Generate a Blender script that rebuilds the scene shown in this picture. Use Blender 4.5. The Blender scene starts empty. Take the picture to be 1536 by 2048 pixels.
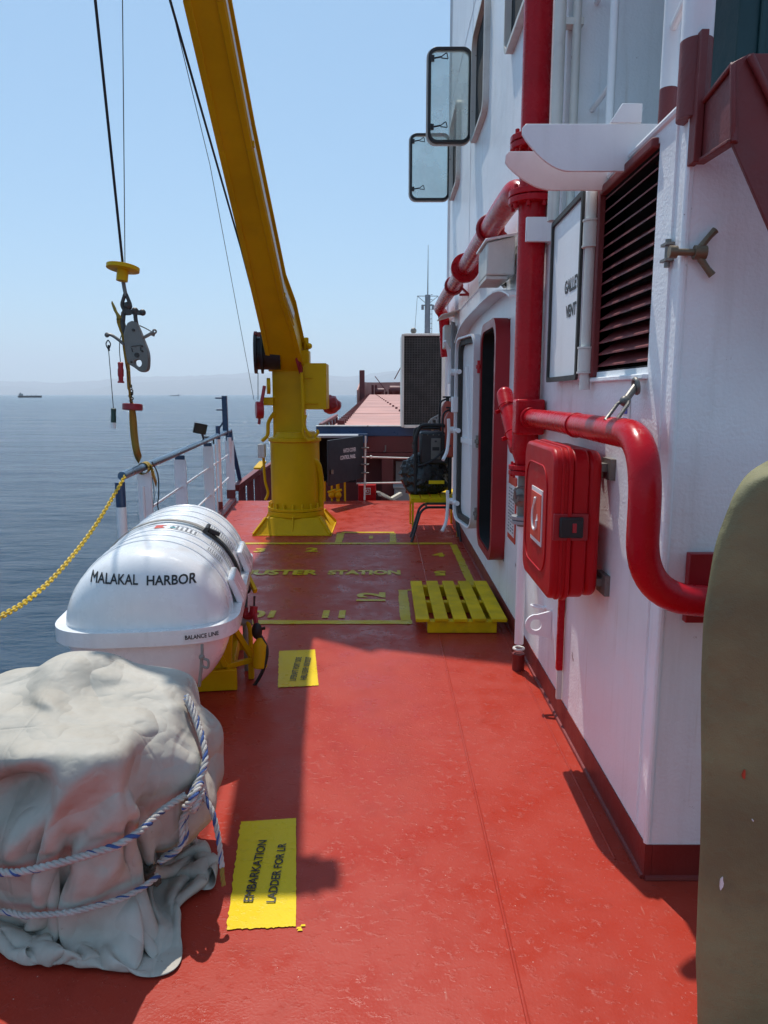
import bpy, bmesh, math, random
from mathutils import Vector, Matrix, noise as mnoise
random.seed(7)
R = math.radians
sc = bpy.context.scene
C = sc.collection

# ---------------------------------------------------------------- camera
FPX = 1450.0
PITCH = math.atan(235.0 / FPX)
CP, SP = math.cos(PITCH), math.sin(PITCH)
EYE = Vector((0, 0, 1.6))
cd = bpy.data.cameras.new("camera")
cam = bpy.data.objects.new("camera", cd)
C.objects.link(cam)
cam.location = EYE
cam.rotation_euler = (R(90) - PITCH, 0, 0)
cd.sensor_fit = 'HORIZONTAL'
cd.sensor_width = 36
cd.lens = 36 * FPX / 1536
cd.clip_start = 0.05
cd.clip_end = 60000
sc.camera = cam

# ---------------------------------------------------------------- sky, sun, exposure
SA, SB = 0.148, 0.4625                   # sun ray drifts (+SA, -SB) in x, y for each metre it falls
SUN_EL = math.atan(1 / math.hypot(SA, SB))
SUN_AZ = math.atan2(SA, SB)
w = bpy.data.worlds.new("World")
sc.world = w
w.use_nodes = True
nt = w.node_tree
nt.nodes.clear()
sky = nt.nodes.new("ShaderNodeTexSky")
sky.sky_type = 'NISHITA'
sky.sun_disc = False
sky.sun_elevation = SUN_EL
sky.sun_rotation = -SUN_AZ
sky.altitude = 0
sky.air_density = 1.0
sky.dust_density = 0.35
sky.ozone_density = 2.0
bg = nt.nodes.new("ShaderNodeBackground")
bg.inputs[1].default_value = 0.125
wo = nt.nodes.new("ShaderNodeOutputWorld")
tint = nt.nodes.new("ShaderNodeMix"); tint.data_type = 'RGBA'; tint.blend_type = 'MULTIPLY'
tint.inputs[0].default_value = 1; tint.inputs[7].default_value = (1.0, 1.16, 1.12, 1)
nt.links.new(sky.outputs[0], tint.inputs[6])
veil = nt.nodes.new("ShaderNodeMix"); veil.data_type = 'RGBA'          # thin summer haze evens the sky out
veil.inputs[0].default_value = 0.5; veil.inputs[7].default_value = (2.75, 4.75, 7.2, 1)
nt.links.new(tint.outputs[2], veil.inputs[6])
nt.links.new(veil.outputs[2], bg.inputs[0])
nt.links.new(bg.outputs[0], wo.inputs[0])
sd = bpy.data.lights.new("sun", 'SUN')
sd.energy = 4.4
sd.angle = R(0.53)
sd.color = (1.0, 0.95, 0.88)
sun = bpy.data.objects.new("sun", sd)
C.objects.link(sun)
sun.rotation_euler = Vector((SA, -SB, -1)).to_track_quat('-Z', 'Y').to_euler()
sun.location = (-3, 8, 20)
sc.view_settings.view_transform = 'Standard'
sc.view_settings.look = 'None'
sc.view_settings.exposure = 0.0
sc.view_settings.gamma = 1
sc.cycles.max_bounces = 8
sc.cycles.volume_bounces = 1

# ---------------------------------------------------------------- helpers
def ray(u, v):
    x, y = (u - 768) / FPX, (v - 1024) / FPX
    return Vector((x, CP - y * SP, -SP - y * CP))
def W(u, v, X=None, Y=None, Z=None, plane=None):
    """world point seen at photo pixel (u, v) on a plane X=, Y=, Z= or n.p=d"""
    d = ray(u, v)
    if X is not None: t = X / d.x
    elif Y is not None: t = Y / d.y
    elif Z is not None: t = (Z - EYE.z) / d.z
    else:
        n, k = plane
        t = (k - n.dot(EYE)) / n.dot(d)
    return EYE + d * t

def frame_to(d):
    d = d.normalized()
    up = Vector((0, 0, 1)) if abs(d.z) < 0.95 else Vector((0, 1, 0))
    a = d.cross(up).normalized()
    return a, a.cross(d).normalized()

def smooth_path(pts, n=8, closed=False):
    P = [Vector(p) for p in pts]
    if len(P) < 3: return P
    out = []
    m = len(P)
    rng = range(m if closed else m - 1)
    for i in rng:
        if closed: p0, p1, p2, p3 = P[i-1], P[i], P[(i+1) % m], P[(i+2) % m]
        else: p0, p1, p2, p3 = P[max(i-1, 0)], P[i], P[i+1], P[min(i+2, m-1)]
        for k in range(n):
            t = k / n
            out.append(0.5 * ((2*p1) + (p2-p0)*t + (2*p0-5*p1+4*p2-p3)*t*t + (3*p1-p0-3*p2+p3)*t**3))
    if not closed: out.append(P[-1])
    return out

def round_path(pts, r, n=6):
    """polyline with its corners rounded by radius r"""
    P = [Vector(p) for p in pts]
    out = [P[0]]
    for i in range(1, len(P) - 1):
        a, b, c = P[i-1], P[i], P[i+1]
        u, v = (a - b), (c - b)
        rr = min(r, u.length * .49, v.length * .49)
        p, q = b + u.normalized() * rr, b + v.normalized() * rr
        for k in range(n + 1):
            t = k / n
            out.append((1-t)**2 * p + 2*t*(1-t) * b + t*t * q)
    out.append(P[-1])
    return out

class MB:
    def __init__(s): s.bm = bmesh.new(); s.mi = 0
    def face(s, vs):
        try:
            f = s.bm.faces.new(vs); f.material_index = s.mi; return f
        except ValueError: return None
    def box(s, x0, x1, y0, y1, z0, z1, M=None):
        vs = [Vector((x, y, z)) for z in (z0, z1) for y in (y0, y1) for x in (x0, x1)]
        if M: vs = [M @ v for v in vs]
        b = [s.bm.verts.new(v) for v in vs]
        for q in ((0,2,3,1), (4,5,7,6), (0,1,5,4), (2,6,7,3), (0,4,6,2), (1,3,7,5)): s.face([b[i] for i in q])
        return s
    def bar(s, p0, p1, wa, wb, up=None, taper=1.0):
        """rectangular bar between two points; wa across (horizontal), wb the other way"""
        p0, p1 = Vector(p0), Vector(p1)
        if up is None: a, b = frame_to(p1 - p0)
        else:
            d = (p1 - p0).normalized(); a = d.cross(Vector(up)).normalized(); b = a.cross(d).normalized()
        ring = []
        for p, k in ((p0, 1), (p1, taper)):
            ring.append([s.bm.verts.new(p + a*wa/2*k*i + b*wb/2*k*j) for i, j in ((-1,-1),(1,-1),(1,1),(-1,1))])
        for i in range(4): s.face([ring[0][i], ring[0][(i+1)%4], ring[1][(i+1)%4], ring[1][i]])
        s.face(ring[0][::-1]); s.face(ring[1])
        return s
    def tube(s, pts, r, n=12, closed=False, cap=True, sx=1.0):
        P = [Vector(p) for p in pts]
        m = len(P)
        rr = r if isinstance(r, (list, tuple)) else [r] * m
        rings = []
        a = None
        for i in range(m):
            if closed: d = P[(i+1) % m] - P[i-1]
            else: d = P[min(i+1, m-1)] - P[max(i-1, 0)]
            if d.length < 1e-9: d = Vector((0, 0, 1))
            d.normalize()
            if a is None: a, b = frame_to(d)
            else:
                a = (a - d * a.dot(d))
                if a.length < 1e-6: a, b = frame_to(d)
                a.normalize(); b = a.cross(d).normalized()
            rings.append([s.bm.verts.new(P[i] + (a*math.cos(2*math.pi*k/n)*sx + b*math.sin(2*math.pi*k/n)) * rr[i]) for k in range(n)])
        for i in range(m if closed else m - 1):
            A, B = rings[i], rings[(i+1) % m]
            for k in range(n): s.face([A[k], B[k], B[(k+1)%n], A[(k+1)%n]])
        if cap and not closed:
            s.face(rings[0]); s.face(rings[-1][::-1])
        return s
    def cyl(s, p0, p1, r, r1=None, n=20): return s.tube([p0, p1], [r, r if r1 is None else r1], n)
    def ring(s, c, axis, Rr, r, n=24, m=8):
        a, b = frame_to(Vector(axis)); c = Vector(c)
        return s.tube([c + a*math.cos(2*math.pi*k/n)*Rr + b*math.sin(2*math.pi*k/n)*Rr for k in range(n)], r, m, closed=True)
    def lathe(s, prof, o, axis, n=28, cap=True):
        """prof: (distance along axis, radius)"""
        o = Vector(o); ax = Vector(axis).normalized(); a, b = frame_to(ax)
        rings = [[s.bm.verts.new(o + ax*h + (a*math.cos(2*math.pi*k/n) + b*math.sin(2*math.pi*k/n))*max(r, 1e-4)) for k in range(n)] for h, r in prof]
        for A, B in zip(rings, rings[1:]):
            for k in range(n): s.face([A[k], B[k], B[(k+1)%n], A[(k+1)%n]])
        if cap: s.face(rings[0]); s.face(rings[-1][::-1])
        return s
    def prism(s, poly, d):
        d = Vector(d)
        A = [s.bm.verts.new(Vector(p)) for p in poly]; B = [s.bm.verts.new(Vector(p) + d) for p in poly]
        n = len(A)
        s.face(A[::-1]); s.face(B)
        for i in range(n): s.face([A[i], A[(i+1)%n], B[(i+1)%n], B[i]])
        return s
    def ringprism(s, outer, inner, d):
        """flat ring between two outlines of equal count, extruded by d"""
        d = Vector(d); n = len(outer)
        O = [s.bm.verts.new(Vector(p)) for p in outer]; I = [s.bm.verts.new(Vector(p)) for p in inner]
        O2 = [s.bm.verts.new(Vector(p)+d) for p in outer]; I2 = [s.bm.verts.new(Vector(p)+d) for p in inner]
        for i in range(n):
            j = (i+1) % n
            s.face([O[i], O[j], I[j], I[i]]); s.face([O2[j], O2[i], I2[i], I2[j]])
            s.face([O[j], O[i], O2[i], O2[j]]); s.face([I[i], I[j], I2[j], I2[i]])
        return s
    def ball(s, c, r, scale=(1,1,1), n=16):
        M = Matrix.Translation(Vector(c)) @ Matrix.Diagonal((r*scale[0], r*scale[1], r*scale[2], 1))
        res = bmesh.ops.create_uvsphere(s.bm, u_segments=n, v_segments=n//2+2, radius=1, matrix=M)
        for v in res['verts']:
            for f in v.link_faces: f.material_index = s.mi
        return s
    def bolts(s, c, axis, Rr, r, h, n):
        a, b = frame_to(Vector(axis)); ax = Vector(axis).normalized(); c = Vector(c)
        for k in range(n):
            p = c + (a*math.cos(2*math.pi*(k+.5)/n) + b*math.sin(2*math.pi*(k+.5)/n))*Rr
            s.tube([p - ax*h/2, p + ax*h/2], r, 6)
        return s
    def text(s, txt, fn, size=1.0, bold=0.0, width=None, height=None, sub=0, align='CENTER', space=1.0):
        cu = bpy.data.curves.new("lettering", 'FONT')
        cu.body = txt; cu.size = size; cu.align_x = align; cu.align_y = 'CENTER'; cu.offset = 0 if 'M' in txt else bold; cu.resolution_u = 3
        cu.space_character = space
        ob = bpy.data.objects.new("lettering", cu)
        C.objects.link(ob)
        me = bpy.data.meshes.new_from_object(ob)
        bpy.data.objects.remove(ob); bpy.data.curves.remove(cu)
        b2 = bmesh.new(); b2.from_mesh(me); bpy.data.meshes.remove(me)
        if sub: bmesh.ops.subdivide_edges(b2, edges=b2.edges[:], cuts=sub, use_grid_fill=True)
        xs = [v.co.x for v in b2.verts]; ys = [v.co.y for v in b2.verts]
        cx, cy = (min(xs)+max(xs))/2, (min(ys)+max(ys))/2
        kx = width/(max(xs)-min(xs)) if width else 1
        ky = height/(max(ys)-min(ys)) if height else (kx if width else 1)
        # letters the font cannot thicken cleanly are laid as a few coats, each a hair above the last
        coats = [(0, 0), (bold, 0), (-bold, 0), (0, bold), (0, -bold)] if 'M' in txt and bold else [(0, 0)]
        for lay, (ox, oy) in enumerate(coats):
            mp = {}
            for v in b2.verts:
                x, y = (v.co.x-cx+ox)*kx, (v.co.y-cy+oy)*ky; p = fn(x, y)
                if lay:
                    nn = (fn(x+1e-3, y)-p).cross(fn(x, y+1e-3)-p)
                    if nn.length > 1e-12: p = p + nn.normalized()*lay*.00025
                mp[v] = s.bm.verts.new(p)
            for f in b2.faces: s.face([mp[v] for v in f.verts])
        b2.free()
        return s
    def build(s, name, mat, parent=None, bevel=0.0, smooth=True, angle=35, sub=0, seg=2, solid=0, norm=True):
        if norm: bmesh.ops.recalc_face_normals(s.bm, faces=s.bm.faces[:])
        me = bpy.data.meshes.new(name)
        s.bm.to_mesh(me); s.bm.free()
        for m in (mat if isinstance(mat, (list, tuple)) else [mat]): me.materials.append(m)
        if smooth:
            me.shade_smooth(); me.set_sharp_from_angle(angle=R(angle))
        o = bpy.data.objects.new(name, me)
        C.objects.link(o)
        if solid:
            m = o.modifiers.new("thickness", 'SOLIDIFY'); m.thickness = solid; m.offset = -1
        if bevel:
            m = o.modifiers.new("bevel", 'BEVEL'); m.width = bevel; m.segments = seg; m.limit_method = 'ANGLE'; m.angle_limit = R(40)
            m.harden_normals = False
        if sub:
            m = o.modifiers.new("subdivision", 'SUBSURF'); m.levels = sub; m.render_levels = sub
        if parent: adopt(o, parent)
        return o

ORG = {}
def adopt(o, p):
    o.parent = p
    o.matrix_parent_inverse = ORG.get(p.name, Matrix.Identity(4)).inverted()
def thing(name, label, cat, loc=(0,0,0), group=None):
    o = bpy.data.objects.new(name, None); C.objects.link(o)
    o.empty_display_size = .1
    o.location = loc; ORG[o.name] = Matrix.Translation(Vector(loc))
    o['label'] = label; o['category'] = cat
    if group: o['group'] = group
    return o
def tag(o, label, cat, group=None):
    o['label'] = label; o['category'] = cat
    if group: o['group'] = group
    return o
def struct(o, kind='structure'): o['kind'] = kind; return o

def rrect(w_, h_, r, n=5):
    """rounded rectangle outline centred at 0 in (a, b)"""
    out = []
    for cx, cy, a0 in ((w_/2-r, h_/2-r, 0), (-w_/2+r, h_/2-r, 90), (-w_/2+r, -h_/2+r, 180), (w_/2-r, -h_/2+r, 270)):
        for k in range(n+1):
            a = R(a0 + 90*k/n); out.append((cx + r*math.cos(a), cy + r*math.sin(a)))
    return out

# ---------------------------------------------------------------- materials
def mat(name, col, rough=.5, metal=0.0, bump=0.0, bscale=60.0, var=.10, vscale=2.5, rust=0.0, rcol=(.16,.06,.025), coat=0.0,
        streak=0.0, grime=0.0, rvar=.08, rscale=9.0, spec=.5, wavy=0.0, scol=(.34,.30,.25), runs=0.0):
    m = bpy.data.materials.new(name); m.use_nodes = True
    n, l = m.node_tree.nodes, m.node_tree.links
    b = n["Principled BSDF"]
    tc = n.new("ShaderNodeTexCoord")
    def tex(scale, detail=4, rgh=.55, src=None):
        t = n.new("ShaderNodeTexNoise"); t.inputs["Scale"].default_value = scale; t.inputs["Detail"].default_value = detail
        t.inputs["Roughness"].default_value = rgh
        l.new(src or tc.outputs["Object"], t.inputs["Vector"]); return t.outputs["Fac"]
    def ramp(src, a, bb):
        t = n.new("ShaderNodeMapRange"); t.inputs[1].default_value = a; t.inputs[2].default_value = bb
        t.interpolation_type = 'SMOOTHSTEP'; l.new(src, t.inputs[0]); return t.outputs[0]
    def mix(f, c1, c2):
        t = n.new("ShaderNodeMix"); t.data_type = 'RGBA'
        if isinstance(f, float): t.inputs[0].default_value = f
        else: l.new(f, t.inputs[0])
        for k, c in ((6, c1), (7, c2)):
            if isinstance(c, tuple): t.inputs[k].default_value = (*c, 1)
            else: l.new(c, t.inputs[k])
        return t.outputs[2]
    def mul(a, k):
        t = n.new("ShaderNodeMath"); t.operation = 'MULTIPLY'; l.new(a, t.inputs[0])
        if isinstance(k, float): t.inputs[1].default_value = k
        else: l.new(k, t.inputs[1])
        return t.outputs[0]
    lo = tuple(c * (1 - var) for c in col); hi = tuple(min(1, c * (1 + var)) for c in col)
    big = tex(vscale)
    out = mix(ramp(big, .3, .7), lo, hi)
    if streak:
        mp = n.new("ShaderNodeMapping"); mp.inputs["Scale"].default_value = (9, 9, .55); l.new(tc.outputs["Object"], mp.inputs["Vector"])
        st = ramp(tex(1.6, 5, .6, mp.outputs[0]), .5, .8)
        out = mix(mul(st, streak), out, scol)
    if runs:
        mp2 = n.new("ShaderNodeMapping"); mp2.inputs["Scale"].default_value = (26, 26, .7); l.new(tc.outputs["Object"], mp2.inputs["Vector"])
        rr_ = mul(ramp(tex(1.0, 3, .5, mp2.outputs[0]), .60, .72), ramp(tex(1.1, 4, .6), .50, .66))
        out = mix(mul(rr_, runs), out, (.46, .33, .22))
        out = mix(mul(ramp(tex(.9, 3, .5), .45, .7), .07), out, (.60, .63, .68))
    if grime:
        out = mix(mul(ramp(tex(vscale*2.3, 6, .7), .52, .75), grime), out, tuple(c*.45+.03 for c in col))
    if rust:
        rn = tex(rscale, 8, .72)
        rf = ramp(rn, .70 - rust*.18, .74 - rust*.18)
        rc = mix(ramp(tex(rscale*5), .35, .65), rcol, tuple(c*.4 for c in rcol))
        out = mix(rf, out, rc)
    l.new(out, b.inputs["Base Color"])
    t = n.new("ShaderNodeMapRange"); t.inputs[3].default_value = max(.02, rough - rvar); t.inputs[4].default_value = min(1, rough + rvar)
    t.inputs[1].default_value = .3; t.inputs[2].default_value = .7
    l.new(tex(vscale * 4), t.inputs[0]); l.new(t.outputs[0], b.inputs["Roughness"])
    b.inputs["Metallic"].default_value = metal
    b.inputs["Specular IOR Level"].default_value = spec
    if coat:
        b.inputs["Coat Weight"].default_value = coat; b.inputs["Coat Roughness"].default_value = .12
    if bump:
        bp = n.new("ShaderNodeBump"); bp.inputs["Strength"].default_value = bump; bp.inputs["Distance"].default_value = .004
        l.new(tex(bscale, 3, .5), bp.inputs["Height"])
        last = bp
        if wavy:
            b2 = n.new("ShaderNodeBump"); b2.inputs["Strength"].default_value = wavy; b2.inputs["Distance"].default_value = .02
            l.new(tex(bscale*.07, 2, .5), b2.inputs["Height"]); l.new(b2.outputs[0], bp.inputs["Normal"])
        l.new(bp.outputs[0], b.inputs["Normal"])
    return m

M = {}
M['white'] = mat('white_paint', (.86,.87,.885), .36, bump=.55, bscale=85, var=.04, vscale=1.3, rust=.20, rscale=7, streak=.20, wavy=.30, runs=.40)
M['whiteclean'] = mat('clean_white_paint', (.83,.83,.84), .36, bump=.22, bscale=70, var=.04, rust=.05, streak=.12)
M['white_old'] = mat('old_white_paint', (.66,.65,.60), .5, bump=.4, bscale=60, var=.08, rust=.32, streak=.5, grime=.35)
M['red'] = mat('fire_red_paint', (.46,.004,.012), .27, bump=.18, bscale=45, var=.10, vscale=4, grime=.10, rvar=.05, spec=.22, wavy=.10, rust=.04)
M['redbox'] = mat('red_plastic', (.40,.004,.008), .40, bump=.10, bscale=140, var=.10, grime=.20, spec=.22)
M['darkred'] = mat('dark_red_paint', (.17,.024,.024), .5, bump=.45, bscale=70, var=.16, rust=.12, wavy=.1)
M['skirt'] = mat('skirting_red_paint', (.19,.020,.016), .45, bump=.4, bscale=70, var=.15, grime=.3)
M['hatch'] = mat('faded_red_paint', (.46,.215,.17), .6, bump=.3, bscale=20, var=.14, vscale=.8, grime=.25, rust=.14, rscale=3)
M['maroon'] = mat('maroon_paint', (.13,.022,.022), .5, bump=.3, bscale=30, var=.18, vscale=1.5, rust=.1)
M['yellow'] = mat('yellow_paint', (.64,.375,.0015), .42, bump=.30, bscale=34, var=.08, vscale=2.2, rust=.05, grime=.12, wavy=.14, spec=.16)
M['ywood'] = mat('yellow_wood_paint', (.66,.44,.004), .6, bump=.5, bscale=50, var=.16, vscale=6, rust=.10, grime=.35, spec=.15)
M['blue'] = mat('dark_blue_paint', (.022,.055,.13), .33, bump=.3, bscale=60, var=.2, rust=.15, grime=.2)
M['bluetop'] = mat('blue_rail_paint', (.06,.12,.20), .30, bump=.3, bscale=60, var=.25, rust=.22)
M['black'] = mat('black_rubber', (.012,.012,.013), .55, bump=.2, bscale=90, var=.3)
M['blackp'] = mat('black_paint', (.016,.016,.018), .35, bump=.2, bscale=60, var=.25, rust=.08)
M['charcoal'] = mat('charcoal_paint', (.014,.014,.019), .5, bump=.15, bscale=60, var=.2, grime=.1)
M['steel'] = mat('worn_steel', (.17,.16,.145), .48, metal=.45, bump=.4, bscale=70, var=.25, rust=.35, grime=.5)
M['brass'] = mat('tarnished_brass', (.16,.12,.075), .5, metal=.4, bump=.4, bscale=80, var=.3, grime=.4)
M['dsteel'] = mat('dark_greased_steel', (.055,.05,.046), .45, metal=.4, bump=.4, bscale=60, var=.3, rust=.25)
M['wire'] = mat('greased_wire_rope', (.020,.021,.024), .5, metal=.3, bump=.5, bscale=300, var=.3)
M['grey'] = mat('grey_paint', (.30,.31,.32), .5, bump=.3, bscale=60, var=.12, rust=.15)
M['gelcoat'] = mat('white_gelcoat', (.80,.80,.80), .26, bump=.05, bscale=30, var=.035, vscale=3, coat=.3, streak=.18, grime=.06)
M['strap'] = mat('yellow_webbing', (.36,.24,.035), .8, bump=.6, bscale=220, var=.2, grime=.5)
M['strapg'] = mat('grey_webbing', (.30,.28,.25), .8, bump=.5, bscale=220, var=.15)
M['ink'] = mat('black_stencil_paint', (.014,.014,.015), .5, var=.3, vscale=20)
M['inkw'] = mat('white_stencil_paint', (.68,.68,.66), .5, var=.1)
M['inkg'] = mat('grey_print', (.22,.22,.23), .5, var=.3, vscale=30)
M['inkr'] = mat('red_print', (.60,.06,.03), .5, var=.1)
M['inkc'] = mat('teal_print', (.06,.28,.30), .5, var=.1)
M['signw'] = mat('white_sign_board', (.75,.75,.74), .4, var=.04)
M['green'] = mat('dark_green_plastic', (.010,.045,.032), .4, var=.2, grime=.3)
M['redgrip'] = mat('red_plastic_grip', (.34,.012,.022), .4, var=.2, grime=.3)
M['teal'] = mat('dark_teal_paint', (.004,.035,.040), .45, bump=.25, bscale=50, var=.15, streak=.3, scol=(.012,.05,.055))
M['bag'] = mat('black_plastic_bag', (.011,.012,.014), .28, bump=.35, bscale=35, var=.2, wavy=.9)
M['rubberblk'] = mat('gasket_rubber', (.035,.034,.030), .6, bump=.3, bscale=90, var=.3, grime=.4)
M['ropew'] = mat('white_rope_yarn', (.52,.49,.45), .85, bump=.9, bscale=420, var=.12, vscale=12, grime=.3)
M['ropeb'] = mat('blue_rope_yarn', (.05,.10,.28), .8, bump=.9, bscale=420, var=.2, vscale=12)
M['roped'] = mat('frayed_brown_rope', (.085,.06,.04), .9, bump=.9, bscale=300, var=.4, vscale=20)
M['chain'] = mat('yellow_chain_plastic', (.72,.47,.02), .4, var=.08, grime=.15)
M['exting'] = mat('orange_red_paint', (.46,.06,.03), .4, var=.1, grime=.2)
M['olive'] = mat('olive_canvas', (.205,.190,.092), .72, bump=.35, bscale=320, var=.24, vscale=3.2, grime=.45, rust=.09, rcol=(.22,.09,.05), rscale=5, wavy=.25)
M['dark'] = mat('dark_interior_black', (.010,.010,.011), .8, var=.2)  # near-black standing in for unlit depth behind openings
M['ventgrid'] = mat('dark_vent_mesh', (.022,.021,.022), .6, var=.3)
M['inred'] = mat('dark_red_lining', (.30,.006,.012), .4, bump=.2, bscale=60, var=.12)
M['lens'] = mat('dark_lamp_lens', (.05,.045,.04), .15, var=.2)
M['brush'] = mat('pale_plank_wood', (.60,.56,.46), .7, bump=.4, bscale=40, var=.14)
HAZE = 4.2e-5

def special(name):
    m = bpy.data.materials.new(name); m.use_nodes = True
    return m, m.node_tree.nodes, m.node_tree.links
class NG:
    """small node-graph writer"""
    def __init__(s, m): s.n, s.l = m.node_tree.nodes, m.node_tree.links; s.b = s.n["Principled BSDF"]; s.tc = s.n.new("ShaderNodeTexCoord").outputs["Object"]
    def map(s, scale, src=None, rot=(0,0,0)):
        t = s.n.new("ShaderNodeMapping"); t.inputs["Scale"].default_value = scale; t.inputs["Rotation"].default_value = rot
        s.l.new(src or s.tc, t.inputs["Vector"]); return t.outputs[0]
    def noise(s, scale, detail=4, r=.55, src=None):
        t = s.n.new("ShaderNodeTexNoise"); t.inputs["Scale"].default_value = scale; t.inputs["Detail"].default_value = detail; t.inputs["Roughness"].default_value = r
        s.l.new(src or s.tc, t.inputs["Vector"]); return t.outputs["Fac"]
    def ramp(s, src, a, b, lo=0., hi=1.):
        t = s.n.new("ShaderNodeMapRange"); t.interpolation_type = 'SMOOTHSTEP'
        for i, v in ((1, a), (2, b), (3, lo), (4, hi)): t.inputs[i].default_value = v
        s.l.new(src, t.inputs[0]); return t.outputs[0]
    def math(s, op, a, b=None):
        t = s.n.new("ShaderNodeMath"); t.operation = op
        for i, v in ((0, a), (1, b)):
            if v is None: continue
            if isinstance(v, (int, float)): t.inputs[i].default_value = v
            else: s.l.new(v, t.inputs[i])
        return t.outputs[0]
    def mix(s, f, c1, c2):
        t = s.n.new("ShaderNodeMix"); t.data_type = 'RGBA'
        if isinstance(f, (int, float)): t.inputs[0].default_value = f
        else: s.l.new(f, t.inputs[0])
        for k, c in ((6, c1), (7, c2)):
            if isinstance(c, tuple): t.inputs[k].default_value = (*c, 1)
            else: s.l.new(c, t.inputs[k])
        return t.outputs[2]
    def bump(s, h, strength, dist, prev=None):
        t = s.n.new("ShaderNodeBump"); t.inputs["Strength"].default_value = strength; t.inputs["Distance"].default_value = dist
        s.l.new(h, t.inputs["Height"])
        if prev is not None: s.l.new(prev, t.inputs["Normal"])
        return t.outputs[0]
    def to(s, key, v):
        if isinstance(v, (int, float, tuple)): s.b.inputs[key].default_value = v
        else: s.l.new(v, s.b.inputs[key])

def deck_paint(name, c1, c2, worn=1.0):
    m, _, _ = special(name); g = NG(m)
    base = g.mix(g.ramp(g.noise(.9, 6, .62), .36, .64), c1, c2)
    base = g.mix(g.ramp(g.noise(6, 6, .65), .5, .8, 0, .35), base, tuple(c*.62 for c in c1))
    scuff = g.noise(38, 6, .75)
    zone = g.ramp(g.noise(1.3, 5, .65), .46, .66)
    f = g.math('MULTIPLY', g.ramp(scuff, .605, .69), g.math('MULTIPLY', zone, .60 * worn))
    base = g.mix(f, base, (.60, .26, .19))
    lane = g.ramp(g.noise(.8, 4, .6, g.map((2.2, .6, 1))), .48, .75, 0, .38*worn)
    base = g.mix(lane, base, tuple(c*.70 + .012 for c in c1))
    spot = g.math('MULTIPLY', g.ramp(g.noise(7.5, 6, .7), .66, .72), g.ramp(g.noise(.7, 3, .5), .5, .65, 0, .7*worn))
    base = g.mix(spot, base, (.13, .035, .02))
    scr = g.math('MULTIPLY', g.ramp(g.noise(60, 2, .5, g.map((1, .10, 1), None, (0, 0, .6))), .675, .71), g.ramp(g.noise(1.7, 4, .65), .55, .66, 0, .34*worn))
    base = g.mix(scr, base, (.55, .30, .24))
    base = g.mix(g.ramp(g.noise(150, 3, .7), .74, .78, 0, .6*worn), base, (.05, .012, .01))
    base = g.mix(g.ramp(g.noise(95, 2, .6), .735, .765, 0, .8*worn), base, (.75, .60, .52))
    g.to("Base Color", base)
    g.to("Roughness", g.ramp(g.noise(5, 4, .6), .3, .7, .24, .50))
    h1 = g.bump(g.noise(2.2, 2, .5), .16, .03)
    h2 = g.bump(g.ramp(g.noise(26, 5, .62, g.map((1, 1.5, 1), None, (0, 0, .4))), .54, .76), .34, .007, h1)
    h3 = g.bump(g.noise(110, 3, .6), .35, .0025, h2)
    g.l.new(h3, g.b.inputs["Normal"]); g.to("Specular IOR Level", .20)
    return m
M['deck'] = deck_paint('red_deck_paint', (.38, .034, .017), (.40, .052, .034))
M['line'] = deck_paint('yellow_line_paint', (.52, .36, .008), (.58, .42, .012), .9)
M['plate'] = deck_paint('yellow_sign_paint', (.74, .52, .010), (.78, .56, .012), .0)
M['worn'] = deck_paint('worn_line_paint', (.36, .30, .04), (.30, .17, .05), 1.2)

# sea
m, _, _ = special('sea_water'); g = NG(m)
g.to("Base Color", (.010, .044, .084, 1)); g.to("Roughness", .12); g.to("Specular IOR Level", .30); g.to("IOR", 1.33)
hw = g.noise(.045, 12, .61, g.map((.55, 1.25, 1), None, (0, 0, .25)))
g.l.new(g.bump(hw, 1.0, 5.5), g.b.inputs["Normal"])
M['sea'] = m
m, _, _ = special('hill_forest'); g = NG(m)
g.to("Base Color", g.mix(g.ramp(g.noise(.004, 5, .6), .35, .65), (.06, .075, .05), (.12, .11, .08))); g.to("Roughness", .9)
M['hill'] = m
# window glass: faintly green, dusty, mirrors the sky a little
m, n_, l_ = special('tinted_glass'); g = NG(m)
tr = n_.new("ShaderNodeBsdfTransparent"); tr.inputs[0].default_value = (.93, .97, .945, 1)
gl = n_.new("ShaderNodeBsdfGlossy"); gl.inputs["Roughness"].default_value = .04; gl.inputs[0].default_value = (.9, .95, .93, 1)
df = n_.new("ShaderNodeBsdfDiffuse"); df.inputs[0].default_value = (.70, .76, .72, 1)
lw = n_.new("ShaderNodeLayerWeight"); lw.inputs[0].default_value = .25
m1 = n_.new("ShaderNodeMixShader"); m2 = n_.new("ShaderNodeMixShader")
l_.new(lw.outputs["Fresnel"], m1.inputs[0]); l_.new(tr.outputs[0], m1.inputs[1]); l_.new(gl.outputs[0], m1.inputs[2])
l_.new(g.ramp(g.noise(3, 4, .6), .3, .8, .26, .38), m2.inputs[0]); l_.new(m1.outputs[0], m2.inputs[1]); l_.new(df.outputs[0], m2.inputs[2])
l_.new(m2.outputs[0], n_["Material Output"].inputs[0])
M['glass'] = m
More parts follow.
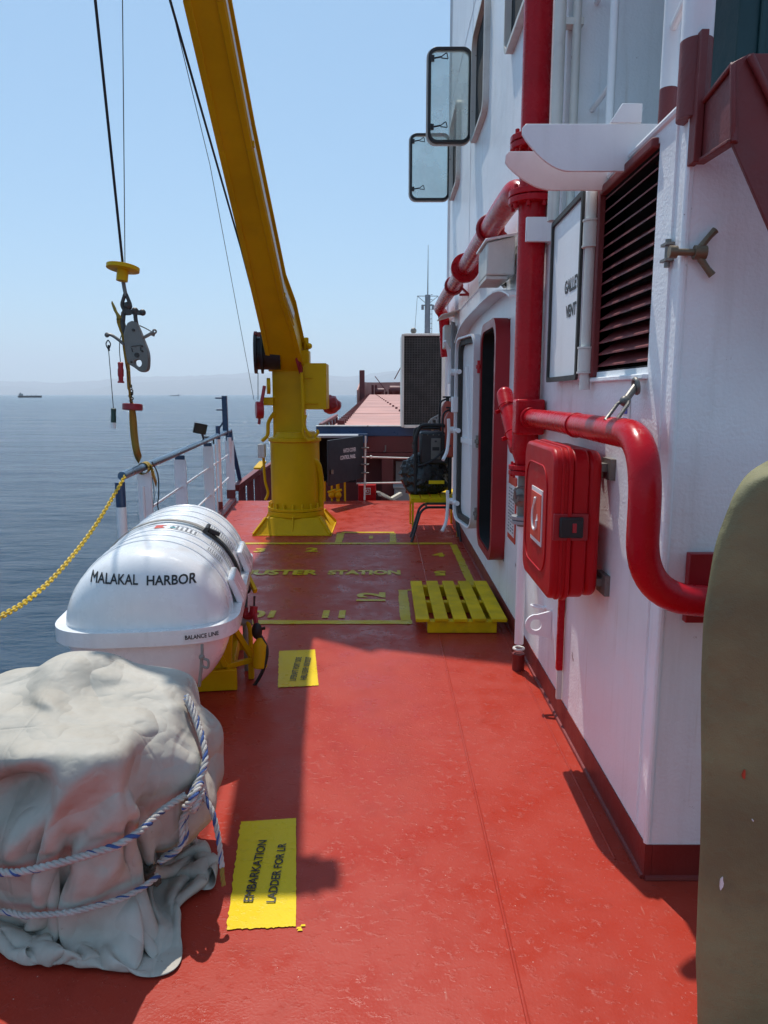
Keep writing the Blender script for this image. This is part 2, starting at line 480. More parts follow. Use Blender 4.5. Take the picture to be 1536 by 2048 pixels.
# weathered pale tarpaulin
m, _, _ = special('pale_tarpaulin'); g = NG(m)
c = g.mix(g.ramp(g.noise(2.2, 5, .6), .3, .7), (.41, .375, .315), (.52, .485, .42))
c = g.mix(g.ramp(g.noise(7, 7, .7), .52, .78, 0, .45), c, (.36, .32, .26))
c = g.mix(g.ramp(g.noise(45, 4, .7), .68, .76, 0, .6), c, (.22, .17, .12))
g.to("Base Color", c); g.to("Roughness", g.ramp(g.noise(6, 4), .3, .7, .55, .75)); g.to("Specular IOR Level", .28)
def ridge(sc, src=None): return g.math('POWER', g.math('SUBTRACT', 1.0, g.math('ABSOLUTE', g.math('SUBTRACT', g.math('MULTIPLY', g.noise(sc, 2, .5, src), 2.0), 1.0))), 9.0)
wv = g.map((1, 1, 1))
def crease(sc): return g.math('ABSOLUTE', g.math('SUBTRACT', g.math('MULTIPLY', g.noise(sc, 2, .45), 2.0), 1.0))
b0 = g.bump(crease(2.3), .85, .11)
b0 = g.bump(crease(5.5), .70, .036, b0)
b0 = g.bump(crease(13.0), .45, .010, b0)
sx_ = g.n.new("ShaderNodeSeparateXYZ"); g.l.new(g.tc, sx_.inputs[0])
def foldline(o_, step): return g.ramp(g.math('ABSOLUTE', g.math('SUBTRACT', g.math('FRACT', g.math('MULTIPLY', o_, 1/step)), .5)), 0.0, .022)
b0 = g.bump(foldline(sx_.outputs[0], .43), .30, .006, b0)
b0 = g.bump(foldline(sx_.outputs[1], .37), .25, .006, b0)
b1 = g.bump(g.noise(16, 5, .65), .22, .008, b0)
g.l.new(g.bump(g.noise(700, 2, .5), .25, .001, b1), g.b.inputs["Normal"])
M['tarp'] = m

# ---------------------------------------------------------------- sea, hills, haze
SEAZ = -9.0
b = MB()
rad = [0, 3, 6, 12, 25, 50, 100, 200, 400, 800, 1600, 3200, 6500, 13000, 26000, 51500]
rings = [[b.bm.verts.new((max(r_, .01)*math.sin(2*math.pi*k/96), max(r_, .01)*math.cos(2*math.pi*k/96), SEAZ)) for k in range(96)] for r_ in rad]
for A, B in zip(rings, rings[1:]):
    for k in range(96): b.face([A[k], A[(k+1)%96], B[(k+1)%96], B[k]])
b.face(rings[0])
struct(b.build('sea', M['sea'], smooth=False))

def hill_range(name, Y, pts, jag, depth):
    b = MB()
    xs = []; N = 160
    x0, x1 = pts[0][0], pts[-1][0]
    rows = [[], [], [], []]
    for i in range(N+1):
        x = x0 + (x1-x0)*i/N
        for (xa, ha), (xb, hb) in zip(pts, pts[1:]):
            if xa <= x <= xb:
                t = (x-xa)/(xb-xa); t = t*t*(3-2*t); h = ha + (hb-ha)*t
        h = h*(1 + jag*mnoise.fractal(Vector((x*.0004, Y*.01, 0)), 1, 2, 5))
        for r_, (dy, k) in zip(rows, ((0, 0), (depth*.35, .55), (depth*.8, 1), (depth*1.6, .1))):
            r_.append(b.bm.verts.new((x, Y + dy + 160*mnoise.noise(Vector((x*.001, dy, 3))), SEAZ - 2 + (h+8)*k*(1+.1*mnoise.noise(Vector((x*.002, dy, 7)))))))
    for A, B in zip(rows, rows[1:]):
        for i in range(N): b.face([A[i], A[i+1], B[i+1], B[i]])
    return struct(b.build(name, M['hill'], angle=180))
hill_range('hills', 39000, [(x*2.5, h*2.3) for x, h in ((-12000, 190), (-8400, 200), (-7600, 120), (-6700, 110), (-5600, 300), (-3600, 400), (-2200, 450), (-1300, 330), (-600, 330), (0, 480), (700, 560), (1900, 450), (4300, 330), (11000, 300))], .10, 2600)
hill_range('far_hills', 46000, [(x*2.6, h*2.45) for x, h in ((-13000, 420), (-8000, 330), (-5600, 480), (-2200, 600), (-800, 470), (600, 680), (3500, 600), (13000, 420))], .10, 2600)

hb = MB(); hb.box(-54000, 54000, -6000, 52000, SEAZ - 1, 2400)
m = bpy.data.materials.new('sea_haze'); m.use_nodes = True
m.node_tree.nodes.remove(m.node_tree.nodes["Principled BSDF"])
pv = m.node_tree.nodes.new("ShaderNodeVolumePrincipled")
pv.inputs["Color"].default_value = (.90, .94, 1, 1); pv.inputs["Density"].default_value = HAZE
pv.inputs["Anisotropy"].default_value = .2
m.node_tree.links.new(pv.outputs[0], m.node_tree.nodes["Material Output"].inputs["Volume"])
ho = hb.build('haze', m, smooth=False); struct(ho, 'stuff')

# far ships on the horizon
def far_ship(label, x, Y, L, aft_left=True, k=1.0):
    t = thing('cargo_ship', label, 'ship', (x, Y, SEAZ), 'cargo ships on the horizon')
    s = 1 if aft_left else -1
    b = MB(); b.prism([(x-L/2, Y, SEAZ), (x-L/2-s*2, Y, SEAZ+L*.075*k), (x+L/2+s*2, Y, SEAZ+L*.085*k), (x+L/2, Y, SEAZ)], (0, L*.14, 0)); b.build('hull', M['charcoal'], t, smooth=False)
    b = MB(); b.box(x-s*L*.47 if s > 0 else x+L*.33, (x-L*.33) if s > 0 else x+L*.47, Y+L*.01, Y+L*.13, SEAZ+L*.075*k, SEAZ+L*.17*k); b.box(x-s*L*.42-L*.02, x-s*L*.42+L*.02, Y+L*.05, Y+L*.09, SEAZ+L*.17*k, SEAZ+L*.22*k); b.build('bridge', M['grey'], t, smooth=False)
    for q in (-.12, .08, .28): b = MB(); b.box(x+s*q*L-L*.012, x+s*q*L+L*.012, Y+L*.05, Y+L*.08, SEAZ+L*.08*k, SEAZ+L*.13*k); b.build('derrick', M['grey'], t, smooth=False)
p = W(58, 790, Y=2600); far_ship('dark cargo ship on the horizon at far left', p.x, 2600, 78)
p = W(349, 789, Y=4800); far_ship('small faint cargo ship on the horizon behind the hanging hook', p.x, 4800, 62, False)

# ---------------------------------------------------------------- deck and hull
def XL(Y): return -1.80 - .0917 * (Y - 4.9)
DY0, DY1 = -4.5, 10.95
b = MB()
b.prism([(XL(DY0), DY0, 0), (7, DY0, 0), (7, DY1, 0), (XL(DY1), DY1, 0)], (0, 0, -.16))
deck = struct(b.build('deck', M['deck'], smooth=False))
b = MB()
b.tube([(.372, DY0, 0), (.372, 5.2, 0), (.372, 10.9, 0)], .006, 8)
b.tube([(-1.6, 10.55, 0), (.8, 10.55, 0)], .005, 8)
b.tube([(.805, 2.3, .0), (.805, 9.4, .0)], .005, 8)
b.build('weld_seam', M['deck'], deck)
b = MB(); b.bar((XL(2.0)+.06, 2.0, .02), (XL(10.9)+.06, 10.9, .02), .10, .05); b.build('edge_kerb', M['skirt'], deck, bevel=.006)
b = MB()
b.prism([(XL(DY0)+.01, -20, -.17), (9, -20, -.17), (9, 10.9, -.17), (XL(10.9)+.02, 10.9, -.17), (-2.3, 12, -1.2), (-2.2, 80, -.9), (9, 80, -.9)][:4], (0, 0, SEAZ+.1))
struct(b.build('ship_side', M['maroon'], smooth=False))

# painted markings, sheets 4 mm proud of the deck
MK = .004
def sheet(b, pts, z=MK, wob=0.0):
    b.face([b.bm.verts.new((x, y, z)) for x, y in pts]); return b
def strip(b, x0, y0, x1, y1, wd, z=MK):
    d = Vector((x1-x0, y1-y0, 0)); L = d.length; d.normalize(); n = Vector((-d.y, d.x, 0))*wd/2
    N = max(2, int(L/.05)); A = []; B = []
    for i in range(N+1):
        p = Vector((x0, y0, z)) + d*L*i/N
        A.append(b.bm.verts.new(p + n*(1+random.uniform(-.12, .12)))); B.append(b.bm.verts.new(p - n*(1+random.uniform(-.12, .12))))
    for i in range(N): b.face([A[i], A[i+1], B[i+1], B[i]])
b = MB()
strip(b, XL(7.7)+.2, 7.72, .745, 7.72, .085)
strip(b, -1.0, 4.96, .20, 4.96, .085)
strip(b, .748, 7.66, .748, 4.95, .07)
strip(b, .155, 5.005, .155, 5.82, .075)
strip(b, .195, 5.82, .70, 5.82, .045)
strip(b, -.50, 8.36, .12, 8.36, .08); strip(b, -.50, 8.31, -.50, 7.77, .085); strip(b, .10, 8.31, .10, 7.77, .07)
b.build('boundary_line', M['line'], deck, smooth=False)
def flat(x, y, rot=0.0, z=MK):
    c_, s_ = math.cos(rot), math.sin(rot)
    return lambda a, bb: Vector((x + a*c_ - bb*s_, y + a*s_ + bb*c_, z))
b = MB()
b.text("MUSTER", flat(-.97, 6.42), .3, .016, width=.72, height=.17)
b.text("STATION", flat(-.18, 6.42), .3, .016, width=.66, height=.17)
b.build('muster_lettering', M['line'], deck, smooth=False)
b = MB()
for tx, u, v, rot, sz in (("3", 520, 1101, 0, .25), ("2", 624, 1100, 0, .25), ("1", 742, 1075, 0, .22), ("4", 877, 1110, 0, .23), ("5", 880, 1147, 180, .22), ("12", 742, 1194, 90, .30), ("11", 668, 1229, 180, .24), ("10", 524, 1229, 180, .22), ("5", 520, 1228, 180, .001)):
    p = W(u, v, Z=0)
    if sz > .01: b.text(tx, flat(p.x, p.y, R(rot)), sz, .012)
b.build('station_number', M['line'], deck, smooth=False)

def wavy_plate(pts, z=MK):
    b = MB(); out = []
    for i in range(4):
        a, c_ = Vector((*pts[i], z)), Vector((*pts[(i+1) % 4], z))
        N = 40; nrm = Vector((c_.y-a.y, a.x-c_.x, 0)).normalized()
        for k in range(N): out.append(a.lerp(c_, k/N) + nrm*random.uniform(-.0025, .0035)*(1 if i in (0, 3) else .3))
    b.face([b.bm.verts.new(p) for p in out]); return b
pp = [W(u, v, Z=0) for u, v in ((453, 1861), (592, 1855), (592, 1638), (482, 1645))]
b = wavy_plate([(p.x, p.y) for p in pp])
b.bm.faces.ensure_lookup_table()
for q in ((598, 1858), (606, 1853), (600, 1862)):
    p = W(*q, Z=0); sheet(b, [(p.x-.008, p.y-.004), (p.x+.008, p.y-.003), (p.x+.006, p.y+.005), (p.x-.005, p.y+.004)])
b.build('embarkation_sign', M['plate'], deck, smooth=False)
cx, cy = sum(p.x for p in pp)/4, sum(p.y for p in pp)/4
b = MB()
p1, p2 = W(512, 1742, Z=0), W(554, 1746, Z=0)
L1 = W(523, 1688, Z=0).y - W(505, 1812, Z=0).y; L2 = W(558, 1688, Z=0).y - W(548, 1806, Z=0).y
b.text("EMBARKATION", flat(p1.x, p1.y, R(90+1), .008), .1, .0018, width=L1, height=.030)
b.text("LADDER FOR LR", flat(p2.x, p2.y, R(90+1), .008), .1, .0018, width=L2, height=.030)
b.build('embarkation_lettering', M['ink'], deck, smooth=False)
pp = [W(u, v, Z=0) for u, v in ((556, 1376), (637, 1372), (630, 1300), (558, 1303))]
b = wavy_plate([(p.x, p.y) for p in pp]); b.build('liferaft_sign', M['plate'], deck, smooth=False)
b = MB()
p1, p2 = W(592, 1339, Z=0), W(612, 1338, Z=0)
b.text("LIFERAFT PORT SIDE", flat(p1.x, p1.y, R(91), .008), .1, .0016, width=.37, height=.036)
b.text("HRU EXP: 05/2027", flat(p2.x, p2.y, R(91), .008), .1, .0016, width=.36, height=.036)
b.build('liferaft_lettering', M['ink'], deck, smooth=False)

# ---------------------------------------------------------------- deckhouse
WX = .87                     # outboard face of the house
HT = 2.43                    # top of the near block (upper deck level)
YN, YH, YF = 2.20, 3.75, 10.15
dh = thing('deckhouse', 'white painted steel deckhouse with dark red foot along the right of the red deck', 'deckhouse', (WX, 4, 0))
def wall_with_holes(b, X, y0, y1, z0, z1, holes, depth, nrm=-1):
    """wall plane at X with rectangular recesses (y0,y1,z0,z1,depth)"""
    ys = sorted({y0, y1, *[h[0] for h in holes], *[h[1] for h in holes]})
    zs = sorted({z0, z1, *[h[2] for h in holes], *[h[3] for h in holes]})
    for ya, yb in zip(ys, ys[1:]):
        for za, zb in zip(zs, zs[1:]):
            cy_, cz_ = (ya+yb)/2, (za+zb)/2
            if any(h[0] < cy_ < h[1] and h[2] < cz_ < h[3] for h in holes): continue
            b.face([b.bm.verts.new((X, y, z)) for y, z in ((ya, za), (yb, za), (yb, zb), (ya, zb))])
    for h in holes:
        ya, yb, za, zb, dp = h
        q = [(ya, za), (yb, za), (yb, zb), (ya, zb)]
        for (a1, a2), (c1, c2) in zip(q, q[1:]+q[:1]):
            b.face([b.bm.verts.new(v) for v in ((X, a1, a2), (X, c1, c2), (X+dp, c1, c2), (X+dp, a1, a2))])
DOOR = (5.13, 5.93, .40, 2.12)
LV = (2.44, 3.03, 1.69, 2.385)
b = MB()
win_far = (8.55, 9.15, 4.15, 4.95, .06)
win_near = (6.45, 7.05, 4.12, 4.98, .06)
win_top = (4.95, 5.55, 4.12, 4.98, .06)
wall_with_holes(b, WX, YH, YF, 0, 8.4, [(*DOOR, .03)], 0)
wall_with_holes(b, WX, YN, YH, 0, HT, [(*LV, .10)], 0)
for q in ([(WX, YN, 0), (5, YN, 0), (5, YN, HT), (WX, YN, HT)],           # near end wall
          [(WX, YN, HT), (5, YN, HT), (5, YH, HT), (WX, YH, HT)],         # upper deck
          [(WX, YH, HT), (5, YH, HT), (5, YH, 8.4), (WX, YH, 8.4)],       # house end wall
          [(WX, YF, 0), (5, YF, 0), (5, YF, 8.4), (WX, YF, 8.4)],
          [(WX, YH, 8.4), (5, YH, 8.4), (5, YF, 8.4), (WX, YF, 8.4)],
          [(5, YN, 0), (5, YH, 0), (5, YH, HT), (5, YN, HT)], [(5, YH, 0), (5, YF, 0), (5, YF, 8.4), (5, YH, 8.4)]):
    b.face([b.bm.verts.new(v) for v in q])
b.build('wall', M['white'], dh, smooth=False, norm=False)
b = MB()                                                                    # rolled corner edge and weld lines of the plating
b.tube([(WX+.004, YN+.004, .13), (WX+.004, YN+.004, HT)], .012, 10)
b.tube([(WX+.004, YF, .13), (WX+.004, YF, 8.4)], .03, 10)
b.bar((WX-.002, YN+.09, .14), (WX-.002, YN+.09, HT), .01, .004)
for z in (2.56, 5.3): b.tube([(WX, YH+.02, z), (WX, YF, z)], .004, 6)
for y in (7.75, ): b.tube([(WX, y, 2.5), (WX, y, 8.4)], .004, 6)
b.tube([(WX, YN+.03, HT), (WX, YH, HT)], .012, 8)
b.build('corner_bead', M['white'], dh)
b = MB()
b.box(WX-.004, WX+.02, YN-.004, YF, 0, .125); b.box(WX+.021, 5, YN-.004, YN+.02, 0, .125)
b.tube([(WX-.004, YN, .004), (WX-.004, YF, .004)], .011, 8); b.tube([(WX, YN-.004, .004), (5, YN-.004, .004)], .011, 8)
b.build('skirting', M['skirt'], dh, smooth=True)

# door opening: coaming ring, dark inside
dy, dz = (DOOR[0]+DOOR[1])/2, (DOOR[2]+DOOR[3])/2
dw, dhh = DOOR[1]-DOOR[0], DOOR[3]-DOOR[2]
b = MB()
o_ = [(WX-.10, dy+a, dz+c_) for a, c_ in rrect(dw+.03, dhh+.03, .17, 8)]; i_ = [(WX-.10, dy+a, dz+c_) for a, c_ in rrect(dw-.09, dhh-.09, .13, 8)]
b.ringprism(o_, i_, (.125, 0, 0))
frm = b.build('door_frame', M['inred'], dh, angle=30)
b = MB(); b.ringprism([(WX-.088, dy+a, dz+c_) for a, c_ in rrect(dw-.0895, dhh-.0895, .13, 8)], [(WX-.088, dy+a, dz+c_) for a, c_ in rrect(dw-.105, dhh-.105, .125, 8)], (.112, 0, 0)); b.build('shade_lining', M['dark'], frm, angle=30)  # black lining puts the shade of the inner jamb into colour
b = MB(); b.box(WX+.026, WX+.05, DOOR[0]-.05, DOOR[1]+.05, .3, 2.2); b.build('doorway_shade_sheet', M['dark'], dh, smooth=False)  # black sheet close behind the wall stands in for the unlit room
# open weathertight door, swung nearly flat against the wall
H0, H1 = Vector((.795, 5.98, 0)), Vector((.705, 6.62, 0))
ud = (H1-H0).normalized(); nd = Vector((-ud.y, ud.x, 0));  nd = nd if nd.x < 0 else -nd
DW, DZ0, DZ1 = (H1-H0).length, .47, 2.09
def dpt(a, z, k): return H0 + ud*a + nd*k + Vector((0, 0, z))
o_ = [dpt(DW/2+a, (DZ0+DZ1)/2+c_, -.0) for a, c_ in rrect(DW, DZ1-DZ0, .13, 7)]
b = MB(); b.prism(o_, nd*.012)
i_ = [dpt(DW/2+a, (DZ0+DZ1)/2+c_, 0) for a, c_ in rrect(DW-.035, DZ1-DZ0-.035, .115, 7)]
b.ringprism(o_, i_, nd*.075)
b.bar(dpt(DW*.18, DZ0+.1, .022), dpt(DW*.62, DZ1-.25, .022), .05, .03, up=nd); b.bar(dpt(DW*.14, 1.2, .02), dpt(DW*.86, 1.2, .02), .05, .02, up=nd)
door = b.build('door', M['whiteclean'], dh, angle=30, bevel=.003)
o2 = [dpt(DW/2+a, (DZ0+DZ1)/2+c_, .013) for a, c_ in rrect(DW-.04, DZ1-DZ0-.04, .11, 7)]
i2 = [dpt(DW/2+a, (DZ0+DZ1)/2+c_, .013) for a, c_ in rrect(DW-.13, DZ1-DZ0-.13, .08, 7)]
b = MB(); b.ringprism(o2, i2, nd*.035); b.build('gasket', M['rubberblk'], door, angle=30)
for z, kind in ((.62, 0), (1.28, 0), (1.80, 1)):
    b = MB()
    b.cyl(dpt(DW-.08, z, .05), dpt(DW+.10, z, .05), .022)
    b.cyl(dpt(DW+.07, z, .05), dpt(DW+.07, z, .10), .03)
    s_ = 1 if kind == 0 else -1
    b.tube(round_path([dpt(DW+.06, z+s_*.10, .11), dpt(DW+.075, z-s_*.03, .10), dpt(DW+.05, z-s_*.20, .12), dpt(DW+.0, z-s_*.27, .17)], .05), .015, 10)
    b.build('handle', M['whiteclean'], door)
for z in (.62, 1.22, 1.82):
    b = MB(); b.cyl(dpt(-.03, z-.05, .03), dpt(-.03, z+.05, .03), .02, n=12); b.bar(dpt(-.08, z, .02), dpt(.05, z, .03), .05, .03); b.build('hinge', M['steel'] if z < 1.7 else M['red'], door)
b = MB(); p = dpt(DW+.02, 1.50, .04); b.box(p.x-.05, p.x+.05, p.y-.06, p.y+.06, 1.44, 1.58); b.build('hook_box', M['whiteclean'], door, bevel=.006)
# curved rain gutter over the door
def arch(y0, y1, zc, sag, X, N=24): return [(X, y0+(y1-y0)*i/N, zc - sag*(2*i/N-1)**4 - .04*i/N) for i in range(N+1)]
b = MB()
A = arch(4.55, 8.0, 2.33, .14, WX); 
for a1, a2 in zip(A, A[1:]): b.bar((WX-.055, a1[1], a1[2]), (WX-.055, a2[1], a2[2]), .115, .012, up=(0, 0, 1))
b.build('rain_gutter', M['whiteclean'], dh, angle=60)
# notice with red border beside the door
b = MB(); b.box(WX-.008, WX-.002, 4.70, 4.98, .62, 1.06); nb = b.build('notice_board', M['inkr'], dh, smooth=False)
b = MB(); b.box(WX-.012, WX-.007, 4.72, 4.96, .66, 1.0)
b.build('sheet', M['signw'], nb, smooth=False)
b = MB()
for k in range(14):
    for q in range(3):
        L_ = random.uniform(.03, .06); y = 4.735 + q*.075
        b.box(WX-.0145, WX-.0128, y, y+L_, .97-k*.022, .978-k*.022)
b.build('print', M['inkg'], nb, smooth=False)
# louvre
b = MB()
fy0, fy1, fz0, fz1 = LV
for bx_ in ((fy1-.012, fy1+.03, fz0-.02, fz1+.02),): b.box(WX-.022, WX+.05, *bx_)
b.box(WX-.022, WX+.05, fy0+.0125, fy1-.0125, fz1-.012, fz1+.02)
b.build('louvre_frame', M['darkred'], dh, bevel=.006)
louv = MB(); NS = 15
for k in range(NS):
    z = fz0 + .03 + (fz1-fz0-.05)*k/(NS-1)
    louv.prism([(WX+.003, fy0+.013, z-.010), (WX+.003, fy0+.013, z-.004), (WX+.075, fy0+.013, z+.050), (WX+.075, fy0+.013, z+.044)], (0, fy1-fy0-.026, 0))
louv.build('louvre_slat', M['darkred'], dh, smooth=False)
b = MB(); b.box(WX+.085, WX+.095, fy0, fy1, fz0, fz1); b.box(WX+.004, WX+.084, fy1-.012, fy1-.002, fz0, fz1); b.box(WX+.004, WX+.084, fy0+.002, fy0+.012, fz0+.004, fz1); b.box(WX+.004, WX+.084, fy0+.0125, fy1-.0125, fz1-.014, fz1-.002); b.box(WX+.004, WX+.084, fy0+.0125, fy1-.0125, fz0+.002, fz0+.006)
b.build('louvre_back', M['dark'], dh, smooth=False)  # black back and side plates paint the recess as unlit
b = MB(); b.prism([(WX-.02, fy0-.01, fz0-.04), (WX-.02, fy1+.02, fz0-.04), (WX-.02, fy1+.02, fz0-.022), (WX-.02, fy0-.01, fz0-.022)], (.04, 0, 0)); b.build('louvre_sill', M['white'], dh, bevel=.004)
# vent cover swung open flat on the wall beyond the louvre
vy0, vy1, vz0, vz1 = 3.10, 3.70, 1.66, 2.42
vc0, vc1 = Vector((.828, vy0, 0)), Vector((.838, vy1, 0)); uv = (vc1-vc0).normalized(); nv = Vector((-uv.y, uv.x, 0)); nv = nv if nv.x < 0 else -nv; vw = (vc1-vc0).length
def vpt(a, z, k): return vc0 + uv*a + nv*k + Vector((0, 0, z))
b = MB(); b.prism([vpt(vw/2+a, (vz0+vz1)/2+c_, 0) for a, c_ in rrect(vw, vz1-vz0, .015, 3)], nv*.012)
vcov = b.build('vent_cover', M['whiteclean'], dh, bevel=.002)
b = MB(); b.ringprism([vpt(vw/2+a, (vz0+vz1)/2+c_, .0125) for a, c_ in rrect(vw, vz1-vz0, .015, 3)], [vpt(vw/2+a, (vz0+vz1)/2+c_, .0125) for a, c_ in rrect(vw-.045, vz1-vz0-.045, .01, 3)], nv*.012)
b.build('gasket', M['rubberblk'], vcov, smooth=False)
b = MB()
b.text("GALLEY", lambda a, c_: vpt(.175 - a, 2.075 + c_ , .0135), .1, .004, width=.27, height=.060)
b.build('lettering', M['ink'], vcov, smooth=False)
b = MB()
b.text("VENT", lambda a, c_: vpt(.175 - a, 1.965 + c_, .0135), .1, .004, width=.19, height=.055)
b.build('lettering', M['ink'], vcov, smooth=False)
b = MB()
b.cyl((WX-.035, 3.065, 1.62), (WX-.035, 3.065, 2.40), .022, n=14)
for z in (1.74, 2.24): b.cyl((WX-.035, 3.065, z-.045), (WX-.035, 3.065, z+.045), .032); b.bar((WX-.03, 3.07, z), (WX-.04, 3.13, z), .04, .03)
for z in (1.69, 1.79, 2.19, 2.29): b.cyl((WX-.035, 3.065, z-.004), (WX-.035, 3.065, z+.004), .035)
b.build('vent_hinge', M['white_old'], vcov)
# wing-nut dogs of the vent
def dog(name, p, d, L, spread, m_):
    b = MB(); p = Vector(p); d = Vector(d).normalized(); a, c_ = frame_to(d); q = p + d*L
    b.cyl(p, q, .010, n=12); b.cyl(q - d*.006, q + d*.028, .020, n=12); b.cyl(p - d*.01, p + d*.012, .018, n=12)
    up = Vector(spread).normalized()
    for s_ in (1, -1): b.tube([q + up*s_*.012 + d*.01, q + up*s_*.045 + d*.035, q + up*s_*.062 + d*.050], [.010, .009, .011], 10)
    return b
dg = dog('dog', W(1345, 504, Y=YN-.022), (1, -.06, -.03), .066, (0, 0, 1), M['dsteel'])
c = W(1333, 505, X=WX-.014)
dg.build('wing_nut_dog', M['brass'], dh); dg = MB()
dg.box(c.x-.012, c.x+.014, c.y-.028, c.y+.02, c.z+.018, c.z+.026); dg.box(c.x-.012, c.x+.014, c.y-.028, c.y+.02, c.z-.028, c.z-.020); dg.cyl((c.x, c.y-.01, c.z-.045), (c.x, c.y-.01, c.z+.036), .009, n=12)
dg.build('dog_bracket', M['steel'], dh)
# lower swing bolt hanging on the pipe
b = MB()
q0, q1 = W(1272, 772, X=WX-.03), W(1222, 840, X=.735)
b.tube([q0, q0.lerp(q1, .5)], .012, 10); 
a_, c_ = frame_to(q1-q0); dd = (q1-q0).normalized()
b.tube([q0.lerp(q1, .45)+a_*.014, q0.lerp(q1, .55)+a_*.02, q1+a_*.02, q1+dd*.012, q1-a_*.02, q0.lerp(q1, .55)-a_*.02, q0.lerp(q1, .45)-a_*.014], .0065, 8, closed=True)
b.ring(q0, (1, 0, .2), .024, .007); b.ball(q0.lerp(q1, .45), .018)
b.build('swing_bolt', M['steel'], dh)
# pad eye and ring on the lower wall
b = MB(); c = W(1072, 1250, Y=3.62); an = [R(q) for q in range(0, 360, 12)]
ou = [(c.x + .055*math.cos(a) if math.cos(a) < .3 else WX-.001, c.y, c.z + .055*math.sin(a) if math.cos(a) < .3 else c.z + max(-.075, min(.075, .16*math.sin(a)))) for a in an]; inn = [(c.x+.030*math.cos(a), c.y, c.z+.030*math.sin(a)) for a in an]
b.ringprism(ou, inn, (0, .014, 0))
b.build('pad_eye', M['whiteclean'], dh, angle=30)
b = MB(); c = W(1075, 1213, X=.83); b.ring(c, (.2, .1, 1), .035, .006); b.bar((c.x+.02, c.y-.02, c.z), (WX, c.y-.02, c.z), .02, .01); b.build('lashing_ring', M['whiteclean'], dh)
# white and blue sticker
c = W(1251, 822, X=WX-.003); b = MB(); b.box(WX-.003, WX-.0015, c.y-.045, c.y+.045, c.z-.05, c.z+.05); st = b.build('sticker', M['signw'], dh, smooth=False)
b = MB(); b.box(WX-.0045, WX-.0032, c.y-.02, c.y+.025, c.z-.01, c.z+.03); b.box(WX-.0045, WX-.0032, c.y-.02, c.y+.02, c.z-.032, c.z-.024); b.build('print', mat('blue_print', (.03, .05, .30), .5), st, smooth=False)

# nosed steel brackets at the upper deck edge
def nose(Y, x0, xc, x1, zt, zb, th, tilt):
    N = 14; bot = []
    for i in range(N+1):
        t = i/N; bot.append((x0 + (xc-x0)*t, zt - .035 - (zt-.035-zb)*math.sin(t*math.pi/2)**.85))
    pts = [(x0+.012, zt)] + [(x0, zt-.012)] + bot + [(x1, zb), (x1, zt)]
    b = MB(); b.prism([(x, Y + (zt-z)*tilt, z) for x, z in pts], (0, th, 0)); return b
b = nose(2.72, .485, .66, .96, 2.535, 2.378, .012, 0); b.prism([(.79, 2.716, 2.537), (.90, 2.716, 2.537), (.90, 2.716, 2.60), (.83, 2.716, 2.60)], (0, .012, 0)); b.build('deck_edge_bracket', M['whiteclean'], dh, bevel=.002, angle=30)
b = nose(2.93, .462, .66, .92, 2.510, 2.385, .012, .45); b.build('deck_edge_bracket', M['whiteclean'], dh, bevel=.002, angle=30)
# open hinged windows and their openings
def hinged_window(label_z0, z1, y, x_out, glass=True):
    z0 = label_z0; x1 = WX-.035; wd = x1 - x_out
    cx_, cz_ = (x1+x_out)/2, (z0+z1)/2
    b = MB(); b.ringprism([(cx_+a, y, cz_+e) for a, e in rrect(wd, z1-z0, .085, 6)], [(cx_+a, y, cz_+e) for a, e in rrect(wd-.055, z1-z0-.055, .065, 6)], (0, .035, 0))
    wn = b.build('window', M['blackp'], dh, angle=30, bevel=.003)
    b = MB(); b.prism([(cx_+a, y+.016, cz_+e) for a, e in rrect(wd-.05, z1-z0-.05, .066, 6)], (0, .006, 0)); b.build('pane', M['glass'], wn, angle=30)
    b = MB(); b.ringprism([(cx_+a-.006, y+.036, cz_+e-.004) for a, e in rrect(wd+.02, z1-z0+.02, .09, 6)], [(cx_+a-.006, y+.036, cz_+e-.004) for a, e in rrect(wd-.05, z1-z0-.05, .065, 6)], (0, .02, 0)); b.build('rim', M['white_old'], wn, angle=30)
    for zz in (z0+.16*(z1-z0), z1-.13*(z1-z0)):
        b = MB(); b.cyl((x1+.025, y+.015, zz-.035), (x1+.025, y+.015, zz+.035), .014, n=10); b.bar((x1-.01, y+.015, zz), (WX, y+.015, zz), .03, .03); b.build('hinge', M['steel'], wn)
        b = MB(); xl = x_out+.02; b.box(xl, xl+.035, y-.03, y-.001, zz-.025, zz+.025); b.cyl((xl+.03, y-.02, zz), (xl+.10, y-.025, zz+.01), .008, n=8); b.tube(round_path([(xl+.10, y-.025, zz+.01), (xl+.15, y-.03, zz+.045), (xl+.165, y-.03, zz-.01), (xl+.10, y-.025, zz)], .012), .005, 8); b.build('latch', M['blackp'], wn)
hinged_window(3.99, 4.84, 7.45, .420)
hinged_window(4.05, 4.85, 9.77, .330)
def window_ring(y0, y1, z0, z1):
    cy_, cz_ = (y0+y1)/2, (z0+z1)/2
    b = MB(); b.ringprism([(WX-.05, cy_+a, cz_+e) for a, e in rrect(y1-y0+.06, z1-z0+.06, .12, 6)], [(WX-.05, cy_+a, cz_+e) for a, e in rrect(y1-y0, z1-z0, .10, 6)], (.06, 0, 0)); f = b.build('window_frame', M['white_old'], dh, angle=30)
    b = MB(); b.prism([(WX-.004, cy_+a, cz_+e) for a, e in rrect(y1-y0+.02, z1-z0+.02, .10, 6)], (.003, 0, 0)); b.build('opening', M['dark'], f, smooth=False)  # black sheet on the wall, painted to read as an unlit hole
window_ring(6.52, 7.38, 3.97, 4.86); window_ring(8.80, 9.68, 4.03, 4.87); window_ring(4.55, 5.40, 3.90, 4.86)
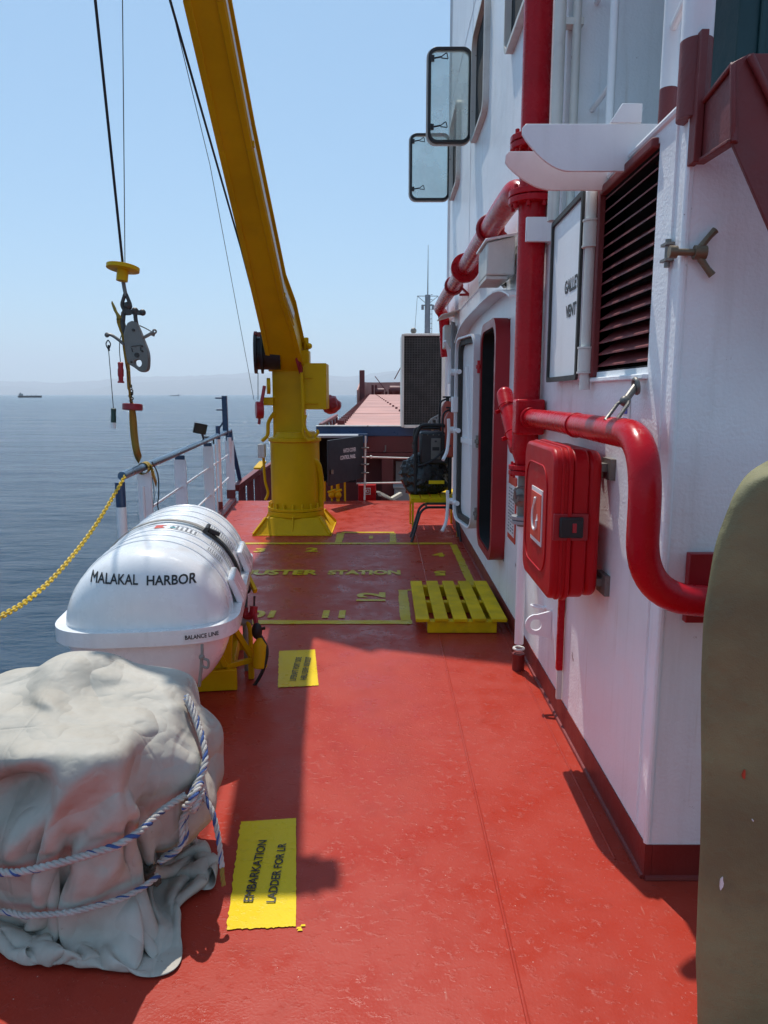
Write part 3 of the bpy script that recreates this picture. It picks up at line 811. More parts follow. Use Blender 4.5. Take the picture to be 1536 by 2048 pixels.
# pipes and ladder at the aft corner of the tower
b = MB(); b.cyl((.82, 3.70, HT), (.82, 3.70, 8.3), .028); b.cyl((.90, 3.70, HT), (.90, 3.70, 8.3), .020)
for z in (3.3, 4.6): b.box(.80, .93, 3.69, 3.748, z, z+.03)
b.build('drain_pipe', M['white_old'], dh)
b = MB()
for dx in (0, ): b.cyl((1.00, 3.45, HT), (1.00, 3.45, 6), .018)
for z in (2.95, 3.42, 3.9): b.cyl((1.0, 3.45, z), (1.0, 3.75, z-.0), .013, n=10)
b.ball((1.0, 3.45, 3.62), .03)
b.build('ladder', M['whiteclean'], dh)
def stanchion(x, y, r_, zf, z1, nm='stanchion'):
    b = MB(); b.cyl((x, y, zf), (x, y, z1), r_, n=24); o = b.build(nm, M['whiteclean'], dh)
    b = MB(); b.cyl((x, y, HT-.06), (x, y, zf), r_*1.02, n=24); b.build('foot', M['darkred'], o)
stanchion(.876, 2.215, .043, 2.575, 4.6); stanchion(.945, 2.60, .028, 2.60, 4.6)
for z in (2.78, 3.3): b = MB(); b.cyl((.885, 2.22, z), (.945, 2.60, z), .014, n=10); b.build('guard_bar', M['whiteclean'], dh)
# dark red wing bracket at the near top corner
b = MB()
pl = (Vector((1, 0, 0)), .93)
P4 = [W(u, v, X=.885) for u, v in ((1372, 185), (1400, 212), (1466, 128), (1466, 282), (1400, 326), (1372, 330))]
b.prism([P4[1], P4[2], P4[3], P4[4]], (.012, 0, 0))
b.box(.862, .884, 2.150, 2.197, W(1390, 328, Y=2.17).z, 2.58)
yb = W(1466, 200, X=.885).y
Q4 = [W(u, v, Y=yb) for u, v in ((1463, 126), (1500, 106), (1700, 106), (1700, 820), (1600, 600), (1463, 284))]
b.prism(Q4, (0, .012, 0))
b.tube([W(1500, 110, Y=yb-.01), W(1560, 236, Y=yb-.01)], .010, 8); b.tube([W(1466, 128, Y=yb-.006), W(1466, 282, Y=yb-.006)], .008, 8)
b.tube([W(1400, 212, X=.88), W(1466, 128, X=.88)], .007, 8); b.bar(W(1398, 326, X=.89), W(1466, 282, X=.89), .03, .010)
b.build('bulwark_bracket', M['darkred'], dh, bevel=.003, angle=30)
# dark teal casing behind the stanchions
b = MB(); b.box(1.36, 3.6, 3.05, 3.70, HT, 6.2)
for k in range(9): b.box(1.44+k*.2, 1.465+k*.2, 3.035, 3.049, HT, 6.2)
b.build('casing', M['teal'], dh, bevel=.005)
# bridge wing overhead, out of frame: throws the broad shade over the muster station
ZW = 8.5
sh = [(-1.28, 8.30), (1.0, 8.30), (1.0, 4.17), (.83, 4.22), (-.08, 4.53), (-.10, 4.45), (-.30, 4.60), (-.78, 4.93), (-1.28, 5.05)]
b = MB(); b.prism([(x - SA*ZW, y + SB*ZW, ZW) for x, y in sh], (0, 0, .25)); b.build('bridge_wing', M['whiteclean'], dh, smooth=False)

# ---------------------------------------------------------------- fire main
PX, PY = .79, 4.07
fm = thing('fire_main', 'thick glossy red fire main pipe running down and along the white wall', 'pipe', (PX, PY, 0))
b = MB()
b.cyl((PX, PY, 1.38), (PX, PY, 8.2), .073, n=32)
b.lathe([(0, .073), (-.10, .072), (-.17, .048), (-.22, .045)], (PX, PY, 1.38), (0, 0, 1), 32)
riser = b.build('riser', M['red'], fm)
for z in (2.63, 2.90):
    b = MB(); b.cyl((PX, PY, z-.034), (PX, PY, z-.003), .126, n=36); b.cyl((PX, PY, z+.003), (PX, PY, z+.034), .126, n=36); b.bolts((PX, PY, z), (0, 0, 1), .105, .012, .12, 8); b.build('flange', M['red'], riser, bevel=.003)
b = MB(); b.cyl((PX, PY, 1.155), (PX, PY, 1.18), .088, n=28); b.cyl((PX, PY, 1.185), (PX, PY, 1.21), .088, n=28); b.bolts((PX, PY, 1.183), (0, 0, 1), .073, .008, .085, 6); b.build('flange', M['red'], riser, bevel=.002)
# branch running forward along the wall
BX, BZ = .715, 2.70
b = MB()
b.tube(round_path([(PX, PY, BZ-.10), (BX+.01, PY+.12, BZ), (BX, PY+.5, BZ), (BX-.01, 9.3, BZ), (BX, 9.75, BZ), (BX+.08, 9.95, BZ-.05), (BX+.12, 9.98, BZ-.6)], .2, 8), .070, 28)
br = b.build('branch_pipe', M['red'], fm)
for y in (6.66,):
    b = MB(); b.cyl((BX, y-.03, BZ), (BX, y-.002, BZ), .125, n=32); b.cyl((BX, y+.002, BZ), (BX, y+.03, BZ), .125, n=32); b.bolts((BX, y, BZ), (0, 1, 0), .105, .011, .11, 8); b.build('flange', M['red'], br, bevel=.002)
for y in (5.12, 7.7):
    b = MB(); b.ring((BX, y, BZ), (0, 1, 0), .082, .016, 28); b.bar((BX+.06, y, BZ-.09), (WX, y, BZ-.09), .05, .02); b.bar((BX+.08, y, BZ-.02), (WX, y, BZ-.09), .04, .02); b.build('pipe_clamp', M['inred'], br)
# tee with the sloping dead leg and the run toward the corner
b = MB(); b.box(PX-.085, PX+.07, PY-.165, PY-.05, 1.385, 1.575); b.build('tee_block', M['red'], fm, bevel=.012)
path = [(PX-.005, PY-.08, 1.478), (.765, 3.2, 1.482), (.738, 2.03, 1.482), (.738, 2.03, 1.02), (1.10, 2.09, .985)]
b = MB(); b.tube(round_path(path, .20, 12), .0455, 24)
b.ring((.755, 2.86, 1.481), (.02, 1, 0), .0455, .004, 24)
sp = b.build('bent_pipe', M['red'], fm, angle=60)
b = MB(); b.cyl((PX-.012, PY-.175, 1.478), (PX-.013, PY-.215, 1.478), .055, n=24); b.build('collar', M['red'], sp, bevel=.003)
b = MB(); b.box(.935, 1.10, 2.165, 2.194, .90, 1.12); b.build('wall_flange', M['inred'], fm, bevel=.003)
b = MB(); b.tube(round_path([W(1010, 790, X=.735), W(1020, 835, X=.745), W(1036, 898, X=.77)], .1), [.05]*(9), 20)
b.ball(W(1010, 790, X=.735), .05)
for u, v in ((1014, 815), (1028, 868)): c = W(u, v, X=.735+.01*(v-815)/53); b.ring(c, W(1036, 898, X=.77)-W(1010, 790, X=.735), .051, .004, 20); b.bar(c+Vector((-.045, -.01, -.02)), c+Vector((-.07, -.02, -.03)), .012, .02)
b.build('dead_leg', M['red'], fm, angle=60)
# drain valve under the riser and white drain pipe to the deck
dv = thing('drain_pipe', 'white drain pipe with grey valve on top and red foot standing at the wall', 'pipe', (PX, PY, 0))
b = MB(); b.cyl((PX, PY, .16), (PX, PY, .86), .026, n=20); b.build('pipe', M['whiteclean'], dv)
b = MB(); b.cyl((PX, PY, 0), (PX, PY, .10), .036, n=20); b.build('foot', M['skirt'], dv)
b = MB(); b.ring((PX, PY, .13), (0, 0, 1), .028, .008); b.build('collar', M['white_old'], dv)
b = MB(); b.ball((PX, PY, 1.03), .06, (1, 1, 1.15)); b.cyl((PX, PY, .86), (PX, PY, 1.15), .032); b.cyl((PX-.02, PY-.05, 1.03), (PX-.06, PY-.09, 1.03), .02); b.tube(round_path([(PX-.06, PY-.09, 1.03), (PX-.07, PY-.10, 1.09), (PX-.02, PY-.10, 1.10), (PX+.02, PY-.10, 1.06)], .02), .007, 8)
b.build('valve', M['steel'], dv)
b = MB(); b.cyl((PX, PY, .875), (PX, PY, .895), .065, n=24); b.cyl((PX, PY, .90), (PX, PY, .92), .065, n=24); b.build('flange', M['grey'], dv, bevel=.002)
# white plate clipped round the riser
b = MB(); c0, c1 = W(1053, 434, Y=3.93), W(1112, 483, Y=3.93)
b.box(c0.x, c1.x, 3.925, 3.95, c1.z, c0.z); b.box(PX+.075, WX, 3.95, 4.2, c1.z, c0.z-.01); b.build('pipe_bracket', M['whiteclean'], dh, bevel=.004)

# ---------------------------------------------------------------- hose box
HX0, HX1, HY0, HY1, HZ0, HZ1 = .642, .838, 2.72, 3.30, .80, 1.40
hx = thing('hose_box', 'red plastic fire hose box with black latch mounted on the white wall', 'hose box', (HX1, (HY0+HY1)/2, HZ0))
def box_outline(m_, x, ins=0.0):
    cy_, cz_ = (HY0+HY1)/2, (HZ0+HZ1)/2
    return [(x, cy_+a, cz_+e) for a, e in rrect(HY1-HY0-2*ins, HZ1-HZ0-2*ins, .075-ins*.5, 8)]
b = MB(); b.prism(box_outline(0, HX0+.075, .006), (HX1-HX0-.075-.06, 0, 0)); b.build('body', M['redbox'], hx, bevel=.010, angle=30, seg=3)
b = MB(); b.prism(box_outline(0, HX1-.064, .012), (.055, 0, 0)); b.build('back_shell', M['redbox'], hx, bevel=.02, angle=30, seg=3)
b = MB(); b.prism(box_outline(0, HX0, .002), (.072, 0, 0)); lid = b.build('lid', M['redbox'], hx, bevel=.014, angle=30, seg=3)
b = MB(); b.ringprism(box_outline(0, HX0+.030, -.003), box_outline(0, HX0+.030, .02), (.012, 0, 0)); b.ringprism(box_outline(0, HX0+.056, -.005), box_outline(0, HX0+.056, .02), (.016, 0, 0)); b.build('rim', M['redbox'], lid, bevel=.003, angle=30)
cy_, cz_ = (HY0+HY1)/2, (HZ0+HZ1)/2
b = MB(); b.ringprism([(HX0-.005, cy_+a+.02, cz_+e) for a, e in rrect(.42, .44, .10, 8)], [(HX0-.005, cy_+a+.02, cz_+e) for a, e in rrect(.405, .425, .093, 8)], (.006, 0, 0)); b.build('raised_panel', M['redbox'], lid, bevel=.002, angle=30)
b = MB(); b.box(HX0-.004, HX0+.002, cy_-.115, cy_+.095, cz_-.115, cz_+.115); sg = b.build('symbol_plate', M['signw'], lid, smooth=False)
b = MB(); b.box(HX0-.007, HX0-.0035, cy_-.105, cy_+.085, cz_-.096, cz_+.096); b.build('field', M['inkr'], sg, smooth=False)
b = MB(); hk = lambda a, e: Vector((HX0-.009, cy_-.01-a, cz_+e))
b.tube([hk(*q) for q in smooth_path([(-.005, .075, 0), (-.02, .05, 0), (-.045, .02, 0), (-.05, -.02, 0), (-.03, -.055, 0), (0, -.06, 0), (.03, -.045, 0), (.035, -.015, 0)], 5) for q in [(q.x, q.y)]], .006, 8)
b.prism([hk(.022, -.015), hk(.05, -.015), hk(.036, .012)], (.003, 0, 0)); b.prism([hk(-.02, .075), hk(.014, .082), hk(-.012, .05)], (.003, 0, 0))
b.build('hose_symbol', M['inkw'], sg)
b = MB(); b.box(HX0+.025, HX0+.115, HY0-.018, HY0+.02, cz_-.04, cz_+.04); lt = b.build('latch', M['black'], hx, bevel=.006)
b = MB(); b.box(HX0+.072, HX0+.088, HY0-.022, HY0-.017, cz_-.018, cz_+.018); b.build('button', M['redgrip'], lt, bevel=.002)
b = MB(); b.box(HX0+.004, HX1-.06, HY0-.004, HY0+.01, cz_-.052, cz_+.052); b.build('latch_recess', M['inred'], hx, bevel=.003)
for z in (HZ0+.06, HZ1-.09): b = MB(); b.box(HX1-.02, WX, HY0+.03, HY0+.09, z, z+.03); b.box(WX-.02, WX, HY0-.01, HY0+.10, z-.03, z+.05); b.build('bracket', M['steel'], hx)
b = MB(); b.box(WX-.035, WX-.005, 3.34, 3.37, .28, 1.0); b.build('cable_trunk', M['red'], dh, bevel=.004); b = MB(); b.box(WX-.03, WX-.004, 3.345, 3.365, .13, .28); b.build('cable_foot', M['white_old'], dh, bevel=.004)

# ---------------------------------------------------------------- lamp and small fittings high on the wall
lf = thing('wall_lamp', 'white boxy floodlight with sloping top under the red branch pipe', 'lamp', (WX, 5.1, 2.45))
b = MB(); b.prism([(.66, 4.85, 2.36), (.84, 4.85, 2.36), (.84, 4.85, 2.60), (.66, 4.85, 2.56)], (0, .42, 0)); b.build('housing', M['white_old'], lf, bevel=.01)
b = MB(); b.prism([(.645, 4.83, 2.565), (.855, 4.83, 2.605), (.855, 4.83, 2.62), (.645, 4.83, 2.58)], (0, .47, 0)); b.build('hood', M['whiteclean'], lf, bevel=.003)
b = MB(); b.box(.66, .80, 4.87, 5.25, 2.335, 2.358); b.build('lens', M['white_old'], lf, bevel=.004)
b = MB(); b.bar((.75, 5.05, 2.48), (WX, 5.2, 2.55), .04, .04); b.bar((.75, 5.25, 2.45), (WX, 5.36, 2.36), .03, .03); b.build('bracket', M['blackp'], lf)
jb = thing('junction_box', 'small white terminal box and cables high at the far end of the wall', 'electrical box', (WX, 9.0, 2.3))
b = MB(); b.box(.72, .86, 8.9, 9.15, 2.15, 2.42); b.build('box', M['white_old'], jb, bevel=.01)
b = MB(); b.prism([(.66, 8.6, 2.50), (.87, 8.6, 2.56), (.87, 8.6, 2.57), (.66, 8.6, 2.51)], (0, .7, 0)); b.build('hood', M['white_old'], jb)
b = MB()
for k in range(3): b.tube([(.80+k*.02, 8.8+k*.05, 2.45), (.81+k*.02, 8.8+k*.05, 1.2)], .012, 8)
b.build('cable', M['grey'], jb)
b = MB(); b.bar((.84, 8.15, .2), (.84, 8.15, 2.2), .05, .04); b.bar((.85, 7.75, .2), (.85, 7.75, 2.15), .015, .03); b.build('door_guide', M['grey'], dh)
for k, (y, x, z) in enumerate(((8.75, .76, 1.0), (8.45, .775, .88))):
    ex = thing('fire_extinguisher', ('faded red fire extinguisher on the wall, the taller one behind' if k == 0 else 'faded red fire extinguisher on the wall beside the black machine, in front'), 'fire extinguisher', (x, y, z), 'fire extinguishers on the wall')
    b = MB(); b.lathe([(0, .05), (.02, .078), (.44, .078), (.50, .05), (.52, .03)], (x, y, z), (0, 0, 1), 24); b.build('cylinder', M['exting'], ex)
    b = MB(); b.cyl((x, y, z+.52), (x, y, z+.56), .022); b.bar((x-.06, y, z+.57), (x+.03, y, z+.57), .02, .02); b.build('valve', M['black'], ex)
    b = MB(); b.tube(smooth_path([(x, y, z+.55), (x-.09, y-.05, z+.5), (x-.10, y-.06, z+.3), (x-.085, y-.06, z+.1)], 6), .011, 8); b.build('hose', M['black'], ex)

# ---------------------------------------------------------------- pallet
pt = thing('pallet', 'bright yellow painted wooden pallet lying on the deck at the foot of the wall', 'pallet', (.5, 5.2, 0))
for k in range(5):
    x0 = .215 + k*.128; dx = .012 if k == 4 else 0
    b = MB(); b.box(x0, x0+.092+dx, 4.70+.01*(k % 2), 5.72, .085, .108); b.build('slat', M['ywood'], pt, bevel=.004)
for y in (4.72, 5.18, 5.62):
    b = MB(); b.box(.295, .765, y, y+.07, .004, .084); b.build('bearer', M['ywood'], pt, bevel=.004)

# ---------------------------------------------------------------- bench, stool, machine in its bag
bn = thing('bench', 'low yellow slatted bench standing by the open white door', 'bench', (.6, 8.5, 0))
for k in range(5):
    b = MB(); b.box(.31+k*.118, .31+k*.118+.106, 8.18, 9.0, .405, .435); b.build('slat', M['ywood'], bn, bevel=.004)
b = MB(); b.box(.31, .89, 8.165, 8.179, .385, .43); b.box(.31, .89, 9.001, 9.02, .36, .43); b.box(.31, .325, 8.18, 9.0, .37, .404); b.build('apron', M['ywood'], bn)
for x, y in ((.33, 8.2), (.845, 8.2), (.33, 8.98), (.845, 8.98)):
    b = MB(); b.box(x-.011, x+.011, y-.011, y+.011, 0, .40); b.build('leg', M['ywood'], bn)
so = thing('stool_frame', 'bare black bent tube stool frame under the yellow bench', 'stool', (.6, 7.9, 0))
for y in (7.85, 8.12):
    b = MB(); b.tube(round_path([(.30, y-.1, .012), (.40, y, .33), (.46, y+.03, .375), (.74, y+.03, .375), (.80, y, .33), (.84, y-.08, .012)], .05), .014, 10); b.build('leg_hoop', M['blackp'], so)
b = MB(); b.tube(round_path([(.47, 7.88, .372), (.47, 8.15, .372)], .01), .012, 8); b.tube([(.73, 7.88, .372), (.73, 8.15, .372)], .012, 8); b.build('cross_bar', M['blackp'], so)
mc = thing('machine', 'black portable machine in a tubular frame standing on the yellow bench', 'machine', (.58, 8.55, .435))
b = MB(); b.box(.42, .74, 8.42, 8.75, .80, 1.17); b.build('housing', M['blackp'], mc, bevel=.02)
b = MB(); b.tube(round_path([(.37, 8.44, .45), (.37, 8.44, 1.12), (.42, 8.44, 1.25), (.72, 8.44, 1.25), (.77, 8.44, 1.12), (.77, 8.44, .45)], .06), .022, 12); b.tube(round_path([(.37, 8.78, .45), (.37, 8.78, 1.2), (.77, 8.78, 1.2), (.77, 8.78, .45)], .06), .02, 12); b.build('frame', M['black'], mc)
b = MB()
for k in range(5): b.ball((.44+k*.065, 8.415, 1.14), .008)
b.build('rivet', M['steel'], mc)
b = MB(); b.box(.545, .655, 8.405, 8.419, .86, 1.10); pl_ = b.build('plate', M['steel'], mc, bevel=.003)
b = MB(); b.box(.56, .64, 8.400, 8.404, .96, 1.0); b.box(.585, .61, 8.400, 8.404, 1.055, 1.075); b.build('print', M['ink'], pl_, smooth=False)
b = MB(); b.tube(smooth_path([(.40, 8.40, .78), (.55, 8.36, .84), (.68, 8.36, .95), (.80, 8.40, 1.04), (.86, 8.5, 1.06)], 6), .012, 8); b.build('cable', M['charcoal'], mc)
b = MB(); b.box(.52, .70, 8.36, 8.365, .575, .615); b.build('label', M['plate'], mc)
bg_ = MB()
res = bmesh.ops.create_icosphere(bg_.bm, subdivisions=5, radius=1)
for v in bg_.bm.verts:
    d = v.co.copy(); n1 = mnoise.fractal(d*1.6+Vector((3, 1, 7)), 1, 2, 4); n2 = abs(mnoise.noise(d*4.2))
    k = 1 + .16*n1 - .14*n2
    x, y, z = d.x*k, d.y*k, d.z*k
    fl = .75 + .35*max(0, -z)
    v.co = Vector((.49 + x*.40*fl + .05*(z < 0)*(-x), 8.60 + y*.24*fl, max(.437, .66 + z*.27)))
bag = bg_.build('plastic_bag', M['bag'], None, angle=180)
tag(bag, 'crumpled black plastic bag wrapped round the foot of the black machine', 'bag')
rb = thing('rope_bundle', 'bundle of white rope ends behind the black machine', 'rope', (.62, 8.9, 1.2))
b = MB()
for k in range(9):
    x = .58 + .03*k + random.uniform(-.02, .02); 
    b.tube(smooth_path([(x, 8.85, 1.18), (x+random.uniform(-.08, .05), 8.84, 1.28+random.uniform(0, .08)), (x+random.uniform(-.1, .08), 8.83, 1.27), (x+random.uniform(-.05, .05), 8.82, 1.17)], 5), .011, 8)
b.build('loop', M['ropew'], rb)
b = MB(); b.tube(smooth_path([(.68, 8.86, 1.16), (.70, 8.86, 1.35), (.74, 8.86, 1.43), (.80, 8.85, 1.40)], 6), .008, 8); b.build('cord', M['ropew'], rb)

# ---------------------------------------------------------------- crane
CX, CY = -1.055, 8.60
cr = thing('crane', 'yellow deck crane with its boom reaching up over the liferaft', 'crane', (CX, CY, 0))
b = MB()
hb_, ht_ = .44, .31
P = [(CX+sx*hb_, CY+sy*hb_, .012) for sx, sy in ((-1,-1),(1,-1),(1,1),(-1,1))]; Q = [(CX+sx*ht_, CY+sy*ht_, .185) for sx, sy in ((-1,-1),(1,-1),(1,1),(-1,1))]
vb = [b.bm.verts.new(p) for p in P]; vt = [b.bm.verts.new(p) for p in Q]
for i in range(4): b.face([vb[i], vb[(i+1)%4], vt[(i+1)%4], vt[i]])
b.face(vt)
b.box(CX-hb_-.015, CX+hb_+.015, CY-hb_-.015, CY+hb_+.015, 0, .012)
for i in range(4): b.bar(P[i], Q[i], .03, .04)
for sx, sy in ((0, -1), (0, 1), (-1, 0), (1, 0)): b.bar((CX+sx*(hb_-.05), CY+sy*(hb_-.05), .03), (CX+sx*ht_, CY+sy*ht_, .19), .02, .06)
base = b.build('base', M['yellow'], cr, bevel=.004, angle=30)
b = MB(); b.cyl((CX, CY, .186), (CX, CY, .245), .335, n=40); b.cyl((CX, CY, .25), (CX, CY, .285), .335, n=40); b.bolts((CX, CY, .265), (0, 0, 1), .312, .016, .15, 18); b.build('flange', M['yellow'], cr, bevel=.004)
b = MB(); b.cyl((CX, CY, .285), (CX, CY, 1.05), .288, n=48); b.lathe([(0, .288), (.012, .31), (.05, .31), (.062, .26), (.12, .24)], (CX, CY, 1.05), (0, 0, 1), 48); b.build('column', M['yellow'], cr, angle=30)
# boom: spine points (centre of the underside), width, depth
sp_ = [W(577, 905, Y=8.47), W(574, 742, Y=8.45), W(555, 660, Y=7.82), W(538, 600, Y=7.42), W(471, 300, Y=5.88), W(407, 0, Y=4.92), W(350, -300, Y=4.26)]
wd_ = [.345, .345, .285, .235, .192, .182, .176]
bd_ = [.40, .40, .36, .31, .26, .23, .21]
fr = []
for i, p in enumerate(sp_):
    d = (sp_[min(i+1, len(sp_)-1)] - sp_[max(i-1, 0)]).normalized()
    if i == 0: d = Vector((0, 0, 1))
    ax = Vector((1, 0, 0)); ax = (ax - d*ax.dot(d)).normalized(); nb_ = d.cross(ax).normalized()
    if nb_.y < 0: nb_ = -nb_
    fr.append((p, ax, nb_))
b = MB(); rg = []
for (p, ax, nb_), w_, d_ in zip(fr, wd_, bd_):
    rg.append([b.bm.verts.new(p + ax*w_/2*i + nb_*d_*j) for i, j in ((-1, 0), (1, 0), (1, 1), (-1, 1))])
for A, B in zip(rg, rg[1:]):
    for k in range(4): b.face([A[k], A[(k+1)%4], B[(k+1)%4], B[k]])
b.face(rg[0][::-1]); b.face(rg[-1])
# flange plates along the right and left edge
for s_ in (1, -1):
    for (f0, w0, d0), (f1, w1, d1) in zip(list(zip(fr, wd_, bd_))[1:], list(zip(fr, wd_, bd_))[2:]):
        q0 = f0[0] + f0[1]*s_*(w0/2+.012) - f0[2]*.006; q1 = f1[0] + f1[1]*s_*(w1/2+.012) - f1[2]*.006
        b.bar(q0, q1, .05, .014, up=f0[2])
        q0 = f0[0] + f0[1]*s_*(w0/2+.012) + f0[2]*(d0+.006); q1 = f1[0] + f1[1]*s_*(w1/2+.012) + f1[2]*(d1+.006)
        b.bar(q0, q1, .05, .014, up=f0[2])
boom = b.build('boom', M['yellow'], cr, bevel=.006, angle=25)
# hydraulic pipe and pale inner strip on the right flank
b = MB(); b2 = MB(); b3 = MB()
pp1 = []; pp2 = []; pp3 = []
for (p, ax, nb_), w_, d_ in list(zip(fr, wd_, bd_))[2:]:
    pp1.append(p + ax*(w_/2+.024) + nb_*.06); pp2.append(p + ax*(w_/2+.016) + nb_*d_*.5); pp3.append(p + ax*(w_/2+.012) + nb_*d_*.86)
b.tube(pp1, .010, 10); b.build('hydraulic_pipe', M['yellow'], boom)
for q0, q1 in zip(pp2, pp2[1:]): b2.bar(q0, q1, .020, .075, up=(0, 0, 1))
b2.build('luffing_cylinder', M['white_old'], boom)
for i in (1, 2, 3): 
    c = pp1[i]; b3.box(c.x-.02, c.x+.02, c.y-.02, c.y+.02, c.z-.02, c.z+.02)
b3.build('pipe_clip', M['yellow'], boom)
# boom head with sheaves
T, tax, tnb = fr[-1]; td = (sp_[-1]-sp_[-2]).normalized()
b = MB(); b.bar(T - td*.02 + tnb*.1, T + td*.12 + tnb*.1, .27, .20); b.bar(T + td*.03 + tnb*.08 - tax*.52, T + td*.03 + tnb*.08 + tax*.12, .08, .08); b.build('boom_head', M['yellow'], boom, bevel=.006)
hs = [T + td*.03 + tnb*.08 - tax*.47, T + td*.03 + tnb*.08 - tax*.22, T + td*.02 + tnb*.04 + tax*.17]
b = MB()
for q in hs: b.lathe([(-.03, .11), (-.012, .09), (.012, .09), (.03, .11)], q, tax, 28)
b.lathe([(-.05, .05), (-.045, .075), (.045, .075), (.05, .05)], T + td*.02 + tnb*.04 + tax*.225, tax, 24)  # drum added out of frame to round the shadow of the boom head
b.build('sheave_and_shadow_drum', M['black'], boom)
# winch drum, brake lever, motor box
dr = W(527, 715, Y=8.05)
b = MB(); b.lathe([(-.13, .02), (-.13, .225), (-.10, .225), (-.095, .18), (-.06, .18), (-.055, .225), (-.03, .225), (-.025, .18), (.16, .18)], dr + Vector((-.02, .30, .06)), (1, .12, 0), 32); drum = b.build('winch_drum', M['black'], cr)
b = MB(); b.bar(dr + Vector((-.10, .2, .26)), dr + Vector((.12, .2, .26)), .04, .05); b.cyl(dr+Vector((-.13, .2, .265)), dr+Vector((-.10, .2, .265)), .03, n=12); b.build('drum_guard', M['darkred'], cr)
b = MB(); 
mz0, mz1 = W(630, 818, Y=8.6).z, W(630, 728, Y=8.6).z
mx0, mx1 = W(609, 770, Y=8.6).x, W(656, 770, Y=8.6).x
b.box(mx0, mx1, 8.35, 8.75, mz0, mz1); b.box(mx0-.03, mx0+.18, 8.33, 8.348, mz0+.06, mz0+.075); b.box(mx0-.03, mx0+.12, 8.33, 8.348, mz1-.17, mz1-.155); b.build('gear_box', M['yellow'], cr, bevel=.008)
b = MB(); c = W(609, 700, Y=8.6); b.box(c.x-.06, c.x+.06, 8.5, 8.7, mz1, mz1+.15); b.cyl((c.x+.02, 8.6, mz1+.15), (c.x+.02, 8.6, mz1+.30), .03); b.ball((c.x+.06, 8.55, mz1+.2), .035); b.build('motor', M['yellow'], cr, bevel=.01)
b = MB(); b.bar(W(588, 690, Y=8.2), W(603, 745, Y=8.35), .03, .06); b.bar(W(600, 720, Y=8.3), W(608, 790, Y=8.4), .02, .05); b.build('brake_bar', M['redgrip'], cr)
b = MB()
for pts, r_ in (([(603, 745), (606, 800), (608, 850), (622, 872)], .018), ([(612, 830), (606, 862), (616, 880), (632, 878)], .014)):
    b.tube(smooth_path([W(u, v, Y=8.28) for u, v in pts], 6), r_, 10)
b.tube(round_path([W(641, 1060, Y=8.55), W(643, 960, Y=8.55), W(636, 925, Y=8.5), W(620, 918, Y=8.45)], .12), .035, 14)
b.tube(smooth_path([W(548, 826, Y=8.4), W(537, 845, Y=8.4), W(535, 870, Y=8.4), W(524, 882, Y=8.4)], 6), .022, 10)
b.tube(smooth_path([W(527, 915, Y=8.5), W(530, 960, Y=8.5), W(536, 985, Y=8.5), W(531, 1000, Y=8.5)], 6), .016, 10)
b.build('hydraulic_hose', M['yellow'], cr)
b = MB()
for k in range(8): q = W(632+random.uniform(-5, 6), 862+k*2.2, Y=8.3); b.ball(q, .017)
b.build('hose_union', M['yellow'], cr)
b = MB(); q0, q1 = W(516, 888, Y=8.45), W(531, 915, Y=8.45); b.box(q0.x, q1.x, 8.4, 8.5, q1.z, q0.z); b.build('switch_box', M['white_old'], cr, bevel=.01)
# red block with wire tackle on the left of the boom
b = MB(); q = W(519, 820, Y=8.2); b.lathe([(-.045, .04), (-.04, .095), (.04, .095), (.045, .04)], q, (1, .3, 0), 24); b.bar(q + Vector((.02, 0, .06)), W(529, 772, Y=8.25), .035, .035); b.bar(q - Vector((0, 0, .08)), q - Vector((.01, 0, .16)), .03, .03); b.build('hook_block', M['redgrip'], cr, bevel=.004)
b = MB(); q = W(537, 772, Y=8.3); b.lathe([(-.02, .09), (.02, .09)], q, (1, .2, 0), 24); q = W(537, 800, Y=8.35); b.box(q.x-.05, q.x+.06, 8.3, 8.4, q.z-.06, q.z+.03); b.build('cheek_plate', M['yellow'], cr, bevel=.005)
# wires of the crane
HK = W(246, 533, Y=4.95)
b = MB(); b.tube([HK, hs[0] + Vector((0, -.09, 0))], .0085, 8); b.build('hoist_wire', M['wire'], cr)
b = MB(); b.tube([W(269, -250, Y=4.2), W(340, 0, Y=4.75), W(482, 497, Y=6.85), W(527, 672, Y=8.1)], .0085, 8); b.build('luffing_wire', M['wire'], cr)
b = MB(); b.tube([W(250, 535, Y=4.97), W(245, 0, Y=4.5), hs[1] + Vector((-.2, -.05, 0))], .0028, 6); b.tube([W(340, 0, Y=4.6), W(420, 330, Y=6.0), W(508, 800, Y=8.2)], .0026, 6); b.tube([W(516, 745, Y=8.2), W(516, 800, Y=8.2)], .004, 6); b.build('guide_wire', M['wire'], cr)

rbag = MB(); res = bmesh.ops.create_icosphere(rbag.bm, subdivisions=4, radius=1)
c0 = W(662, 806, Y=9.0)
for v in rbag.bm.verts:
    d = v.co.copy(); k = 1 + .18*mnoise.noise(d*2.3) - .12*abs(mnoise.noise(d*5)); v.co = Vector((c0.x + d.x*.125*k*(1-.25*max(0, d.z)), c0.y + d.y*.13*k, c0.z - .02 + d.z*.115*k))
o = rbag.build('canvas_cover', M['redgrip'], None, angle=180); tag(o, 'small red canvas cover bundled beside the crane gear box', 'cover')

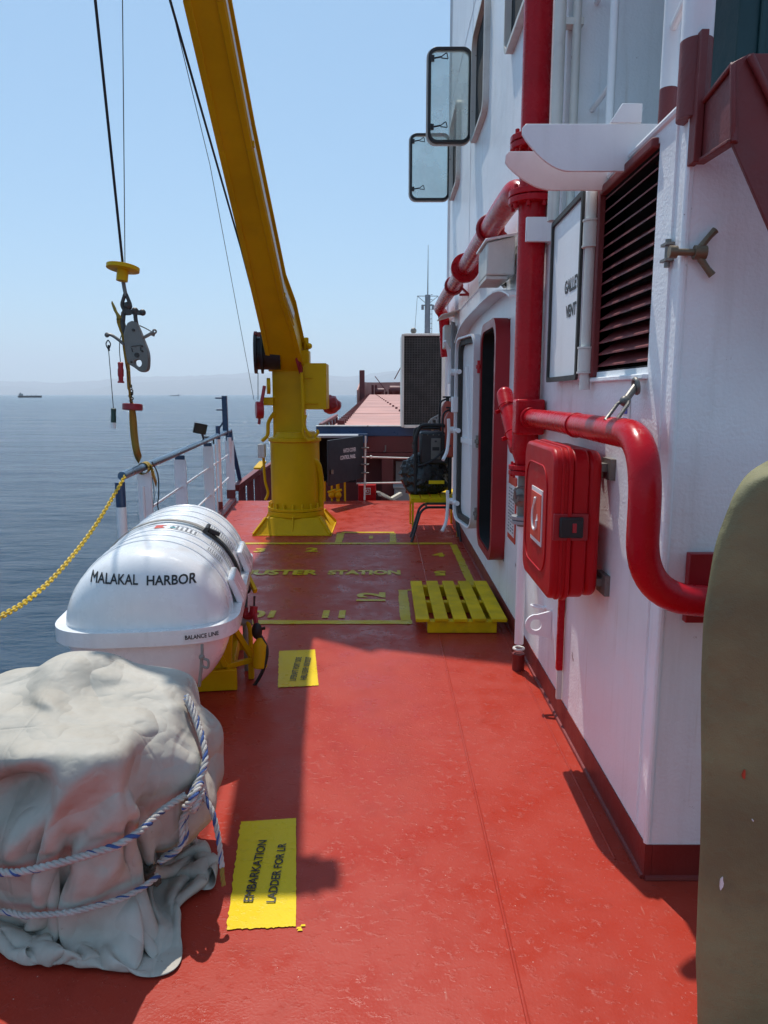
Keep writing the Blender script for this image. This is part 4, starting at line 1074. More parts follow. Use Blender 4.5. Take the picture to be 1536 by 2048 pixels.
# ---------------------------------------------------------------- release hook hanging on the hoist wire
def at(u, v, Y=5.0): return W(u, v, Y=Y)
hkp = thing('release_hook', 'grey steel release hook hanging on the crane wire over the sea', 'hook', at(265, 700))
b = MB(); q = at(246, 536, 4.97)
ax = Vector((.10, .12, 1)).normalized()
b.lathe([(-.014, .10), (-.012, .105), (.012, .105), (.014, .10)], q, ax, 32); b.cyl(q - ax*.012, q - ax*.085, .037, n=24); b.build('stopper_disc', M['yellow'], hkp)
b = MB(); b.tube(smooth_path([at(246, 560), at(249, 578), at(252, 592)], 4), .013, 12); b.build('swivel', M['steel'], hkp)
b = MB()
b.tube(round_path([at(250, 588), at(243, 610), at(252, 626), at(262, 612), at(252, 588)], .02), .012, 10); b.tube([at(253, 605), at(257, 630)], .02, 12); b.ball(at(256, 612), .028)
b.tube(round_path([at(247, 640, 4.99), at(246, 622), at(262, 622)], .02), .012, 10)
b.bar(at(246, 622), at(284, 626), .03, .03); b.tube([at(246, 625), at(286, 625)], .011, 10); b.ball(at(285, 625), .022, (1, 1, 1)); b.ball(at(270, 622), .024)
b.tube(round_path([at(247, 625), at(245, 652), at(252, 670)], .05), .016, 10); b.tube(round_path([at(270, 625), at(272, 645), at(277, 662)], .05), .014, 10)
b.build('shackle', M['dsteel'], hkp)
# hook body plates: outline traced as its own shape
def body(Y, k=1.0):
    o = [(251, 652), (256, 644), (265, 641), (273, 645), (279, 660), (288, 683), (296, 705), (297, 725), (295, 739), (288, 744), (279, 743), (268, 735), (256, 727), (252, 715), (248, 685), (247, 665)]
    return smooth_path([at(u, v, Y) for u, v in o], 3, closed=True)
hole = smooth_path([at(u, v, 4.96) for u, v in ((269, 721), (280, 720), (283, 728), (278, 734), (270, 730))], 3, closed=True)
b = MB()
def plate_with_hole(b, outer, inner, th):
    # bridge outer to inner by angle
    c_ = sum(inner, Vector())/len(inner); N = 60
    def at_ang(poly, a):
        best = None; d = Vector((math.cos(a), 0, math.sin(a)))
        for p, q in zip(poly, poly[1:]+poly[:1]):
            r1, r2 = p-c_, q-c_; den = d.x*(r2.z-r1.z) - d.z*(r2.x-r1.x)
            if abs(den) < 1e-9: continue
            t = (r1.x*(r2.z-r1.z) - r1.z*(r2.x-r1.x))/den; s_ = (r1.x*d.z - r1.z*d.x)/den
            if t > 0 and -1e-6 <= s_ <= 1+1e-6 and (best is None or t > best): best = t
        return c_ + d*(best or .01)
    O = [at_ang(outer, 2*math.pi*k/N) for k in range(N)]; I = [at_ang(inner, 2*math.pi*k/N) for k in range(N)]
    b.ringprism(O, I, (0, th, 0))
plate_with_hole(b, body(4.96), hole, .05)
hb2 = b.build('body', M['steel'], hkp, bevel=.006, angle=30)
b = MB()
for u, v, r_ in ((273, 710, .016), (283, 692, .007), (262, 724, .007), (266, 660, .010), (284, 702, .006)): q = at(u, v, 4.952); b.cyl(q, q+Vector((0, .008, 0)), r_, n=16); b.ring(q, (0, 1, 0), r_*.6, .002, 16)
for u0, v0, u1, v1 in ((262, 693, 282, 690), (263, 696, 265, 704), (281, 694, 281, 702)): b.bar(at(u0, v0, 4.953), at(u1, v1, 4.953), .004, .004)
b.build('pivot_bolt', M['dsteel'], hb2)
b = MB(); b.tube(smooth_path([at(248, 689, 4.985), at(235, 678, 4.985), at(222, 670, 4.985), at(213, 670, 4.985)], 5), [.010]*16, 10, sx=1.2); b.ring(at(214, 670, 4.985), (0, 1, 0), .012, .005)
b.build('lever', M['steel'], hkp); b = MB()
b.tube([at(286, 676, 4.985), at(308, 664, 4.985)], .011, 10, sx=.8); b.ring(at(309, 663, 4.985), (0, 1, 0), .011, .006); b.tube([at(279, 651, 4.985), at(292, 657), at(306, 665)], .004, 6); b.bar(at(305, 672), at(308, 664), .02, .02)
b.build('lever', M['steel'], hkp)
b = MB(); b.tube(smooth_path([at(216, 680), at(212, 688), at(217, 698), at(221, 688), at(216, 680)], 4), .004, 8); b.tube([at(217, 690), at(218, 702)], .007, 8); b.tube([at(217, 698), at(227, 818)], .0028, 6)
b.tube(smooth_path([at(244, 668, 5.02), at(240, 680, 5.02), at(239, 700, 5.02), at(241, 725, 5.02)], 5), .0028, 6); b.tube([at(252, 728, 5.0), at(260, 775, 5.02)], .0025, 6)
b.build('lanyard', M['wire'], hkp)
q0, q1 = at(227, 816), at(227, 858)
b = MB(); b.lathe([(0, .010), (.005, .018), (.05, .016), (.06, .018), (.098, .018)], q0, q1-q0, 16); gg = b.build('pull_handle', M['green'], hkp)
b = MB(); b.lathe([(.10, .0165), (.113, .0165), (.114, .011), (.125, .0165), (.138, .0165)], q0, q1-q0, 16); b.build('band', M['signw'], gg)
q0, q1 = at(241, 724), at(242, 768)
b = MB(); b.lathe([(0, .012), (.005, .019), (.04, .017), (.05, .020), (.09, .020), (.10, .016), (.125, .016), (.13, .022), (.14, .022)], q0, q1-q0, 16); b.build('pull_handle', M['redgrip'], hkp)
b = MB(); q = at(265, 814, 5.15); b.lathe([(-.021, .066), (-.018, .069), (.018, .069), (.021, .066)], q, (.03, .1, 1), 32); b.build('weight_disc', M['redgrip'], hkp)
b = MB()
for k in range(7): q = at(261+random.uniform(-1, 4), 772+k*5, 5.10); b.ring(q, (random.uniform(-1, 1), 1, random.uniform(-.5, .5)), .010, .004, 12, 6)
b.build('shackle', M['dsteel'], hkp)

# yellow webbing strap tying the hook down to the rail
RAILN, RAILK = Vector((.0917, 0, 0)), 0
RP = (Vector((1, .0917, 0)), -1.80 + .0917*4.9)
def rail(u, v): return W(u, v, plane=RP)
def ribbon(b, pts, wd, twist, th=.003):
    P = smooth_path(pts, 8); n = len(P); A = []; B = []
    for i, p in enumerate(P):
        d = (P[min(i+1, n-1)] - P[max(i-1, 0)]).normalized(); s_ = i/(n-1)
        tw = twist(s_); a, c_ = frame_to(d); v = a*math.cos(tw) + c_*math.sin(tw)
        A.append(b.bm.verts.new(p + v*wd/2)); B.append(b.bm.verts.new(p - v*wd/2))
    for i in range(n-1): b.face([A[i], A[i+1], B[i+1], B[i]])
KN = rail(288, 936)
b = MB()
ribbon(b, [at(256, 740, 5.06), at(258, 775, 5.08), at(261, 800, 5.12), W(265, 830, Y=5.2), W(269, 875, Y=5.3), W(274, 905, Y=5.38), KN + Vector((-.03, 0, .06))], .052, lambda s_: 1.45 - 1.5*max(0, min(1, (s_-.35)/.25)) + 1.2*max(0, (s_-.8)/.2))
ribbon(b, [at(224, 604, 5.0), at(231, 620, 5.0), at(240, 640, 5.0), at(248, 668, 5.03), at(251, 700, 5.04), at(256, 740, 5.06)], .052, lambda s_: .45 + 1.0*s_)
strap = b.build('lashing_strap', M['strap'], None, solid=.004, norm=False); tag(strap, 'dirty yellow webbing strap tying the hanging hook down to the blue rail', 'strap')
b = MB(); rd = Vector((-.0917, 1, 0)).normalized()
for k, off in enumerate((-.03, .03)):
    N = 18; A = []
    for i in range(N+1):
        a_ = 2*math.pi*i/N; p = KN + rd*(off + .018*math.sin(a_)) + Vector((1, .09, 0))*(.040*math.cos(a_)) + Vector((0, 0, .042*math.sin(a_)))
        A.append((b.bm.verts.new(p - rd*.024), b.bm.verts.new(p + rd*.024)))
    for (a1, a2), (c1, c2) in zip(A, A[1:]): b.face([a1, c1, c2, a2])
kn = b.build('wrap', M['strap'], strap, solid=.004, norm=False)
b = MB(); ribbon(b, [KN + Vector((.042, .04, .02)), KN + Vector((.052, .05, -.06)), rail(305, 968) + Vector((.03, 0, 0))], .045, lambda s_: 1.4); b.build('tail', M['strap'], strap, solid=.004, norm=False)
b = MB(); b.tube(smooth_path([KN+Vector((.045, .06, .04)), rail(306, 950)+Vector((.04,0,0)), rail(305, 990)+Vector((.05,0,0)), rail(303, 1012)+Vector((.05,0,0)), rail(308, 1035)+Vector((.06,0,0))], 5), .005, 8); b.tube(smooth_path([KN+Vector((.045, .02, .0)), rail(301, 985)+Vector((.03,0,0)), rail(299, 1012)+Vector((.03,0,0))], 5), .003, 6); b.build('cord', M['wire'], strap)

# ---------------------------------------------------------------- ship's rail
rl = thing('guard_rail', 'white guard rail with blue top pipe along the ship side', 'railing', (XL(8), 8, 0))
Zr = 1.035
e0, e1 = rail(244, 952), rail(455, 861)
def rpt(Y, z): return Vector((RP[1] - .0917*Y, Y, z))
b = MB(); b.tube(smooth_path([rpt(e0.y, e0.z), rpt(7.4, 1.045), rpt(e1.y, 1.055), rpt(11.2, 1.05)], 6), .030, 16); b.tube(round_path([rpt(11.15, 1.05), rpt(11.35, 1.06), rpt(11.4, .9)], .1), .03, 14); b.build('top_pipe', M['bluetop'], rl)
for k, (z, ya) in enumerate(((.36, e0.y), (.70, 5.6))):
    b = MB(); b.tube([rpt(ya, z), rpt(10.9, z)], .010, 10); b.build('mid_rail', M['whiteclean'], rl)
def rpost(u, vt, flat_, wd, blue=.0, foot=True, lean=0.0, ztop=None):
    p = rail(u, vt); Y = p.y; zt = ztop or 1.0
    b = MB(); z0 = .14 if foot else 0
    if flat_: b.bar(rpt(Y, z0), rpt(Y, zt-blue), wd, .016, up=(0, 1, 0))
    else: b.cyl(rpt(Y, z0), rpt(Y+lean, zt-blue), wd/2, n=14)
    o = b.build('post', M['whiteclean'], rl)
    if blue:
        b = MB()
        if flat_: b.bar(rpt(Y, zt-blue), rpt(Y, zt+.01), wd*.8, .018, up=(0, 1, 0))
        else: b.cyl(rpt(Y+lean, zt-blue), rpt(Y+lean, zt+.01), wd/2*1.03, n=14)
        b.build('cap', M['blue'], o)
    if foot:
        b = MB()
        if flat_: b.bar(rpt(Y, 0), rpt(Y, .14), wd*1.02, .018, up=(0, 1, 0))
        else: b.cyl(rpt(Y, 0), rpt(Y, .14), wd/2*1.04, n=14)
        b.build('foot', M['skirt'], o)
rpost(239, 956, False, .065, .16); rpost(288, 938, True, .105, 0); rpost(359, 902, True, .115, .03); rpost(415, 878, True, .12, .03)
rpost(436, 868, False, .06, .17, ztop=1.17); rpost(458, 858, True, .13, .10)
b = MB(); b.cyl(rpt(11.25, 0), rpt(11.15, .95), .035, n=14); b.cyl(rpt(11.35, 0), rpt(11.3, .85), .02); b.build('post', M['whiteclean'], rl)
b = MB(); p = rpt(10.75, 1.0); b.bar(p, p+Vector((0, 0, .58)), .075, .05); b.cyl(p+Vector((-.02, -.02, .55)), p+Vector((-.13, -.02, .55)), .012); b.cyl(p+Vector((-.02, -.02, .38)), p+Vector((-.12, -.02, .38)), .012); b.tube(round_path([p+Vector((-.03, -.02, .2)), p+Vector((-.12, -.02, .06)), p+Vector((-.08, -.02, .0)), p+Vector((0, -.02, .02))], .05), .012, 8); b.build('fairlead_post', M['blue'], rl, bevel=.004)
b = MB(); b.bar(rpt(11.3, .95), W(481, 964, Y=11.8), .06, .03); b.build('brace', M['blue'], rl)
b = MB(); b.cyl(rpt(5.55, 0), rpt(5.55, .9), .014); b.cyl(rpt(9.6, 0), rpt(9.6, .95), .012); b.build('thin_bar', M['whiteclean'], rl)
fl = thing('floodlight', 'small square black floodlight mounted on the blue rail', 'lamp', rail(405, 872))
b = MB(); q = rail(400, 857); Mx = Matrix.Translation(q) @ Matrix.Rotation(R(14), 4, 'Y') @ Matrix.Rotation(R(28), 4, 'Z'); b.box(-.075, .075, -.02, .02, -.06, .06, Mx); b.build('housing', M['blackp'], fl, bevel=.006)
b = MB(); b.box(-.062, .062, -.024, -.021, -.048, .048, Mx); b.build('lens', M['lens'], fl)
b = MB(); b.bar(q - Vector((-.02, 0, .05)), rail(407, 876), .02, .03); b.tube(smooth_path([rail(407, 874), rail(425, 876), rail(427, 888)], 5), .01, 8); b.build('bracket', M['black'], fl)

# yellow plastic chain from the rail end, sagging out of the picture
cpts = [rail(244, 953) + Vector((.02, 0, 0)), rail(190, 1052), rail(120, 1141), rail(58, 1198), rail(0, 1234), rpt(2.2, .72), rpt(1.5, 1.0)]
cp = smooth_path(cpts, 24)
acc = [0]
for p, q in zip(cp, cp[1:]): acc.append(acc[-1] + (q-p).length)
b = MB(); pitch = .033; s_ = 0; i = 0; k = 0
while s_ < acc[-1]:
    while acc[i+1] < s_: i += 1
    t = (s_-acc[i])/(acc[i+1]-acc[i]); p = cp[i].lerp(cp[i+1], t); d = (cp[i+1]-cp[i]).normalized()
    a_, c_ = frame_to(d); n_ = (a_ if k % 2 else c_); n_ = (n_*math.cos(.5) + d.cross(n_)*math.sin(.5))
    L, w2 = .013, .010
    b.tube([p + d*(L*math.copysign(1, math.cos(a)) *.55 + w2*math.cos(a)) + n_*w2*math.sin(a) for a in [2*math.pi*q/12+.01 for q in range(12)]], .0042, 6, closed=True)
    s_ += pitch*.86; k += 1
ch = b.build('chain', M['chain'], None, angle=60); tag(ch, 'yellow plastic chain sagging from the end of the blue rail', 'chain')

# ---------------------------------------------------------------- liferaft canister
lr = thing('liferaft', 'white liferaft canister lettered MALAKAL HARBOR lying on its cradle', 'liferaft', (-1.05, 3.8, 0))
AX = Vector((-.130, 1, 0)).normalized(); RX = Vector((AX.y, -AX.x, 0)); RO = Vector((-1.050, 3.02, .565)); RR, RLEN, DOM = .365, 1.56, .26
def rad_at(s_):
    if s_ < DOM: t = (DOM-s_)/DOM; return RR*max(0, 1-t**3.3)**(1/3.3)
    if s_ > RLEN-.16: t = (s_-RLEN+.16)/.16; return RR*max(0, 1-t**3)**(1/3)
    return RR
def raft(x, s_, z): return RO + RX*x + AX*s_ + Vector((0, 0, z))
def surf(phi, s_, k=0.0):
    r_ = rad_at(s_)+k; return raft(r_*math.cos(phi), s_, r_*math.sin(phi))
ss = [DOM*(1-math.cos(math.pi/2*k/16))**1.25 for k in range(17)] + [DOM + (RLEN-.16-DOM)*k/10 for k in range(1, 11)] + [RLEN-.16+.16*math.sin(math.pi/2*k/8) for k in range(1, 9)]
def half(up):
    b = MB(); N = 40; rows = []
    for s_ in ss:
        rows.append([b.bm.verts.new(surf((math.pi*k/N) * (1 if up else -1), s_)) for k in range(N+1)])
    for A, B in zip(rows, rows[1:]):
        for k in range(N): b.face([A[k], A[k+1], B[k+1], B[k]])
    return b
half(True).build('upper_shell', M['gelcoat'], lr, angle=60)
half(False).build('lower_shell', M['gelcoat'], lr, angle=60)
b = MB(); outl = []; NN = 24
prof = [s_ for s_ in ss]
outl = [(-rad_at(s_), s_) for s_ in reversed(prof)] + [(rad_at(s_), s_) for s_ in prof]
def grow(o, d):
    n = len(o); out = []
    for i in range(n):
        a, c_ = Vector(o[i-1]), Vector(o[(i+1) % n]); t = (c_-a)
        if t.length < 1e-9: t = Vector((1, 0))
        t.normalize(); out.append((o[i][0] + t.y*d, o[i][1] - t.x*d))
    return out
og = grow(outl, .042); ig = grow(outl, -.02)
if max(x for x, _ in og) < RR: og, ig = grow(outl, -.042), grow(outl, .02)
b.ringprism([raft(x, s_, -.036) for x, s_ in og], [raft(x, s_, -.036) for x, s_ in ig], (0, 0, .066))
b.build('flange', M['gelcoat'], lr, bevel=.010, angle=40, seg=3)
b = MB()
for s_ in (.30, .43, .56, .70, .86, 1.02, 1.18, 1.36):
    b.tube([surf(math.pi*k/40, s_, -.001) for k in range(1, 40)], .007, 8)
b.build('rib', M['gelcoat'], lr)
# right-hand flange clamps catching the sun
for s0, s1 in ((.36, .62), (.98, 1.30)):
    b = MB(); b.prism([raft(RR+.02, s0, .02), raft(RR+.055, s0, .03), raft(RR-.0, s0, .15), raft(RR-.03, s0, .15)], AX*(s1-s0)); b.build('stowage_fin', M['gelcoat'], lr, bevel=.008)
# lettering on the domed end
def on_dome(x0, zc, sl=0.0):
    def f(a, e):
        x = x0 + a; z = zc + e + sl*a; r_ = math.hypot(x, z); lo, hi = 0.0, DOM
        for _ in range(30):
            m_ = (lo+hi)/2
            if rad_at(m_) < r_+.0005: lo = m_
            else: hi = m_
        return raft(x, hi-.0025, z)
    return f
b = MB(); f1 = on_dome(-.113, .250, -.035); f2 = on_dome(.130, .238, -.035)
b.text("MALAKAL", f1, .1, .0016, width=.208, height=.041, sub=2); b.build('lettering', M['ink'], lr, smooth=False); b = MB(); b.text("HARBOR", f2, .1, .0022, width=.205, height=.041, sub=2)
b.build('lettering', M['ink'], lr, smooth=False)
# label on the flange and lanyard below
def on_rim(x0, zc):
    ogs = sorted([(x, s_) for x, s_ in og if s_ < .24 and x > -.05])
    def f(a, e, k=.003):
        x = x0 + a
        for (xa, sa), (xb, sb) in zip(ogs, ogs[1:]):
            if xa <= x <= xb: t = (x-xa)/(xb-xa+1e-9); s_ = sa + (sb-sa)*t; break
        else: s_ = ogs[-1][1]
        return raft(x, s_-k, zc+e)
    return f
fr_ = on_rim(.255, -.004)
b = MB(); N = 12
for i in range(N):
    a0, a1 = -.075+.15*i/N, -.075+.15*(i+1)/N
    b.face([b.bm.verts.new(fr_(a, e, .0015)) for a, e in ((a0, -.020), (a1, -.020), (a1, .022), (a0, .022))])
lb = b.build('balance_label', M['signw'], lr, smooth=False)
b = MB(); b.text("BALANCE LINE", fr_, .1, .002, width=.138, height=.020, sub=1); b.build('lettering', M['ink'], lb, smooth=False)
b = MB(); q = fr_(.0, -.036)
b.tube(smooth_path([q, q+Vector((.002, -.012, -.04)), q+Vector((.0, -.016, -.06))], 4), .007, 8); b.ball(q+Vector((0, -.014, -.055)), .013)
b.tube(smooth_path([q+Vector((0, -.016, -.06)), q+Vector((.028, -.018, -.07)), q+Vector((.026, -.020, -.10)), q+Vector((.004, -.018, -.095)), q+Vector((.0, -.016, -.065))], 5), .006, 8)
b.tube(smooth_path([q+Vector((0, -.016, -.06)), q+Vector((-.004, -.018, -.11)), q+Vector((-.012, -.016, -.16)), q+Vector((-.018, -.010, -.19))], 5), .0075, 8)
b.build('balance_line', M['strapg'], lr)
# printed stickers, small marks only
def patch(b, p0, p1, s0, s1, k=.002, n=8):
    for i in range(n):
        a0, a1 = p0+(p1-p0)*i/n, p0+(p1-p0)*(i+1)/n
        b.face([b.bm.verts.new(surf(a, s_, k)) for a, s_ in ((a0, s0), (a1, s0), (a1, s1), (a0, s1))])
b = MB(); patch(b, R(62), R(96), .595, .685); patch(b, R(20), R(50), .60, .69); patch(b, R(28), R(58), .90, 1.0); patch(b, R(34), R(50), .46, .55); patch(b, R(12), R(24), .46, .55)
stk = b.build('sticker', M['signw'], lr, smooth=False)
b = MB()
for (pa, pb, sa, sb, dens) in ((62, 84, .60, .68, 6), (20, 50, .605, .685, 16), (28, 58, .905, .995, 14), (34, 50, .465, .545, 8), (12, 24, .465, .545, 6)):
    for k in range(dens):
        a_ = R(pa + (pb-pa)*(k+.3)/dens); s_ = sa
        while s_ < sb-.012:
            L_ = random.uniform(.006, .022); patch(b, a_, a_ + R((pb-pa)/dens*.45), s_, min(sb, s_+L_), .0035, 1); s_ += L_ + random.uniform(.004, .012)
b.build('print', M['inkg'], stk, smooth=False)
b = MB(); patch(b, R(90), R(96), .60, .68, .0036, 3); patch(b, R(88), R(90), .60, .615, .0036, 2); patch(b, R(88), R(90), .665, .68, .0036, 2); b.build('red_mark', M['inkr'], stk, smooth=False)
b = MB(); patch(b, R(80), R(84), .61, .64, .0040, 3); b.build('teal_mark', M['inkc'], stk, smooth=False)
# holding strap over the canister with buckle
b = MB(); A = []
for k in range(41):
    a_ = R(-35 + 205*k/40); A.append((b.bm.verts.new(surf(a_, .755, .011)), b.bm.verts.new(surf(a_, .805, .011))))
for (a1, a2), (c1, c2) in zip(A, A[1:]): b.face([a1, c1, c2, a2])
b.build('holding_strap', M['strapg'], lr, solid=.004, norm=False)
b = MB()
for k in range(10):
    a0, a1 = R(15+45*k/10), R(15+45*(k+1)/10)
    b.bar(surf(a0, .72, .016), surf(a1, .72, .016), .045, .014, up=surf(a0, .72, 1)-surf(a0, .72, 0))
b.tube([surf(R(58), .70, .03), surf(R(58), .82, .03)], .012, 8); b.bar(surf(R(56), .73, .03), surf(R(48), .74, .04), .04, .02)
b.build('buckle', M['black'], lr)
# cradle, release gear
cd_ = thing('raft_cradle', 'yellow steel cradle carrying the white liferaft canister', 'cradle', (-1.05, 3.9, 0))
def rp(x, s_, z): p = RO + RX*x + AX*s_; return Vector((p.x, p.y, z))
for s_ in (.74, 1.24):
    b = MB(); ar = [(RR+.012)*Vector((math.cos(R(a)), math.sin(R(a)))) for a in range(-150, -29, 10)]
    pts = [rp(q.x, s_, .565+q.y) for q in ar]
    b.prism(pts + [rp(.30, s_, .03), rp(-.30, s_, .03)], AX*.05); b.build('saddle', M['yellow'], cd_, bevel=.004, angle=30)
b = MB(); b.prism([rp(-.42, .70, .004), rp(.34, .70, .004), rp(.34, .70, .12), rp(-.42, .70, .12)], AX*.035); b.prism([rp(-.42, 1.33, .004), rp(.34, 1.33, .004), rp(.34, 1.33, .10), rp(-.42, 1.33, .10)], AX*.035); b.bar(rp(.29, .74, .06), rp(.29, 1.32, .06), .05, .08); b.bar(rp(-.40, .74, .06), rp(-.40, 1.32, .06), .05, .08); b.build('base_frame', M['yellow'], cd_, bevel=.004)
b = MB()
b.bar(rp(.28, .735, .13), rp(.41, .84, .12), .028, .028); b.bar(rp(.29, .78, .40), rp(.41, .86, .14), .03, .03); b.bar(rp(.28, .735, .13), rp(.23, .735, .26), .028, .028); b.bar(rp(.41, .86, .004), rp(.41, .86, .14), .03, .03)
b.tube(round_path([rp(.41, .86, .10), rp(.41, .89, .30), rp(.37, .92, .37), rp(.31, .94, .36)], .08), .013, 10); b.bar(rp(.30, .95, .38), rp(.30, 1.35, .36), .05, .05); b.bar(rp(.44, .98, .48), rp(.34, 1.2, .62), .022, .03)
b.build('side_brace', M['yellow'], cd_, bevel=.003)
b = MB(); b.cyl(rp(.38, 1.0, .0), rp(.37, 1.02, .60), .018, n=14); b.cyl(rp(.33, .92, .33), rp(.42, .92, .33), .03); b.build('post', M['grey'], cd_)
hr = thing('hydrostatic_release', 'small yellow release unit hanging by the right side of the liferaft', 'release unit', rp(.52, .80, .3))
p0 = W(520, 1335, Y=3.86); p1 = W(520, 1288, Y=3.87)
b = MB(); b.lathe([(0, .034), (.005, .040), (.13, .040), (.145, .030), (.17, .012)], p0, p1-p0, 20); b.build('body', M['yellow'], hr)
b = MB(); pA = W(514, 1262, Y=3.88); b.tube(smooth_path([p1, W(517, 1275, Y=3.88), pA], 4), .016, 8); b.ball(pA, .030, (1, .8, 1.6)); b.bar(W(505, 1262, Y=3.88), W(530, 1256, Y=3.88), .014, .014); b.tube(smooth_path([W(520, 1270, Y=3.88), W(534, 1300, Y=3.86), W(526, 1340, Y=3.84), W(505, 1375, Y=3.84), W(484, 1388, Y=3.84)], 6), .010, 8); b.build('coupling', M['black'], hr)
b = MB(); b.tube(smooth_path([pA, W(511, 1240, Y=3.93), W(506, 1215, Y=3.96)], 5), .014, 8); b.tube(round_path([W(488, 1216, Y=3.96), W(490, 1232, Y=3.96), W(506, 1232, Y=3.95), W(508, 1212, Y=3.96)], .03), .022, 10); b.build('slip_hook', M['redgrip'], hr)
b = MB(); b.tube(smooth_path([W(490, 1222, Y=3.97), W(492, 1200, Y=4.02), W(491, 1178, Y=4.05)], 5), .010, 8); b.ring(W(490, 1178, Y=4.05), (0, 1, .3), .028, .008); b.tube([W(508, 1218, Y=3.97), W(509, 1192, Y=3.97)], .006, 8); b.build('link', M['dsteel'], hr)
TARP_N = 78
